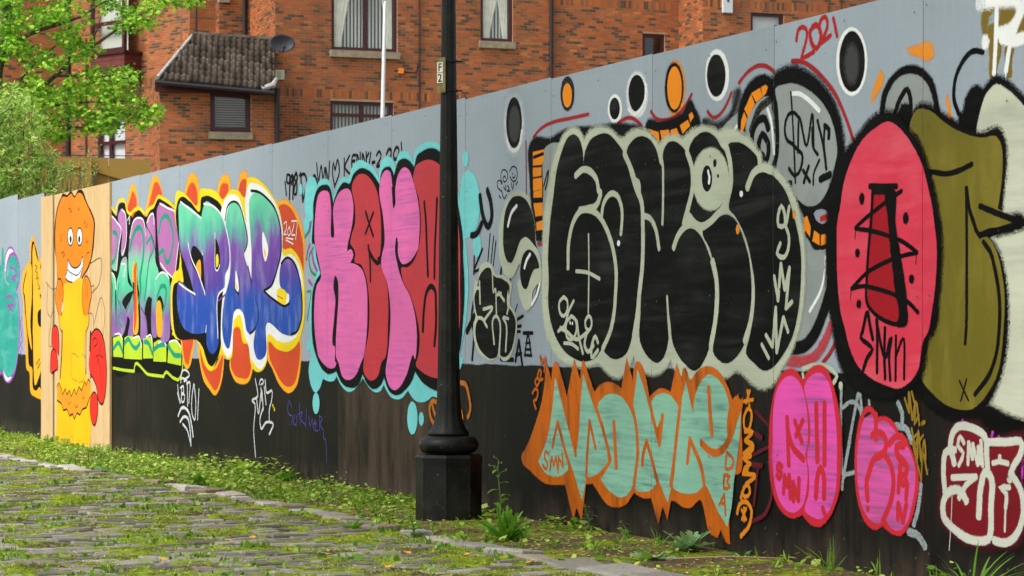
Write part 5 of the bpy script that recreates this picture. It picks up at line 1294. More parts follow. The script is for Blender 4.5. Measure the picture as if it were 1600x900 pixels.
# ------------------------------------------------------------------ cast iron lamp post
def iron_material():
    N = Nodes('black_cast_iron', .45, .22)
    v = N.uv(obj=True); f = N.noise(v, 9, 6); f2 = N.noise(v, 60, 3)
    c = N.ramp(f, [(.35, rgb(6, 7, 6)), (.7, rgb(22, 23, 20))])
    c = N.mix(N.ramp(f2, [(.68, 0.0), (.72, .7)]), c, rgb(120, 112, 92))
    rust = N.math('MULTIPLY', N.ramp(N.noise(v, 5, 5), [(.62, 0.0), (.7, 1.0)]), .5)
    alg = N.math('MULTIPLY', N.ramp(N.noise(v, 3.2, 5, .7), [(.5, 0.0), (.68, 1.0)]), .45)
    N.base(N.mix(rust, N.mix(alg, c, rgb(52, 56, 42)), rgb(96, 60, 34)))
    N.l(N.ramp(f, [(.3, .32), (.7, .6)]), N.p.inputs['Roughness'])
    N.bump(f2, .25, .004)
    return N.m
M_IRON = iron_material()
LAMP = Vector((-.356, 13.55, 0))
lamp = tag(empty('lamp_post', LAMP), 'black fluted cast iron lamp post with octagonal base in front of the hoarding', 'lamp post')
def octo(z0, z1, r0, r1, mb):
    a0 = R(-90 - 3)
    v = [(LAMP.x + r * math.cos(a0 + k * math.pi / 4), LAMP.y + r * math.sin(a0 + k * math.pi / 4), z) for z, r in ((z0, r0), (z1, r1)) for k in range(8)]
    mb.add(v, [(k, (k + 1) % 8, (k + 1) % 8 + 8, k + 8) for k in range(8)] + [tuple(reversed(range(8))), tuple(range(8, 16))])
m = MB(); octo(-.1, .292, .186, .186, m); octo(.2925, .333, .1885, .190, m); octo(.3335, .349, .1905, .176, m); m.build('base', M_IRON, lamp)
m = MB(); m.lathe(LAMP, [(.125, .3495)] + [(.118 + .051 * math.sin(math.pi * t / 12), .404 - .05 * math.cos(math.pi * t / 12)) for t in range(13)] + [(.1, .456)], 40)
m.build('ring', M_IRON, lamp, smooth=True)
def flute(a, z): return 1 - (.055 * (1 - abs(math.sin(a * 6)) ** .6) if z > .52 else .055 * (1 - abs(math.sin(a * 6)) ** .6) * max(0, (z - .47) / .05))
m = MB(); m.lathe(LAMP, [(.113, .4565), (.116, .466), (.112, .476), (.1, .492), (.088, .515), (.079, .55), (.0725, .60), (.0675, .66), (.064, .743), (.061, .96), (.0565, 1.4), (.0515, 1.93), (.045, 2.4), (.040, 2.9), (.038, 4.2)], 72, flute)
m.build('shaft', M_IRON, lamp, smooth=True)
M_PLATE = plain('weathered_brass_plate', rgb(116, 102, 62), .6, var=.4, scale=30)
M_WHITE = plain('white_plate', rgb(214, 212, 200), .5, var=.1, scale=40)
M_INK = plain('black_print', rgb(20, 20, 20), .5)
PC = LAMP + Vector((-.032, -.052, 0)); pd = Vector((.74, -.67, 0)).normalized(); pn = Vector((-.67, -.74, 0)).normalized()
plate_c = LAMP + pn * .0565
m = MB(); m.box(plate_c - pd * .032 + Vector((0, 0, 2.375)), pd * .064, pn * .006, (0, 0, .197)); plate = m.build('number_plate', M_PLATE, lamp)
for zz, ch in ((2.49, 'F'), (2.43, '2')):
    m = MB(); m.box(plate_c + pn * .0062 - pd * .027 + Vector((0, 0, zz)), pd * .044, pn * .003, (0, 0, .056)); m.build('number_tile', M_WHITE, plate)
    cu = bpy.data.curves.new('glyph', 'FONT'); cu.body = ch; cu.size = .062; cu.align_x = 'CENTER'; cu.offset = .0012
    to = bpy.data.objects.new('glyph', cu); scene.collection.objects.link(to)
    bpy.context.view_layer.update()
    me = bpy.data.meshes.new_from_object(to.evaluated_get(bpy.context.evaluated_depsgraph_get()))
    org = plate_c + pn * .0100 - pd * .005 + Vector((0, 0, zz + .007))
    vs = [org + pd * v.co.x + Vector((0, 0, v.co.y)) for v in me.vertices]
    mesh('number_glyph', vs, [tuple(p.vertices) for p in me.polygons], M_INK, plate)
    bpy.data.objects.remove(to); bpy.data.curves.remove(cu); bpy.data.meshes.remove(me)
for zz in (2.39, 2.555):
    m = MB(); m.lathe(LAMP + Vector((0, 0, zz)), [(.053, -.006), (.0545, -.006), (.0545, .006), (.053, .006)], 32)
    m.tube([LAMP + Vector((.05, -.01, zz)), LAMP + Vector((.076, -.012, zz))], .0045, 8); m.build('strap', M_IRON, lamp)
# ------------------------------------------------------------------ brick apartment building behind
class Plane:
    """vertical wall plane through a point; u along it to the right, off towards the viewer"""
    def __init__(self, px, Y, deg):
        self.o = Vector(((px - 800) / FPX * Y, Y, 0)); self.d = Vector((math.cos(R(deg)), math.sin(R(deg)), 0)); self.n = Vector((self.d.y, -self.d.x, 0))
    def shift(self, off):
        p = Plane(0, 1, 0); p.o = self.o + self.n * off; p.d = self.d; p.n = self.n; return p
    def uv(self, px, py=532.0):
        t = (px - 800) / FPX; s = (t * self.o.y - self.o.x) / (self.d.x - t * self.d.y); Y = self.o.y + s * self.d.y
        return s, EYE + (HORIZON - py) / FPX * Y
    def w(self, u, z, off=0.0):
        p = self.o + self.d * u + self.n * off; return Vector((p.x, p.y, z))
    def rect(self, x0, y0, x1, y1):
        u0, z1 = self.uv(x0, y0); u1, z0 = self.uv(x1, y1); return u0, u1, z0, z1
def brick_material():
    N = Nodes('orange_brick', .85, .15)
    g = N.n('NewGeometry'); r = g.outputs['Random Per Island']
    c = N.ramp(r, [(0, rgb(82, 66, 54)), (.14, rgb(98, 76, 60)), (.18, rgb(130, 92, 66)), (.32, rgb(150, 96, 64)), (.38, rgb(170, 98, 56)), (.64, rgb(188, 110, 60)), (.82, rgb(172, 92, 56)), (.93, rgb(152, 94, 60)), (1, rgb(198, 128, 76))])
    f = N.noise(N.uv(obj=True), .35, 6, .65)
    N.base(N.mix(N.ramp(f, [(.36, .06), (.72, .55)]), c, rgb(96, 66, 48))); return N.m
def wall_material():
    N = Nodes('mortar_and_brick', .9, .1)
    f = N.noise(N.uv(obj=True), 3, 4); N.base(N.ramp(f, [(.3, rgb(150, 122, 96)), (.7, rgb(178, 148, 118))])); return N.m
M_BRICK, M_MORTAR = brick_material(), wall_material()
M_FRAME = plain('maroon_frame', rgb(62, 24, 28), .4, .4)
M_SILL = plain('concrete_sill', rgb(140, 130, 108), .85, var=.25, scale=8)
M_ROOM = plain('dark_room', rgb(12, 14, 14), .9)
M_BLIND = plain('pale_blind', rgb(184, 192, 182), .7)
M_SLAT = plain('grey_slat', rgb(120, 124, 116), .6)
M_CURTAIN = plain('net_curtain', rgb(226, 230, 212), .8, var=.1)
M_BLINDW = plain('white_blind', rgb(196, 202, 206), .7)
M_PIPE = plain('black_pipe', rgb(34, 32, 36), .4, .4)
M_LEAD = plain('lead_flashing', rgb(150, 150, 146), .7, var=.35, scale=12)
def glass_material():
    N = Nodes('window_glass')
    tr = N.n('BsdfTransparent'); gl = N.n('BsdfGlossy'); gl.inputs['Roughness'].default_value = .03
    mx = N.n('MixShader'); mx.inputs[0].default_value = .10
    N.l(tr.outputs[0], mx.inputs[1]); N.l(gl.outputs[0], mx.inputs[2]); N.l(mx.outputs[0], N.out.inputs['Surface']); return N.m
M_GLASS = glass_material()

A = Plane(430, 63.5, 20)
bld = tag(empty('brick_apartment_building', A.w(6, 0)), 'orange brick apartment building with maroon window frames behind the hoarding', 'building')
def bricks(pl, u0, u1, z0, z1, holes=(), soldiers=(), off=0.0):
    m = MB(); t = .012
    def hit(a, b, c, d):
        for h in holes:
            if a < h[1] and b > h[0] and c < h[3] and d > h[2]: return h
        return None
    def put(a, b, c, d):
        if b - a < .03: return
        h = hit(a, b, c, d)
        if h:                                   # cut the brick at the opening
            if a < h[0] - .03: put(a, h[0], c, d)
            if b > h[1] + .03: put(h[1], b, c, d)
            return
        vs = [pl.w(a, c, off - t), pl.w(b, c, off - t), pl.w(b, d, off - t), pl.w(a, d, off - t), pl.w(a, c, off), pl.w(b, c, off), pl.w(b, d, off), pl.w(a, d, off)]
        m.add(vs, [(4, 5, 6, 7), (0, 1, 5, 4), (1, 2, 6, 5), (2, 3, 7, 6), (3, 0, 4, 7)])
    z = z0; row = 0
    while z < z1:
        s = [q for q in soldiers if q[0] - .001 <= z < q[1] - .03]
        if s:
            u = u0
            while u < u1: put(u + .005, min(u + .070, u1), z + .005, z + .220); u += .075
            z += .225
        else:
            u = u0 - (.1125 if row % 2 else 0)
            while u < u1: put(max(u, u0) + .0075, min(u + .2175, u1), z + .0075, z + .0675); u += .225
            z += .075
        row += 1
    o = m.build('bricks', M_BRICK, bld); o['kind'] = 'stuff'; return o
def wallsheet(pl, u0, u1, z0, z1, holes=(), off=-.007):
    us = sorted({u0, u1, *[min(max(x, u0), u1) for h in holes for x in h[:2]]}); zs = sorted({z0, z1, *[min(max(x, z0), z1) for h in holes for x in h[2:]]})
    m = MB()
    for a, b in zip(us, us[1:]):
        for c, d in zip(zs, zs[1:]):
            if b - a < 1e-6 or d - c < 1e-6: continue
            mu, mz = (a + b) / 2, (c + d) / 2
            if any(h[0] < mu < h[1] and h[2] < mz < h[3] for h in holes): continue
            m.add([pl.w(a, c, off), pl.w(b, c, off), pl.w(b, d, off), pl.w(a, d, off)], [(0, 1, 2, 3)])
    for h in holes:                              # reveals
        a, b, c, d = h; k = off - .16
        m.add([pl.w(a, c, off), pl.w(b, c, off), pl.w(b, d, off), pl.w(a, d, off), pl.w(a, c, k), pl.w(b, c, k), pl.w(b, d, k), pl.w(a, d, k)],
              [(0, 1, 5, 4), (1, 2, 6, 5), (2, 3, 7, 6), (3, 0, 4, 7)])
    m.box(pl.w(u0, z0, off - 1.2), pl.d * (u1 - u0), pl.n * .02, (0, 0, z1 - z0))
    m.build('wall', M_MORTAR, bld)
def window(pl, h, mull=(), trans=(), fw=.09, sill=True, blind=None, parent=None):
    a, b, c, d = h; root = parent or bld; rec = -.06
    m = MB(); dp = pl.n * .07
    m.box(pl.w(a, c, rec - .07), pl.d * (b - a), dp, (0, 0, fw)); m.box(pl.w(a, d - fw, rec - .07), pl.d * (b - a), dp, (0, 0, fw))
    m.box(pl.w(a, c + fw, rec - .07), pl.d * fw, dp, (0, 0, d - c - 2 * fw)); m.box(pl.w(b - fw, c + fw, rec - .07), pl.d * fw, dp, (0, 0, d - c - 2 * fw))
    for u in mull: m.box(pl.w(u - fw * .6, c + fw, rec - .068), pl.d * fw * 1.2, dp, (0, 0, d - c - 2 * fw))
    ucuts = [a + fw] + [x for u in mull for x in (u - fw * .6, u + fw * .6)] + [b - fw]
    for z in trans:
        for i in range(0, len(ucuts), 2): m.box(pl.w(ucuts[i], z - fw * .5, rec - .066), pl.d * (ucuts[i + 1] - ucuts[i]), dp, (0, 0, fw))
    win = m.build('window', M_FRAME, root)
    if parent is not None: return win
    zc = [c + fw] + [x for z in sorted(trans) for x in (z - fw * .5, z + fw * .5)] + [d - fw]
    for i in range(0, len(ucuts), 2):
        for j in range(0, len(zc), 2):
            mm = MB(); mm.add([pl.w(ucuts[i], zc[j], rec - .04), pl.w(ucuts[i + 1], zc[j], rec - .04), pl.w(ucuts[i + 1], zc[j + 1], rec - .04), pl.w(ucuts[i], zc[j + 1], rec - .04)], [(0, 1, 2, 3)])
            mm.build('pane', M_GLASS, win)
    mm = MB(); mm.add([pl.w(a - .3, c - .3, rec - .6), pl.w(b + .3, c - .3, rec - .6), pl.w(b + .3, d + .3, rec - .6), pl.w(a - .3, d + .3, rec - .6)], [(0, 1, 2, 3)]); mm.build('room_back', M_ROOM, win)
    if blind in ('vertical', 'curtain'):
        mm = MB(); u = a + .12
        while u < b - .12:
            mm.box(pl.w(u, c + .12, rec - .2), pl.d * .05 + pl.n * .01, pl.n * .004, (0, 0, d - c - .2)); u += .098
        o = mm.build('blind', M_BLIND, win)
    if blind == 'curtain':
        for side, (ua, ub) in enumerate(((a + .1, a + .62), (b - .42, b - .1))):
            vs, fs = [], []
            n = 22; rows = 8
            for j in range(rows + 1):
                tz = j / rows; zz = c + .1 + (d - c - .2) * tz
                wd = (ub - ua) * (.42 + .58 * tz ** 1.2)
                for i in range(n + 1):
                    ti = i / n; u = ua + wd * ti if side == 0 else ub - wd * ti
                    vs.append(pl.w(u, zz, rec - .14 + .02 * math.sin(ti * 30)))
            for j in range(rows):
                for i in range(n): q = j * (n + 1) + i; fs.append((q, q + 1, q + n + 2, q + n + 1))
            mesh('curtain', vs, fs, M_CURTAIN, win, smooth=True)
    if blind == 'white':
        mm = MB(); mm.box(pl.w(a + .08, c + .05, rec - .13), pl.d * (b - a - .16), pl.n * .01, (0, 0, d - c - .1)); mm.build('blind', M_BLINDW, win)
    if blind == 'venetian':
        mm = MB(); z = c + .1
        while z < d - .1: mm.box(pl.w(a + .16, z, rec - .16), pl.d * (b - a - .24), pl.n * .03, (0, 0, .022)); z += .062
        mm.build('blind', M_SLAT, win)
    if sill:
        mm = MB(); mm.box(pl.w(a - .05, c - .19, -.10), pl.d * (b - a + .1), pl.n * .19, (0, 0, .185)); mm.build('sill', M_SILL, win)
    return win
def pipe(pl, px, y0, y1, r, off=None, name='drainpipe', mat=None):
    u, z1 = pl.uv(px, y0); _, z0 = pl.uv(px, y1); off = off or r + .02
    m = MB(); m.tube([pl.w(u, z0, off), pl.w(u, z1, off)], r, 10)
    if r > .04:
        z = z0 + .4
        while z < z1: m.tube([pl.w(u, z, off), pl.w(u, z + .09, off)], r * 1.3, 10); z += 1.9
    m.build(name, mat or M_PIPE, bld, smooth=False)

ZT = 14.4
# main facade A
wa = [A.rect(518, -26, 621, 82), A.rect(751, -22, 801.5, 66), A.rect(516, 157, 615, 250), A.rect(1004, 52, 1039, 118)]
ua1 = A.uv(1094)[0]
sol = A.uv(500, 140)[1]; sol0 = round(sol / .075) * .075
sol2 = A.uv(900, -1)[1]; s20 = 4.05 + round((sol2 - 4.05) / .075) * .075
s10 = 4.05 + round((A.uv(560, 146)[1] - .112 - 4.05) / .075) * .075
usplit = A.uv(860)[0]
wallsheet(A, 0, ua1, 0, ZT, wa)
bricks(A, 0, usplit, 4.05, ZT, wa, [(s10, s10 + .225)])
s30 = 4.05 + round((A.uv(980, 6)[1] - .112 - 4.05) / .075) * .075
bricks(A, usplit, ua1, 4.05, ZT, wa, [(s30, s30 + .225)])
window(A, wa[0], [A.uv(571.5)[0]], blind='curtain'); window(A, wa[1], blind='curtain')
window(A, wa[2], [A.uv(566)[0]], [A.uv(560, 180)[1]], blind='vertical'); window(A, wa[3], fw=.1, sill=False)
pipe(A, 860, -40, 330, .055); pipe(A, 655, -40, 260, .022)
# right wing B stands forward of A
B = A.shift(1.6); ub0 = B.uv(1098)[0]
wb = [B.rect(1173, 19, 1225, 100)]
wallsheet(B, ub0, ub0 + 20, 0, ZT, wb)
s40 = 4.05 + round((B.uv(1200, 8)[1] - .112 - 4.05) / .075) * .075
bricks(B, ub0, ub0 + 20, 4.05, ZT, wb, [(s40, s40 + .225)])
window(B, wb[0], sill=False, blind='white')
pipe(B, 1314, -40, 200, .02)
Bs = Plane(0, 1, 0); Bs.o = B.w(ub0, 0); Bs.d = -B.n; Bs.n = -B.d
Bs.d = (A.w(ub0, 0) - B.w(ub0, 0)).normalized(); Bs.n = -B.d
mm = MB(); mm.box(B.w(ub0 + .003, 0, -1.7), B.d * .25, B.n * 1.69, (0, 0, ZT)); mm.build('wall', M_MORTAR, bld)
def side(pl):
    q = Plane(0, 1, 0); q.o = pl[0]; q.d = pl[1]; q.n = pl[2]; return q
sB = side((A.w(ub0, 0, .0), B.n, -B.d)); bricks(sB, 0, 1.6, 4.05, ZT, off=.008)
mm = MB(); u, z = B.uv(1128, 20); mm.box(B.w(u, z, 0), B.d * .28, B.n * .1, (0, 0, .55)); bx = mm.build('vent_box', M_BLINDW, bld)
mm = MB(); mm.box(B.w(u + .11, z + .3, .101), B.d * .06, B.n * .01, (0, 0, .06)); mm.build('vent_hole', M_ROOM, bx)
# left return of A, back wall and wing L
mm = MB(); mm.box(A.w(.002, 0, -3.6), A.d * .25, A.n * 3.55, (0, 0, ZT)); mm.build('wall', M_MORTAR, bld)
sA = side((A.w(0, 0, -3.6), A.n, -A.d)); bricks(sA, 0, 3.59, 8.6, ZT, off=.008)
Bk = A.shift(-3.3); uk0, uk1 = Bk.uv(296)[0], Bk.uv(384)[0]
wallsheet(Bk, uk0, uk1, 0, ZT); bricks(Bk, uk0, uk1, 8.6, ZT)
Bk2 = Bk.shift(.4); a, b = Bk2.uv(342)[0], Bk2.uv(379)[0]
mm = MB(); mm.box(Bk2.w(a, 8, -.5), Bk2.d * (b - a), Bk2.n * .493, (0, 0, ZT - 8)); mm.build('wall', M_MORTAR, bld); bricks(Bk2, a, b, 8.6, ZT)
pipe(Bk2, 380.5, -40, 58, .055, .12); pipe(Bk, 305.5, -40, 60, .025, .1)
mm = MB(); u, z = Bk2.uv(342, 4); mm.box(Bk2.w(u - .02, z, -.1), Bk2.d * .3, Bk2.n * .2, (0, 0, .4)); mm.build('sill', M_SILL, bld)
L = Plane(306, 66.8, -42)          # wing that runs back to the left
ul0 = L.uv(106)[0]
wl_ = [L.rect(160, -60, 218, 82), L.rect(152, 178, 196, 262)]
wallsheet(L, ul0, 0, 0, ZT, wl_[1:]); bricks(L, ul0, 0, 4.05, ZT, wl_[1:], [(4.05 + .075 * 55, 4.05 + .075 * 58)])
window(L, wl_[1], [L.uv(170)[0]], [L.uv(180, 222)[1]], blind='white', sill=False)
# box bay on L
a, b, c, d = L.rect(168, -60, 221, 84)
bay = MB(); q = .62
bay.box(L.w(a, c - .75, 0), L.d * (b - a), L.n * q, (0, 0, .72)); ob = bay.build('bay_window', plain('maroon_boards', rgb(98, 50, 44), .6, var=.2, scale=5), bld)
mm = MB(); mm.box(L.w(a - .06, c - .029, 0), L.d * (b - a + .12), L.n * (q + .06), (0, 0, .08)); mm.build('sill', M_FRAME, ob)
for z in (c - .56, c - .38, c - .2):
    mm = MB(); mm.box(L.w(a - .004, z, 0), L.d * (b - a + .008), L.n * (q + .004), (0, 0, .012)); mm.build('board_joint', M_FRAME, ob)
mm = MB()
for (uu, nn) in ((a, q - .1), (b - .1, q - .1), (a, 0)): mm.box(L.w(uu, c + .052, nn), L.d * .1, L.n * .1, (0, 0, d - c))
for z in (c + .052, c + .82): mm.box(L.w(a + .1, z, q - .095), L.d * (b - a - .2), L.n * .09, (0, 0, .1)); mm.box(L.w(a + .005, z, .1), L.d * .09, L.n * (q - .2), (0, 0, .1))
mm.build('frame', M_FRAME, ob)
mm = MB(); mm.add([L.w(a + .1, c + .1, q - .05), L.w(b - .1, c + .1, q - .05), L.w(b - .1, d, q - .05), L.w(a + .1, d, q - .05)], [(0, 1, 2, 3)]); mm.build('pane', M_GLASS, ob)
mm = MB(); mm.add([L.w(a + .05, c + .1, .1), L.w(a + .05, c + .1, q - .1), L.w(a + .05, d, q - .1), L.w(a + .05, d, .1)], [(0, 1, 2, 3)]); mm.build('pane', M_GLASS, ob)
mm = MB(); mm.box(L.w(a + .12, c + .06, q - .3), L.d * (b - a - .3), L.n * .01, (0, 0, d - c)); mm.build('blind', M_BLIND, ob)
# far left wall
Mw = Plane(0, 1, 0); Mw.o = L.w(ul0, 0); Mw.d = A.d; Mw.n = A.n
um0 = Mw.uv(-420)[0]
wm = [Mw.rect(-8, -40, 8, 38)]
wallsheet(Mw, um0, -.005, 0, ZT, wm); bricks(Mw, um0, -.005, 4.05, ZT, wm); window(Mw, wm[0], blind='white'); pipe(Mw, 105.5, -40, 330, .07); pipe(L, 136, 60, 330, .02)
# single-storey extension with tiled roof
Ex = Plane(249, 61.4, 14); ue1 = Ex.uv(430)[0]
we = [Ex.rect(328.5, 143, 391.5, 207)]
ze = Ex.uv(340, 133)[1]
wallsheet(Ex, 0, ue1, 0, ze, we); bricks(Ex, 0, ue1, 4.05, ze - .02, we); window(Ex, we[0], blind='venetian', fw=.12)
mm = MB(); mm.box(Ex.w(ue1 - .25, 0, -2.6), Ex.d * .245, Ex.n * 2.59, (0, 0, ze)); mm.build('wall', M_MORTAR, bld)
sE = side((Ex.w(ue1, 0, 0), -Ex.n, Ex.d)); bricks(sE, 0, 2.5, 4.05, ze, off=.004)
mm = MB(); mm.box(Ex.w(.003, 0, -2.6), Ex.d * .245, Ex.n * 2.59, (0, 0, ze)); mm.build('wall', M_MORTAR, bld)
mm = MB(); mm.box(Ex.w(-.12, ze - .22, .02), Ex.d * (ue1 + .1), Ex.n * .14, (0, 0, .2)); mm.build('fascia', M_FRAME, bld)
u0, z0 = Ex.uv(430, 141); pipe(Ex, 432.5, 138, 330, .06, .08)
sEl = side((Ex.w(0, 0, -2.6), Ex.n, -Ex.d)); bricks(sEl, 0, 2.59, 4.05, ze, off=.004)
sK = side((Bk2.w(Bk2.uv(342)[0], 0, -.4), Bk2.n, -Bk2.d)); bricks(sK, 0, .39, 8.6, ZT, off=.008)
def tile_material():
    N = Nodes('mossy_concrete_tile', .9, .15)
    g = N.n('NewGeometry'); oi = N.n('ObjectInfo')
    f = N.noise(N.uv(obj=True), 4, 5)
    c = N.ramp(oi.outputs['Random'], [(0, rgb(44, 39, 34)), (.5, rgb(66, 58, 51)), (1, rgb(96, 86, 75))])
    N.base(N.mix(N.ramp(f, [(.4, 0.0), (.62, .8)]), c, rgb(52, 46, 38))); return N.m
M_TILE = tile_material()
EL, ER = at(246, 124, 61.0), at(428, 141, 61.5); RL, RR = at(302, 57, 63.5), at(428, 65, 63.9)
m = MB(); m.add([EL, ER, RR, RL, EL - Vector((0, 0, .06)), ER - Vector((0, 0, .06)), RR - Vector((0, 0, .06)), RL - Vector((0, 0, .06))], [(0, 1, 2, 3), (7, 6, 5, 4), (0, 4, 5, 1), (1, 5, 6, 2), (2, 6, 7, 3), (3, 7, 4, 0)])
hipb = Vector((EL.x + .25, RL.y, EL.z)); m.add([EL, RL, hipb], [(0, 1, 2)])
roof = m.build('roof', M_TILE, bld)
ncol, nrow = 19, 8
ex = (ER - EL) / ncol; sl = ((RR - ER) + Vector((0, 0, 0))) / nrow
nz = ex.cross(sl).normalized()
tp = []
tv, tf = [], []
for j in range(2):
    for i in range(7):
        t = i / 6; prof = .035 + .035 * math.sin(math.pi * min(1, t / .62)) if t < .62 else .035 - .02 * math.sin(math.pi * (t - .62) / .38)
        tv.append(ex * t * 1.0 + sl * (j * 1.12 - .06) + nz * (prof + (.03 if j == 0 else .0)))
for i in range(6): tf.append((i, i + 1, i + 8, i + 7))
fr = len(tv)
for i in range(7): tv.append(ex * (i / 6) + sl * -.06 + nz * .0)
for i in range(6): tf.append((fr + i, fr + i + 1, i + 1, i))
tme = None
for j in range(nrow):
    hip = (RL - EL) * (j / nrow)
    for i in range(ncol):
        base = EL + ex * i + sl * j
        left = EL + (RL - EL) * ((j + .55) / nrow)
        if (base + ex * .35 - left).dot(ex) < 0: continue
        rj = random.Random(i * 31 + j); bb = base + nz * rj.uniform(0, .012)
        if tme is None:
            o = mesh('tile', [bb + v for v in tv], tf, M_TILE, roof, smooth=True); tme = o.data; first = bb
        else:
            o = bpy.data.objects.new('tile', tme); link(o, roof); o.location = bb - first
m = MB(); m.tube([EL + nz * .05, RL + nz * .06], .05, 8); m.build('hip_capping', M_LEAD, roof)
m = MB(); m.tube([RL + nz * .05, RR + nz * .05], .08, 8); m.build('ridge', M_TILE, roof)
m = MB(); m.tube([EL + Vector((-.05, -.1, -.08)), ER + Vector((.0, -.1, -.08))], .06, 8); m.build('gutter', M_PIPE, roof)
m = MB(); m.tube([ER + Vector((-.3, -.06, .03)), ER + Vector((-.02, -.02, .12)), ER + Vector((.03, .3, .32))], [.07, .08, .05], 8); m.build('verge_mortar', M_LEAD, roof)
m = MB(); u, z = A.uv(429.5, 124); m.box(A.w(u, z, .02), A.d * .25, A.n * .02, (0, 0, .25)); sg = m.build('notice_board', M_BLINDW, bld)
m = MB(); m.box(A.w(u + .06, z + .04, .041), A.d * .1, A.n * .004, (0, 0, .17)); m.build('notice_stripe', plain('pale_green_print', rgb(170, 190, 90), .6), sg)
m = MB(); u, z = A.uv(622, 115); m.box(A.w(u, z, .0), A.d * .14, A.n * .07, (0, 0, .15)); m.build('alarm_box', plain('orange_plastic', rgb(230, 130, 40), .4), bld)
m = MB(); pts = [A.uv(628, 112), A.uv(644, 114), A.uv(651, 112), A.uv(653, 100)]; m.tube([A.w(u_, z_, .03) for u_, z_ in pts], .018, 6); m.build('cable', M_PIPE, bld)

# satellite dish fixed to the corner
M_DISH = plain('grey_dish', rgb(50, 50, 58), .5, var=.2, scale=10)
dc = at(440.5, 69, 62.6)
dish = tag(empty('satellite_dish', dc), 'grey oval satellite dish on the brick corner above the tiled roof', 'satellite dish')
m = MB(); vs, fs = [], []
aim = Vector((.25, -.95, .18)).normalized(); sx = aim.cross(Vector((0, 0, 1))).normalized(); sy = sx.cross(aim)
nr, na = 6, 28
for i in range(nr + 1):
    r = i / nr
    for k in range(na):
        a = 2 * math.pi * k / na; vs.append(dc + sx * .33 * r * math.cos(a) + sy * .235 * r * math.sin(a) + aim * (.09 * r * r))
for i in range(nr):
    for k in range(na): fs.append((i * na + k, i * na + (k + 1) % na, (i + 1) * na + (k + 1) % na, (i + 1) * na + k))
do = mesh('bowl', vs, fs, M_DISH, dish, smooth=True)
sm = do.modifiers.new('thick', 'SOLIDIFY'); sm.thickness = .012
m = MB(); m.tube([dc - sy * .26 + aim * .05, dc - sy * .2 + aim * .34], .015, 6); m.box(dc - sy * .22 + aim * .33 - sx * .03, sx * .06, aim * .1, sy * .06); m.build('feed_arm', M_PIPE, dish)
m = MB(); m.tube([dc - aim * .02, dc - aim * .3, A.w(.12, dc.z - .1, .02)], .025, 8); m.build('bracket', M_PIPE, dish)
m = MB(); m.tube([dc + sx * .3 - sy * .1, dc + sx * .3 - Vector((0, 0, .45)), dc + sx * .3 - Vector((0, -.3, 1.0))], .008, 6); m.build('cable', M_PIPE, dish)

# white pole
M_POLE = plain('white_pole', rgb(206, 208, 210), .5, var=.08)
pb = at(597.5, 182, 52); pole = tag(empty('white_pole', (pb.x, pb.y, 0)), 'slim white metal pole standing before the brick facade', 'pole')
m = MB(); m.tube([(pb.x, pb.y, 0), (pb.x, pb.y, 2.0), at(597.8, 182, 52), at(601.6, 6, 52), at(602, 2, 52)], [.07, .06, .045, .034, .02], 14); m.build('column', M_POLE, pole, smooth=True)
m = MB(); m.tube([at(602, 2, 52), at(603, -60, 52)], [.02, .016], 10); m.build('upper_tube', M_POLE, pole, smooth=True)

# timber fence seen from its back, left
M_FENCE = wood_material('yellowed_timber', rgb(128, 100, 42), rgb(172, 140, 74))
fence = tag(empty('timber_fence', (at(140, 243, 36).x, 36, 0)), 'weathered timber fence with post and rails behind the hoarding, left', 'fence')
fp = Plane(0, 1, 0); fp.o = Vector((at(137, 0, 36).x, 36, 0)); fp.d = Vector((1, .12, 0)).normalized(); fp.n = Vector((fp.d.y, -fp.d.x, 0))
ztop = at(140, 243.5, 36).z
for i in range(5):
    m = MB(); m.box(fp.w(-.62 + i * .122, 0, -.05), fp.d * .118, fp.n * .018, (0, 0, ztop - .01)); m.build('board', M_FENCE, fence)
m = MB(); m.box(fp.w(-.62, ztop - .17, -.031), fp.d * .6, fp.n * .035, (0, 0, .085)); m.build('rail', M_FENCE, fence)
m = MB(); m.box(fp.w(-.075, 0, .006), fp.d * .135, fp.n * .1, (0, 0, ztop - .03)); m.build('post', M_FENCE, fence)
for i in range(3):
    m = MB(); m.box(fp.w(.0 + i * .31, 0, -.05), fp.d * .305, fp.n * .018, (0, 0, ztop - .02 - i * .012)); m.build('board', M_FENCE, fence)
m = MB(); a0 = fp.w(.062, at(143, 258, 36).z, -.03); a1 = fp.w(.92, at(235, 284, 36).z, -.03); m.box(a0, a1 - a0, fp.n * .04, (0, 0, -.085)); m.build('rail', M_FENCE, fence)
M_CAP = plain('dark_blue_cap', rgb(52, 52, 92), .6)
m = MB(); m.box(fp.w(-.62, ztop + .002, -.055), fp.d * 1.56, fp.n * .03, (0, 0, .012)); m.build('capping', M_CAP, fence)
# ------------------------------------------------------------------ trees
def leaf_material(name, c1, c2, c3, trans=.35):
    N = Nodes(name, .5, .3)
    g = N.n('NewGeometry')
    c = N.ramp(g.outputs['Random Per Island'], [(0, c1), (.55, c2), (1, c3)])
    N.base(c)
    tl = N.n('BsdfTranslucent'); N.l(c, tl.inputs['Color'])
    mx = N.n('MixShader'); mx.inputs[0].default_value = trans
    N.l(N.p.outputs[0], mx.inputs[1]); N.l(tl.outputs[0], mx.inputs[2]); N.l(mx.outputs[0], N.out.inputs['Surface'])
    return N.m
M_BARK = plain('grey_bark', rgb(84, 80, 70), .9, var=.35, scale=14)
M_MAPLE = leaf_material('maple_leaf', rgb(70, 128, 20), rgb(126, 184, 36), rgb(200, 228, 84), .45)
M_SHRUB = leaf_material('pale_shrub_leaf', rgb(116, 166, 54), rgb(166, 206, 88), rgb(226, 236, 150), .5)
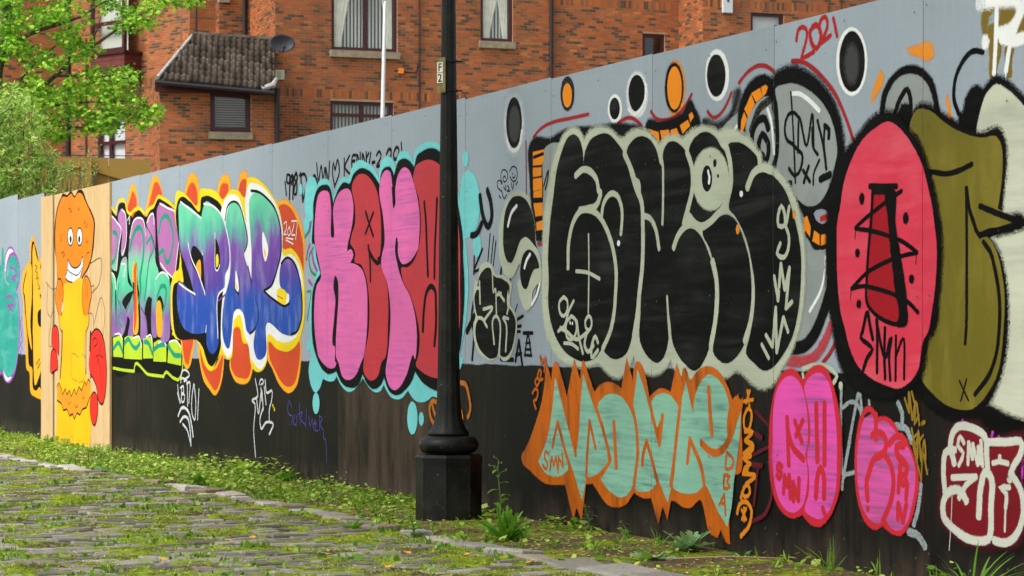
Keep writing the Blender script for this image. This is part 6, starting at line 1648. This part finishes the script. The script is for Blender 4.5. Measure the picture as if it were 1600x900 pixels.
def inside(poly, x, y):
    r = False; n = len(poly)
    for i in range(n):
        x1, y1 = poly[i]; x2, y2 = poly[i - 1]
        if (y1 > y) != (y2 > y) and x < (x2 - x1) * (y - y1) / (y2 - y1) + x1: r = not r
    return r
MAPLE = [(0, 0), (-.28, .12), (-.5, .36), (-.3, .42), (-.34, .72), (-.12, .6), (0, 1.0), (.12, .6), (.34, .72), (.3, .42), (.5, .36), (.28, .12)]
def put_leaf(mb, shape, p, t, nrm, size, bend=.15):
    """flat leaf blade: outline in (x, y) laid along t with normal nrm"""
    t = t.normalized(); x = t.cross(nrm)
    if x.length < .01: x = t.orthogonal()
    x.normalize(); n2 = x.cross(t); b = len(mb.v)
    for (a, c) in shape: mb.v.append(tuple(p + x * a * size + t * c * size + n2 * (-bend * size * (a * a * 1.5 + c * c * .5))))
    mb.f.append(tuple(range(b, b + len(shape))))
def rnd_dir(r):
    v = Vector((r.gauss(0, 1), r.gauss(0, 1), r.gauss(0, 1))); return v.normalized() if v.length > 1e-3 else Vector((0, 0, 1))

TY = 31.0
tree = tag(empty('maple_tree', (at(-14, 300, TY).x, TY, 0)), 'bright green maple branches reaching in at the top left', 'tree')
m = MB(); m.tube([Vector((at(-14, 0, TY).x, TY, 0)), at(-16, 250, TY), at(-6, 110, TY), at(8, 50, TY), at(16, -30, TY), at(22, -140, TY)], [.13, .11, .085, .07, .06, .04], 12); m.build('trunk', M_BARK, tree, smooth=True)
BR = [[(-4, 88), (14, 72), (40, 56), (62, 47), (82, 41), (105, 34), (129, 25), (150, 10), (185, -10)],
      [(-10, 190), (30, 160), (60, 140), (86, 119), (108, 100), (132, 81), (160, 62), (180, 48), (206, 30), (232, 16), (262, 2)],
      [(20, 145), (34, 122), (56, 98), (73, 82), (95, 66), (110, 58)], [(82, 41), (92, 26), (100, 12), (112, -8)],
      [(-8, 214), (40, 208), (66, 201), (100, 197), (140, 201), (176, 199), (205, 190), (228, 176)], [(132, 81), (150, 50), (158, 26)], [(86, 119), (120, 118), (160, 118), (195, 122), (220, 140)],
      [(30, 160), (80, 165), (130, 160), (180, 158), (232, 160)]]
rt = random.Random(5)
for i, br in enumerate(BR):
    dy = rt.uniform(-.5, .4)
    pts = [at(x, y, TY + dy * k / len(br)) for k, (x, y) in enumerate(br)]
    m = MB(); m.tube(pts, [.03 * (1 - .8 * k / (len(pts) - 1)) + .004 if i < 2 else .016 * (1 - .8 * k / (len(pts) - 1)) + .003 for k in range(len(pts))], 8); m.build('branch', M_BARK, tree, smooth=True)
UP = [(-60, -60), (300, -60), (313, -2), (296, 8), (268, 4), (250, 14), (247, 34), (236, 42), (218, 36), (203, 50), (186, 44), (166, 56), (160, 74), (146, 84), (136, 94), (112, 92), (96, 104), (70, 108), (46, 132), (10, 120), (-60, 150)]
LO = [(-60, 130), (40, 118), (96, 128), (130, 112), (160, 106), (196, 104), (212, 112), (222, 134), (240, 150), (252, 172), (249, 186), (234, 190), (222, 200), (206, 194), (180, 208), (150, 204), (112, 206), (88, 218), (60, 208), (30, 222), (-60, 230)]
m = MB(); cnt = 0
cl = []
tries = 0
while len(cl) < 2100 and tries < 60000:
    tries += 1
    x, y = rt.uniform(-60, 315), rt.uniform(-60, 230)
    u_, l_ = inside(UP, x, y), inside(LO, x, y)
    if not (u_ or l_): continue
    g = noise.noise((x * .022, y * .03, 3.1)) + .5 * noise.noise((x * .06, y * .06, 9))
    if g < (-.26 if l_ else -.06): continue
    cl.append((x, y, TY + rt.gauss(0, .5)))
for x, y, Y in cl:
    c = at(x, y, Y)
    for k in range(rt.randint(6, 10)):
        p = c + Vector((rt.gauss(0, .055), rt.gauss(0, .07), rt.gauss(0, .04)))
        t = Vector((rt.gauss(.25, .7), rt.gauss(-.25, .6), rt.gauss(-.35, .35)))
        nrm = Vector((rt.gauss(0, .45), rt.gauss(-.35, .45), 1)).normalized()
        put_leaf(m, MAPLE, p, t, nrm, rt.choice((.6, .85, 1, 1.2)) * rt.uniform(.046, .072), rt.uniform(.1, .5))
m.build('crown', M_MAPLE, tree)

# unseen tree added by the road; crown shaped to shade the near hoarding
TX = Vector((-4.5, 10.0, 0))
st = tag(empty('added_shade_tree', (-8.0, 5.6, 0)), 'leafy tree added out of view to shade the near hoarding', 'tree')
m = MB(); m.tube([(-8.0, 5.6, -.1), (-7.9, 5.8, 2.5), (-7.4, 6.6, 4.8), (-6.4, 8.0, 7)], [.28, .22, .18, .1], 12); m.build('trunk', M_BARK, st, smooth=True)
for k in range(7):
    a = k * .9; b = Vector((-7.5, 6.5, 4.6)); e = TX + DIR * 5 * math.cos(a) + NRM * 1.5 * math.sin(a) + Vector((0, 0, 7.8 + .8 * math.sin(k * 2.1)))
    m = MB(); m.tube([b, b.lerp(e, .5) + Vector((0, 0, .5)), e], [.1, .06, .02], 8); m.build('branch', M_BARK, st, smooth=True)
m = MB(); r7 = random.Random(17)
for k in range(2900):
    v = rnd_dir(r7) * r7.random() ** .4
    if noise.noise(v * 2.6) < -.25: continue
    p = TX + DIR * v.x * 7.6 + NRM * v.y * 2.2 + Vector((0, 0, 8.4 + v.z * 1.9))
    put_leaf(m, MAPLE, p, Vector((r7.gauss(0, 1), r7.gauss(0, 1), r7.gauss(-.2, .4))), (Vector((0, 0, 1)) + rnd_dir(r7) * .6).normalized(), r7.uniform(.2, .34), .3)
m.build('crown', M_MAPLE, st)

SY = 29.0
shrub = tag(empty('pale_leaved_shrub', (at(30, 300, SY).x, SY, 0)), 'pale narrow-leaved shrub rising behind the hoarding at the far left', 'shrub')
NARROW = [(0, 0), (-.11, .3), (-.1, .65), (0, 1), (.1, .65), (.11, .3)]
SH = [(-60, 110), (6, 128), (14, 112), (30, 140), (52, 140), (50, 165), (70, 172), (58, 200), (70, 222), (90, 232), (84, 252), (104, 262), (88, 282), (96, 310), (60, 340), (-60, 340)]
m = MB(); ms = MB(); rs = random.Random(8)
n = 0
while n < 460:
    x, y = rs.uniform(-60, 110), rs.uniform(118, 335)
    if not inside(SH, x, y): continue
    n += 1
    Y = SY + rs.gauss(0, .45); tip = at(x, y, Y); base = tip + Vector((rs.gauss(-.1, .12), rs.gauss(0, .12), -rs.uniform(.15, .6)))
    ms.tube([base, base.lerp(tip, .5) + Vector((rs.gauss(0, .03), 0, 0)), tip], [.006, .004, .002], 4, False)
    for k in range(24):
        f = rs.uniform(.1, 1); p = base.lerp(tip, f); a = rs.uniform(0, 6.28)
        t = Vector((math.cos(a), math.sin(a), rs.uniform(.1, .9))); put_leaf(m, NARROW, p, t, rnd_dir(rs), rs.uniform(.06, .10), .2)
for k in range(44):                      # loose flowering sprays at the right edge
    x, y = rs.uniform(60, 158), rs.uniform(226, 288)
    tip = at(x, y, SY - .3 + rs.gauss(0, .2)); base = tip + Vector((rs.gauss(-.1, .1), 0, -.5))
    ms.tube([base, base.lerp(tip, .5) + Vector((rs.gauss(0, .02), 0, 0)), tip], [.005, .003, .0015], 4, False)
    for q in range(16):
        f = rs.uniform(.3, 1); a = rs.uniform(0, 6.28); put_leaf(m, NARROW, base.lerp(tip, f), Vector((math.cos(a), math.sin(a), .6)), rnd_dir(rs), rs.uniform(.025, .05), .2)
m.build('crown', M_SHRUB, shrub); ms.build('stems', M_BARK, shrub)['kind'] = 'stuff'

# ------------------------------------------------------------------ ground
def soil_material(name, moss, lift=1.0):
    N = Nodes(name, .95, .1)
    v = N.uv(obj=True); f = N.noise(v, 3.0, 6, .6); f2 = N.noise(v, 60, 4); f3 = N.noise(v, 17, 4)
    c = N.ramp(f2, [(.3, rgb(44, 37, 28, lift)), (.6, rgb(84, 72, 56, lift)), (.8, rgb(134, 118, 94, lift))])
    g = N.ramp(f3, [(.3, rgb(66, 84, 16)), (.6, rgb(124, 140, 30)), (.8, rgb(158, 168, 48))])
    N.base(N.mix(N.ramp(f, [(.5 - moss, 0.0), (.62 - moss, 1.0)]), c, g)); N.bump(f2, .5, .01); return N.m
M_MOSSY = soil_material('mossy_joint_soil', .10)
M_VERGE = soil_material('verge_soil', .06, 1.4)
M_GRAVEL = plain('pale_ground', rgb(110, 100, 84), .95, var=.25, scale=1.5)
mesh('ground', [(-400, -300, -.16), (400, -300, -.16), (400, 500, -.16), (-400, 500, -.16)], [(0, 1, 2, 3)], M_GRAVEL)
bpy.data.objects['ground']['kind'] = 'structure'
def moss_amount(u, d): return noise.fractal((u * 3.4, d * 4.6, 1.3), .8, 2.0, 5)
def hgt(u, d):
    """road bed: joints low, cushions of moss standing over the stones"""
    a = moss_amount(u, d); b = noise.noise((u * 7, d * 7, 5))
    return -.013 + max(0, a * .026 + .007) + .003 * b
def kerb_d(u): return 1.0 + (.2 if u < -1 else .2 * max(0, (3 - u) / 4) if u < 3 else 0)
def sheet(name, u0, u1, du, d0, d1, dd, hf, mat):
    nu, nd = int((u1 - u0) / du), int((d1 - d0) / dd); vs, fs = [], []
    for i in range(nu + 1):
        for j in range(nd + 1):
            u, d = u0 + du * i, d0 + dd * j; vs.append(W(u, hf(u, d), d))
    for i in range(nu):
        for j in range(nd): q = i * (nd + 1) + j; fs.append((q, q + nd + 1, q + nd + 2, q + 1))
    o = mesh(name, vs, fs, mat, smooth=True); o['kind'] = 'structure'; return o
road = sheet('road', -14, 13, .05, 1.06, 4.9, .03, hgt, M_MOSSY)
def vh(u, d):
    e = min(1, max(0, (kerb_d(u) - d) / .25))
    return -.03 + .012 * e + .012 * noise.noise((u * 3, d * 3, 7)) + .006 * noise.noise((u * 14, d * 14, 2))
verge = sheet('verge', -18, 17, .06, -.6, 1.26, .04, vh, M_VERGE)
mesh('back_ground', [W(-60, -.07, -.5), W(30, -.07, -.5), W(30, -.07, -90), W(-60, -.07, -90)], [(0, 1, 2, 3)], M_GRAVEL)['kind'] = 'structure'
mesh('far_road', [W(-60, -.06, 4.7), W(30, -.06, 4.7), W(30, -.06, 40), W(-60, -.06, 40)], [(0, 1, 2, 3)], M_MOSSY)['kind'] = 'structure'

def stone_material(name, stops, moss=.75):
    N = Nodes(name, .8, .25)
    oi = N.n('ObjectInfo'); g = N.n('NewGeometry'); v = N.uv(obj=True)
    r = N.math('FRACT', N.math('ADD', oi.outputs['Random'], g.outputs['Random Per Island']))
    c = N.ramp(r, stops); f = N.noise(v, 45, 5, .65); f2 = N.noise(v, 9, 4)
    c = N.mix(N.math('MULTIPLY', N.ramp(f, [(.35, 0.0), (.7, 1.0)]), .45), c, rgb(84, 80, 76))
    c = N.mix(N.ramp(f2, [(.5, 0.0), (.62, moss)]), c, rgb(112, 126, 34))
    N.base(c); N.bump(f, .8, .012); return N.m
M_SETT = stone_material('whin_sett', [(0, rgb(84, 79, 73)), (.4, rgb(124, 118, 110)), (.75, rgb(160, 154, 144)), (1, rgb(122, 104, 88))])
M_KERB = stone_material('kerb_stone', [(0, rgb(126, 118, 112)), (.3, rgb(158, 154, 147)), (.55, rgb(190, 186, 178)), (.8, rgb(134, 114, 98)), (1, rgb(212, 208, 200))], .3)
def sett_shape(lu, ld, h, r):
    """worn stone: chamfered block, domed top"""
    a, b = lu / 2, ld / 2; c = min(a, b) * .15; j = lambda: r.uniform(-.12, .12) * min(a, b)
    vs = [(-a, -b, -.1), (a, -b, -.1), (a, b, -.1), (-a, b, -.1)]
    vs += [(-a + j() * .3, -b + j() * .3, h - .008), (a + j() * .3, -b + j() * .3, h - .008), (a + j() * .3, b + j() * .3, h - .008), (-a + j() * .3, b + j() * .3, h - .008)]
    vs += [(-a + c + j(), -b + c + j(), h), (a - c + j(), -b + c + j(), h), (a - c + j(), b - c + j(), h), (-a + c + j(), b - c + j(), h), (0, 0, h + .0015)]
    fs = [(0, 1, 5, 4), (1, 2, 6, 5), (2, 3, 7, 6), (3, 0, 4, 7), (4, 5, 9, 8), (5, 6, 10, 9), (6, 7, 11, 10), (7, 4, 8, 11), (8, 9, 12), (9, 10, 12), (10, 11, 12), (11, 8, 12)]
    return vs, fs
def wall_frame(u, d, z, yaw=0.0, tilt=(0, 0)):
    ca, sa = math.cos(yaw), math.sin(yaw); x = DIR * ca + NRM * sa; y = -DIR * sa + NRM * ca
    x = (x + Vector((0, 0, tilt[0]))).normalized(); y = (y + Vector((0, 0, tilt[1]))).normalized(); zz = x.cross(y)
    if zz.z < 0: zz = -zz
    p = W(u, z, d)
    return Matrix(((x.x, y.x, zz.x, p.x), (x.y, y.y, zz.y, p.y), (x.z, y.z, zz.z, p.z), (0, 0, 0, 1)))
rg = random.Random(21)
protos = []
for i in range(10):
    vs, fs = sett_shape(.076 + rg.uniform(-.014, .006), .2, 0, rg)
    me = bpy.data.meshes.new('sett'); me.from_pydata(vs, [], fs); me.materials.append(M_SETT); protos.append((me, vs, fs))
spots = []
u = -8.8; row = 0
while u < 11.6:
    d = 1.15 + rg.uniform(0, .12)
    while d < 4.6:
        L_ = rg.uniform(.12, .23); p = W(u, 0, d + L_ / 2)
        q = (p.x / p.y * FPX + 800, HORIZON + EYE / p.y * FPX)
        if -120 < q[0] < 1720 and q[1] < 960:
            spots.append((q[0] > 0 and q[1] < 905, p.y, u, d + L_ / 2, L_))
        d += L_ + .008
    u += rg.uniform(.082, .094); row += 1
vis = sorted([s for s in spots if s[0]], key=lambda s: s[1]); near = set(id(s) for s in vis[:300])
rest = MB()
for s in spots:
    _, Y, u, d, L_ = s
    me, vs, fs = rg.choice(protos)
    M = wall_frame(u + rg.uniform(-.006, .006), d, rg.uniform(-.011, .007), rg.gauss(0, .04), (rg.gauss(0, .07), rg.gauss(0, .04))) @ Matrix.Diagonal((1, L_ / .2 * .97, 1, 1))
    if id(s) in near:
        o = bpy.data.objects.new('sett', me); link(o, road); o.matrix_world = M; o.matrix_basis = M
    else: rest.add([M @ Vector(v) for v in vs], fs)
o = rest.build('setts', M_SETT, road); o['kind'] = 'stuff'
# kerb line of larger stones
kerb = tag(empty('kerb', W(3, 0, 1.08)), kind='structure')
u = -7.5
while u < 11.3:
    lu = rg.uniform(.16, .30) if u < 8.6 else rg.uniform(.26, .42); wd = rg.uniform(.11, .17) if u < 9.4 else rg.uniform(.2, .3)
    vs, fs = sett_shape(lu, wd, 0, rg)
    M = wall_frame(u + lu / 2, kerb_d(u) + .06 + rg.uniform(-.04, .04), rg.uniform(.004, .024), rg.gauss(0, .1), (rg.gauss(0, .03), rg.gauss(.02, .04)))
    o = mesh('kerb_stone', [M @ Vector(v) for v in vs], fs, M_KERB, kerb)
    u += lu + rg.uniform(.015, .06)
    if rg.random() < .2: u += .25
# moss cushions and short grass between the stones
M_MOSS = leaf_material('moss', rgb(92, 112, 18), rgb(142, 160, 34), rgb(190, 198, 74), .3)
M_GRASS = leaf_material('grass', rgb(66, 110, 20), rgb(104, 146, 36), rgb(150, 178, 70), .3)
M_WEED = leaf_material('weed_leaf', rgb(76, 118, 24), rgb(138, 172, 48), rgb(206, 218, 110), .4)
M_LITTER = leaf_material('dry_litter', rgb(110, 76, 42), rgb(172, 124, 72), rgb(222, 190, 140), .15)
BLADE = [(-.09, 0), (-.07, .5), (0, 1), (.07, .5), (.09, 0)]
TRI = [(-.35, 0), (0, 1), (.35, 0)]
ROUND = [(0, 0), (-.32, .25), (-.38, .6), (0, .98), (.38, .6), (.32, .25)]
m = MB(); gr = MB(); n = 0
def seen(u, d, mx=60):
    p = W(u, 0, d); q = (p.x / p.y * FPX + 800, HORIZON + EYE / p.y * FPX); return -mx < q[0] < 1600 + mx and q[1] < 900 + mx
while n < 90000:
    u, d = rg.uniform(-6, 11.2), rg.uniform(1.1, 4.4)
    if not seen(u, d): continue
    n += 1
    a = moss_amount(u, d)
    if a < -.16 + rg.uniform(-.25, .25): continue
    z = hgt(u, d); p = W(u, z - .004, d); ang = rg.uniform(0, 6.28)
    t = Vector((math.cos(ang) * .8, math.sin(ang) * .8, rg.uniform(.35, 1.2)))
    put_leaf(m, TRI, p, t, rnd_dir(rg), rg.uniform(.008, .017), .2)
o = m.build('moss', M_MOSS); tag(o, 'yellow green moss and tiny weeds between the road setts', 'moss', kind='stuff')
for k in range(1000):
    u, d = rg.uniform(-6, 11), rg.uniform(1.1, 4.4)
    if not seen(u, d): continue
    if noise.noise((u * 1.3, d * 2, 12)) < -.1: continue
    for q in range(rg.randint(10, 26)):
        p = W(u + rg.gauss(0, .03), hgt(u, d) - .004, d + rg.gauss(0, .05)); t = Vector((rg.gauss(0, .5), rg.gauss(0, .5), 1)); put_leaf(gr, BLADE if rg.random() < .6 else ROUND, p, t, rnd_dir(rg), rg.uniform(.012, .04), .4)
# verge cover: low leafy weeds, thick on the left, thinning into bare litter on the right
wd = MB(); lt = MB(); n = 0
while n < 24000:
    u, d = rg.uniform(-9, 11.4), rg.uniform(.02, 1.12)
    if not seen(u, d): continue
    n += 1
    dens = min(1, max(.30 - .1 * max(0, u - 9.5), (8.0 - u) / 3.2)); pn = noise.noise((u * 1.6, d * 2.5, 4)) + .35 * noise.noise((u * 5, d * 6, 8))
    hump = max(0, 1 - abs(u - 2.6) / 2.8)
    z = vh(u, d)
    if rg.random() < dens * (.55 + 1.5 * pn) * (1 if d < .8 else .22):
        hh = (.02 + .05 * dens * max(0, .6 + pn) + .11 * hump * max(0, .5 + pn)) * rg.random() ** 1.4 * (1.1 - .5 * d)
        p = W(u, z + hh, d); ang = rg.uniform(0, 6.28); t = Vector((math.cos(ang), math.sin(ang), rg.uniform(-.1, .7)))
        put_leaf(wd, ROUND, p, t, (Vector((0, 0, 1)) + rnd_dir(rg) * .6).normalized(), rg.choice((.4, .7, .7, 1, 1.25)) * rg.uniform(.016, .030) * (1 + .5 * hump), .3)
    elif rg.random() < (.45 if u > 5.5 else .12):
        p = W(u, z + .004, d); ang = rg.uniform(0, 6.28); put_leaf(lt, ROUND if rg.random() < .4 else TRI, p, Vector((math.cos(ang), math.sin(ang), rg.uniform(-.1, .35))), (Vector((0, 0, 1)) + rnd_dir(rg) * .5).normalized(), rg.uniform(.008, .026), .3)
    elif rg.random() < (.09 if u < 6 else .02):
        for q in range(4): put_leaf(gr, BLADE, W(u + rg.gauss(0, .01), z, d + rg.gauss(0, .01)), Vector((rg.gauss(0, .4), rg.gauss(0, .4), 1)), rnd_dir(rg), rg.uniform(.02, .07), .4)
for k in range(1100):                    # clumps of different weeds
    u, d = rg.uniform(-9, 11.4), rg.uniform(.03, 1.1)
    if not seen(u, d) or rg.random() > min(1, max(.35, (8.5 - u) / 3)): continue
    if noise.noise((u * 1.1, d * 1.6, 31)) < -.08: continue
    s_ = rg.choice((.012, .02, .02, .03, .046)); sp = s_ * rg.uniform(1.2, 2.6); hh = sp * rg.uniform(.3, 1.3) * (1.2 - .6 * d)
    for q in range(rg.randint(9, 30)):
        a_ = rg.uniform(0, 6.28); rr_ = sp * rg.random() ** .5; z_ = vh(u, d) + hh * rg.random() * (1 - .5 * rr_ / sp)
        put_leaf(wd, ROUND if s_ > .013 else TRI, W(u, z_, d) + Vector((math.cos(a_) * rr_, math.sin(a_) * rr_, 0)), Vector((math.cos(a_), math.sin(a_), rg.uniform(-.2, .8))), (Vector((0, 0, 1)) + rnd_dir(rg) * .7).normalized(), s_ * rg.uniform(.7, 1.2), .35)
tag(wd.build('ground_cover', M_WEED), 'low leafy weeds covering the verge below the hoarding', 'weeds', kind='stuff')
tag(lt.build('leaf_litter', M_LITTER), 'dry brown litter and grit on the bare verge at right', 'litter', kind='stuff')
tag(gr.build('short_grass', M_GRASS), 'short grass blades scattered over setts and verge', 'grass', kind='stuff')

# ------------------------------------------------------------------ single plants
M_DOCK = leaf_material('dandelion_leaf', rgb(62, 112, 20), rgb(94, 146, 34), rgb(134, 176, 60), .35)
M_GREYG = leaf_material('grey_green_leaf', rgb(96, 134, 80), rgb(128, 166, 108), rgb(166, 194, 142), .3)
M_THISTLE = leaf_material('thistle_leaf', rgb(54, 92, 46), rgb(80, 120, 62), rgb(120, 152, 92), .2)
M_STEM = plain('green_stem', rgb(84, 116, 48), .6)
def blade_strip(mb, pts, w, n, lobes=0.0, fold=.15):
    """long leaf along a curve: two rows meeting at a raised midrib"""
    b = len(mb.v); N_ = len(pts)
    for i, p in enumerate(pts):
        p = Vector(p); d = (Vector(pts[min(i + 1, N_ - 1)]) - Vector(pts[max(i - 1, 0)])).normalized(); x = d.cross(n)
        x = x.normalized() if x.length > .01 else d.orthogonal().normalized(); up = x.cross(d)
        f = i / (N_ - 1); ww = w * (math.sin(math.pi * (f * .86 + .1)) ** .8) * (1 + lobes * (1 if i % 2 else -1))
        if i == N_ - 1: ww = .0004
        mb.v += [tuple(p - x * ww + up * ww * fold), tuple(p), tuple(p + x * ww + up * ww * fold)]
    for i in range(N_ - 1):
        q = b + i * 3; mb.f += [(q, q + 1, q + 4, q + 3), (q + 1, q + 2, q + 5, q + 4)]
def arch(base, ang, length, rise, droop, n=9, r=None):
    d = Vector((math.cos(ang), math.sin(ang), 0)); return [base + d * length * math.sin(rise) * (t / (n - 1)) + Vector((0, 0, length * math.cos(rise) * (t / (n - 1)) - droop * length * (t / (n - 1)) ** 2)) for t in range(n)]
def rosette(name, label, u, d, count, length, width, mat, lobes=.25, rise=(.3, 1.1), droop=.35, seed=1, group=None, cat='weed', lean=0):
    r = random.Random(seed); base = W(u, vh(u, d) if d < kerb_d(u) else 0.0, d)
    e = tag(empty(name, base), label, cat, group)
    for k in range(count):
        m = MB(); a = 6.283 * k / count + r.gauss(0, .25); L_ = length * r.uniform(.6, 1.1)
        pts = arch(base + Vector((r.gauss(0, .008), r.gauss(0, .008), -.01)), a, L_, r.uniform(*rise), droop * r.uniform(.5, 1.3), 11)
        blade_strip(m, pts, width * r.uniform(.7, 1.15), Vector((r.gauss(0, .3), r.gauss(0, .3), 1)), lobes, .2); m.build('leaf', mat, e, smooth=True)
    return e
def tuft(name, label, u, d, count, length, width, seed, rise=(.1, .8), group=None):
    r = random.Random(seed); base = W(u, vh(u, d), d); e = tag(empty(name, base), label, 'grass', group)
    for k in range(count):
        m = MB(); a = r.uniform(0, 6.283); L_ = length * r.uniform(.45, 1.1); b2 = base + Vector((r.gauss(0, .012), r.gauss(0, .012), -.01))
        blade_strip(m, arch(b2, a, L_, r.uniform(*rise), r.uniform(.05, .55), 10), width * r.uniform(.7, 1.2), Vector((r.gauss(0, 1), r.gauss(0, 1), .3)), 0, .3); m.build('blade', M_GRASS, e, smooth=True)
    return e
def stemmed(name, label, u, d, height, nl, leaf, lw, mat, seed, lobes=0.0, lean=.0, group=None):
    r = random.Random(seed); base = W(u, vh(u, d), d); e = tag(empty(name, base), label, 'weed', group)
    pts = [base + Vector((lean * t * t + .012 * math.sin(t * 5), 0, height * t)) for t in [i / 8 for i in range(9)]]
    m = MB(); m.tube(pts, [.006 * (1 - .7 * i / 8) for i in range(9)], 6); m.build('stem', M_STEM, e, smooth=True)
    for k in range(nl):
        t = .15 + .8 * k / nl; p = pts[int(t * 8)].lerp(pts[min(8, int(t * 8) + 1)], t * 8 % 1); a = k * 2.4 + r.gauss(0, .3)
        m = MB(); blade_strip(m, arch(p, a, leaf * (1.15 - .7 * t) * r.uniform(.8, 1.1), r.uniform(.7, 1.2), r.uniform(.3, .7), 9), lw * (1.1 - .5 * t), Vector((0, 0, 1)), lobes, .2); m.build('leaf', mat, e, smooth=True)
    return e, pts
rosette('dandelion', 'bushy bright green dandelion clump right of the lamp base', 8.38, .74, 44, .21, .016, M_DOCK, .35, (.05, .95), .2, 3)
e, pts = stemmed('sow_thistle', 'tall thin sow thistle rising against the lamp base', 7.55, .42, .36, 8, .12, .017, M_DOCK, 5, 0.0, .012)
r5 = random.Random(3)
for k in range(5):
    m = MB(); b = pts[-1] - Vector((0, 0, .02 * k)); t = b + Vector((r5.uniform(-.05, .06), r5.uniform(-.02, .02), r5.uniform(.0, .04))); m.tube([b, b.lerp(t, .5) + Vector((0, 0, .008)), t], .0018, 5); m.tube([t, t + Vector((0, 0, .012))], [.004, .002], 6); m.build('bud', M_STEM, e)
stemmed('nettle', 'small pointed-leaf weed growing at the kerb left of the lamp base', 8.05, 1.12, .16, 9, .09, .018, M_DOCK, 8)
stemmed('small_thistle', 'upright jagged thistle at the hoarding foot below the mint letters', 7.92, .07, .14, 12, .08, .011, M_THISTLE, 9, .5)
stemmed('small_thistle', 'short jagged thistle seedling right of the taller thistle', 8.42, .10, .08, 8, .06, .008, M_THISTLE, 10, .5)
tuft('grass_tuft', 'short grass tuft at the foot of the mint letters', 8.85, .12, 22, .1, .0022, 4)
rosette('ragwort', 'lobed grey-green ragwort rosette by the orange letter tip', 9.25, .18, 24, .17, .026, M_GREYG, .35, (.5, 1.2), .25, 5)
rosette('ragwort', 'flat grey-green rosette spreading beside the kerb end', 9.62, .55, 16, .15, .024, M_GREYG, .35, (.9, 1.4), .2, 6)
rosette('ragwort', 'small grey-green rosette growing on the last kerb stones', 9.55, .95, 9, .1, .014, M_GREYG, .35, (.9, 1.4), .2, 7)
rosette('ragwort', 'dark lobed rosette tight against the hoarding right of the orange tip', 9.55, .06, 10, .1, .014, M_THISTLE, .35, (.3, 1.1), .25, 8)
tuft('grass_tuft', 'long-bladed grass tuft below the pink throw-ups', 10.42, .10, 24, .2, .0022, 9, (.1, 1.2))
tuft('grass_tuft', 'few thin grass blades right of the long-bladed tuft', 10.75, .06, 6, .16, .003, 19, (.05, .3))
tuft('grass_tuft', 'weedy grass patch between the tuft and the big clump', 11.15, .06, 16, .13, .003, 29, (.1, .9))
rosette('sedge_clump', 'large clump of long arching green leaves at the bottom right corner', 11.72, .28, 70, .36, .0042, M_DOCK, 0, (.3, 1.35), .5, 12)
rosette('fern_like_weed', 'dark feathery weed beside the kerb below the plywood gate', 1.7, 1.05, 12, .17, .03, M_THISTLE, .4, (.4, 1.1), .3, 13)
rosette('broad_weed', 'bright broad-leaved weed at the kerb under the white tags', 3.2, .8, 20, .16, .026, M_DOCK, .1, (.2, 1.1), .3, 14)
rosette('broad_weed', 'bushy broad-leaved weed against the hoarding left of the violet tag', 2.4, .22, 22, .2, .03, M_WEED, .05, (.2, 1.1), .3, 15)
rosette('broad_weed', 'leafy weed at the hoarding foot just under the violet tag', 3.1, .12, 16, .15, .024, M_DOCK, .05, (.2, 1.0), .3, 16)
rosette('broad_weed', 'small leafy weed on the setts left of the lamp', 7.55, 1.25, 9, .1, .016, M_DOCK, .1, (.2, 1.0), .3, 17)
rosette('broad_weed', 'small weed patch growing at the plywood gate foot', -3.3, .3, 16, .16, .014, M_DOCK, .2, (.2, 1.0), .3, 18)
rosette('broad_weed', 'leafy weeds at the far left hoarding foot', -6.2, .35, 22, .2, .02, M_WEED, .2, (.2, 1.0), .3, 20)
r6 = random.Random(6)
M_FALL = leaf_material('yellow_fallen_leaf', rgb(170, 96, 24), rgb(212, 152, 40), rgb(226, 190, 90), .2)
for px, py in [(110, 877), (170, 838), (232, 830), (363, 850), (257, 880), (395, 845), (398, 830), (520, 872), (605, 892), (680, 842), (740, 880), (703, 842), (727, 872), (805, 878), (824, 884), (875, 820), (1035, 860), (890, 822), (640, 870), (450, 868), (312, 892), (560, 840)]:
    Y = EYE * FPX / (py - HORIZON); p = Vector(((px - 800) / FPX * Y, Y, .014)); e = MB()
    sh = [(-.3, 0), (-.5, .4), (-.2, .7), (0, 1), (.25, .75), (.5, .35), (.2, 0)]
    a = r6.uniform(0, 6.28); t = Vector((math.cos(a), math.sin(a), .25)); x = t.cross(Vector((0, 0, 1))).normalized(); s = r6.uniform(.025, .045)
    vs = [p + x * q[0] * s + t * q[1] * s + Vector((0, 0, .5 * s * q[0] * q[0])) for q in sh] ; c = p + t * .45 * s
    vs.append(c); n_ = len(sh)
    o = mesh('fallen_leaf', vs, [(i, (i + 1) % n_, n_) for i in range(n_)], M_FALL); tag(o, 'small yellow-brown fallen leaf lying on the setts', 'leaf', 'fallen leaves on the road')
for name, label, a, b in (('twig', 'dry twig lying on the verge below the pink throw-up', W(9.75, .0, .55), W(10.05, .012, .12)),):
    m = MB(); m.tube([a, a.lerp(b, .5) + Vector((0, 0, .01)), b], [.004, .003, .002], 6); o = m.build(name, plain('dry_twig', rgb(160, 136, 104), .8)); tag(o, label, 'twig')
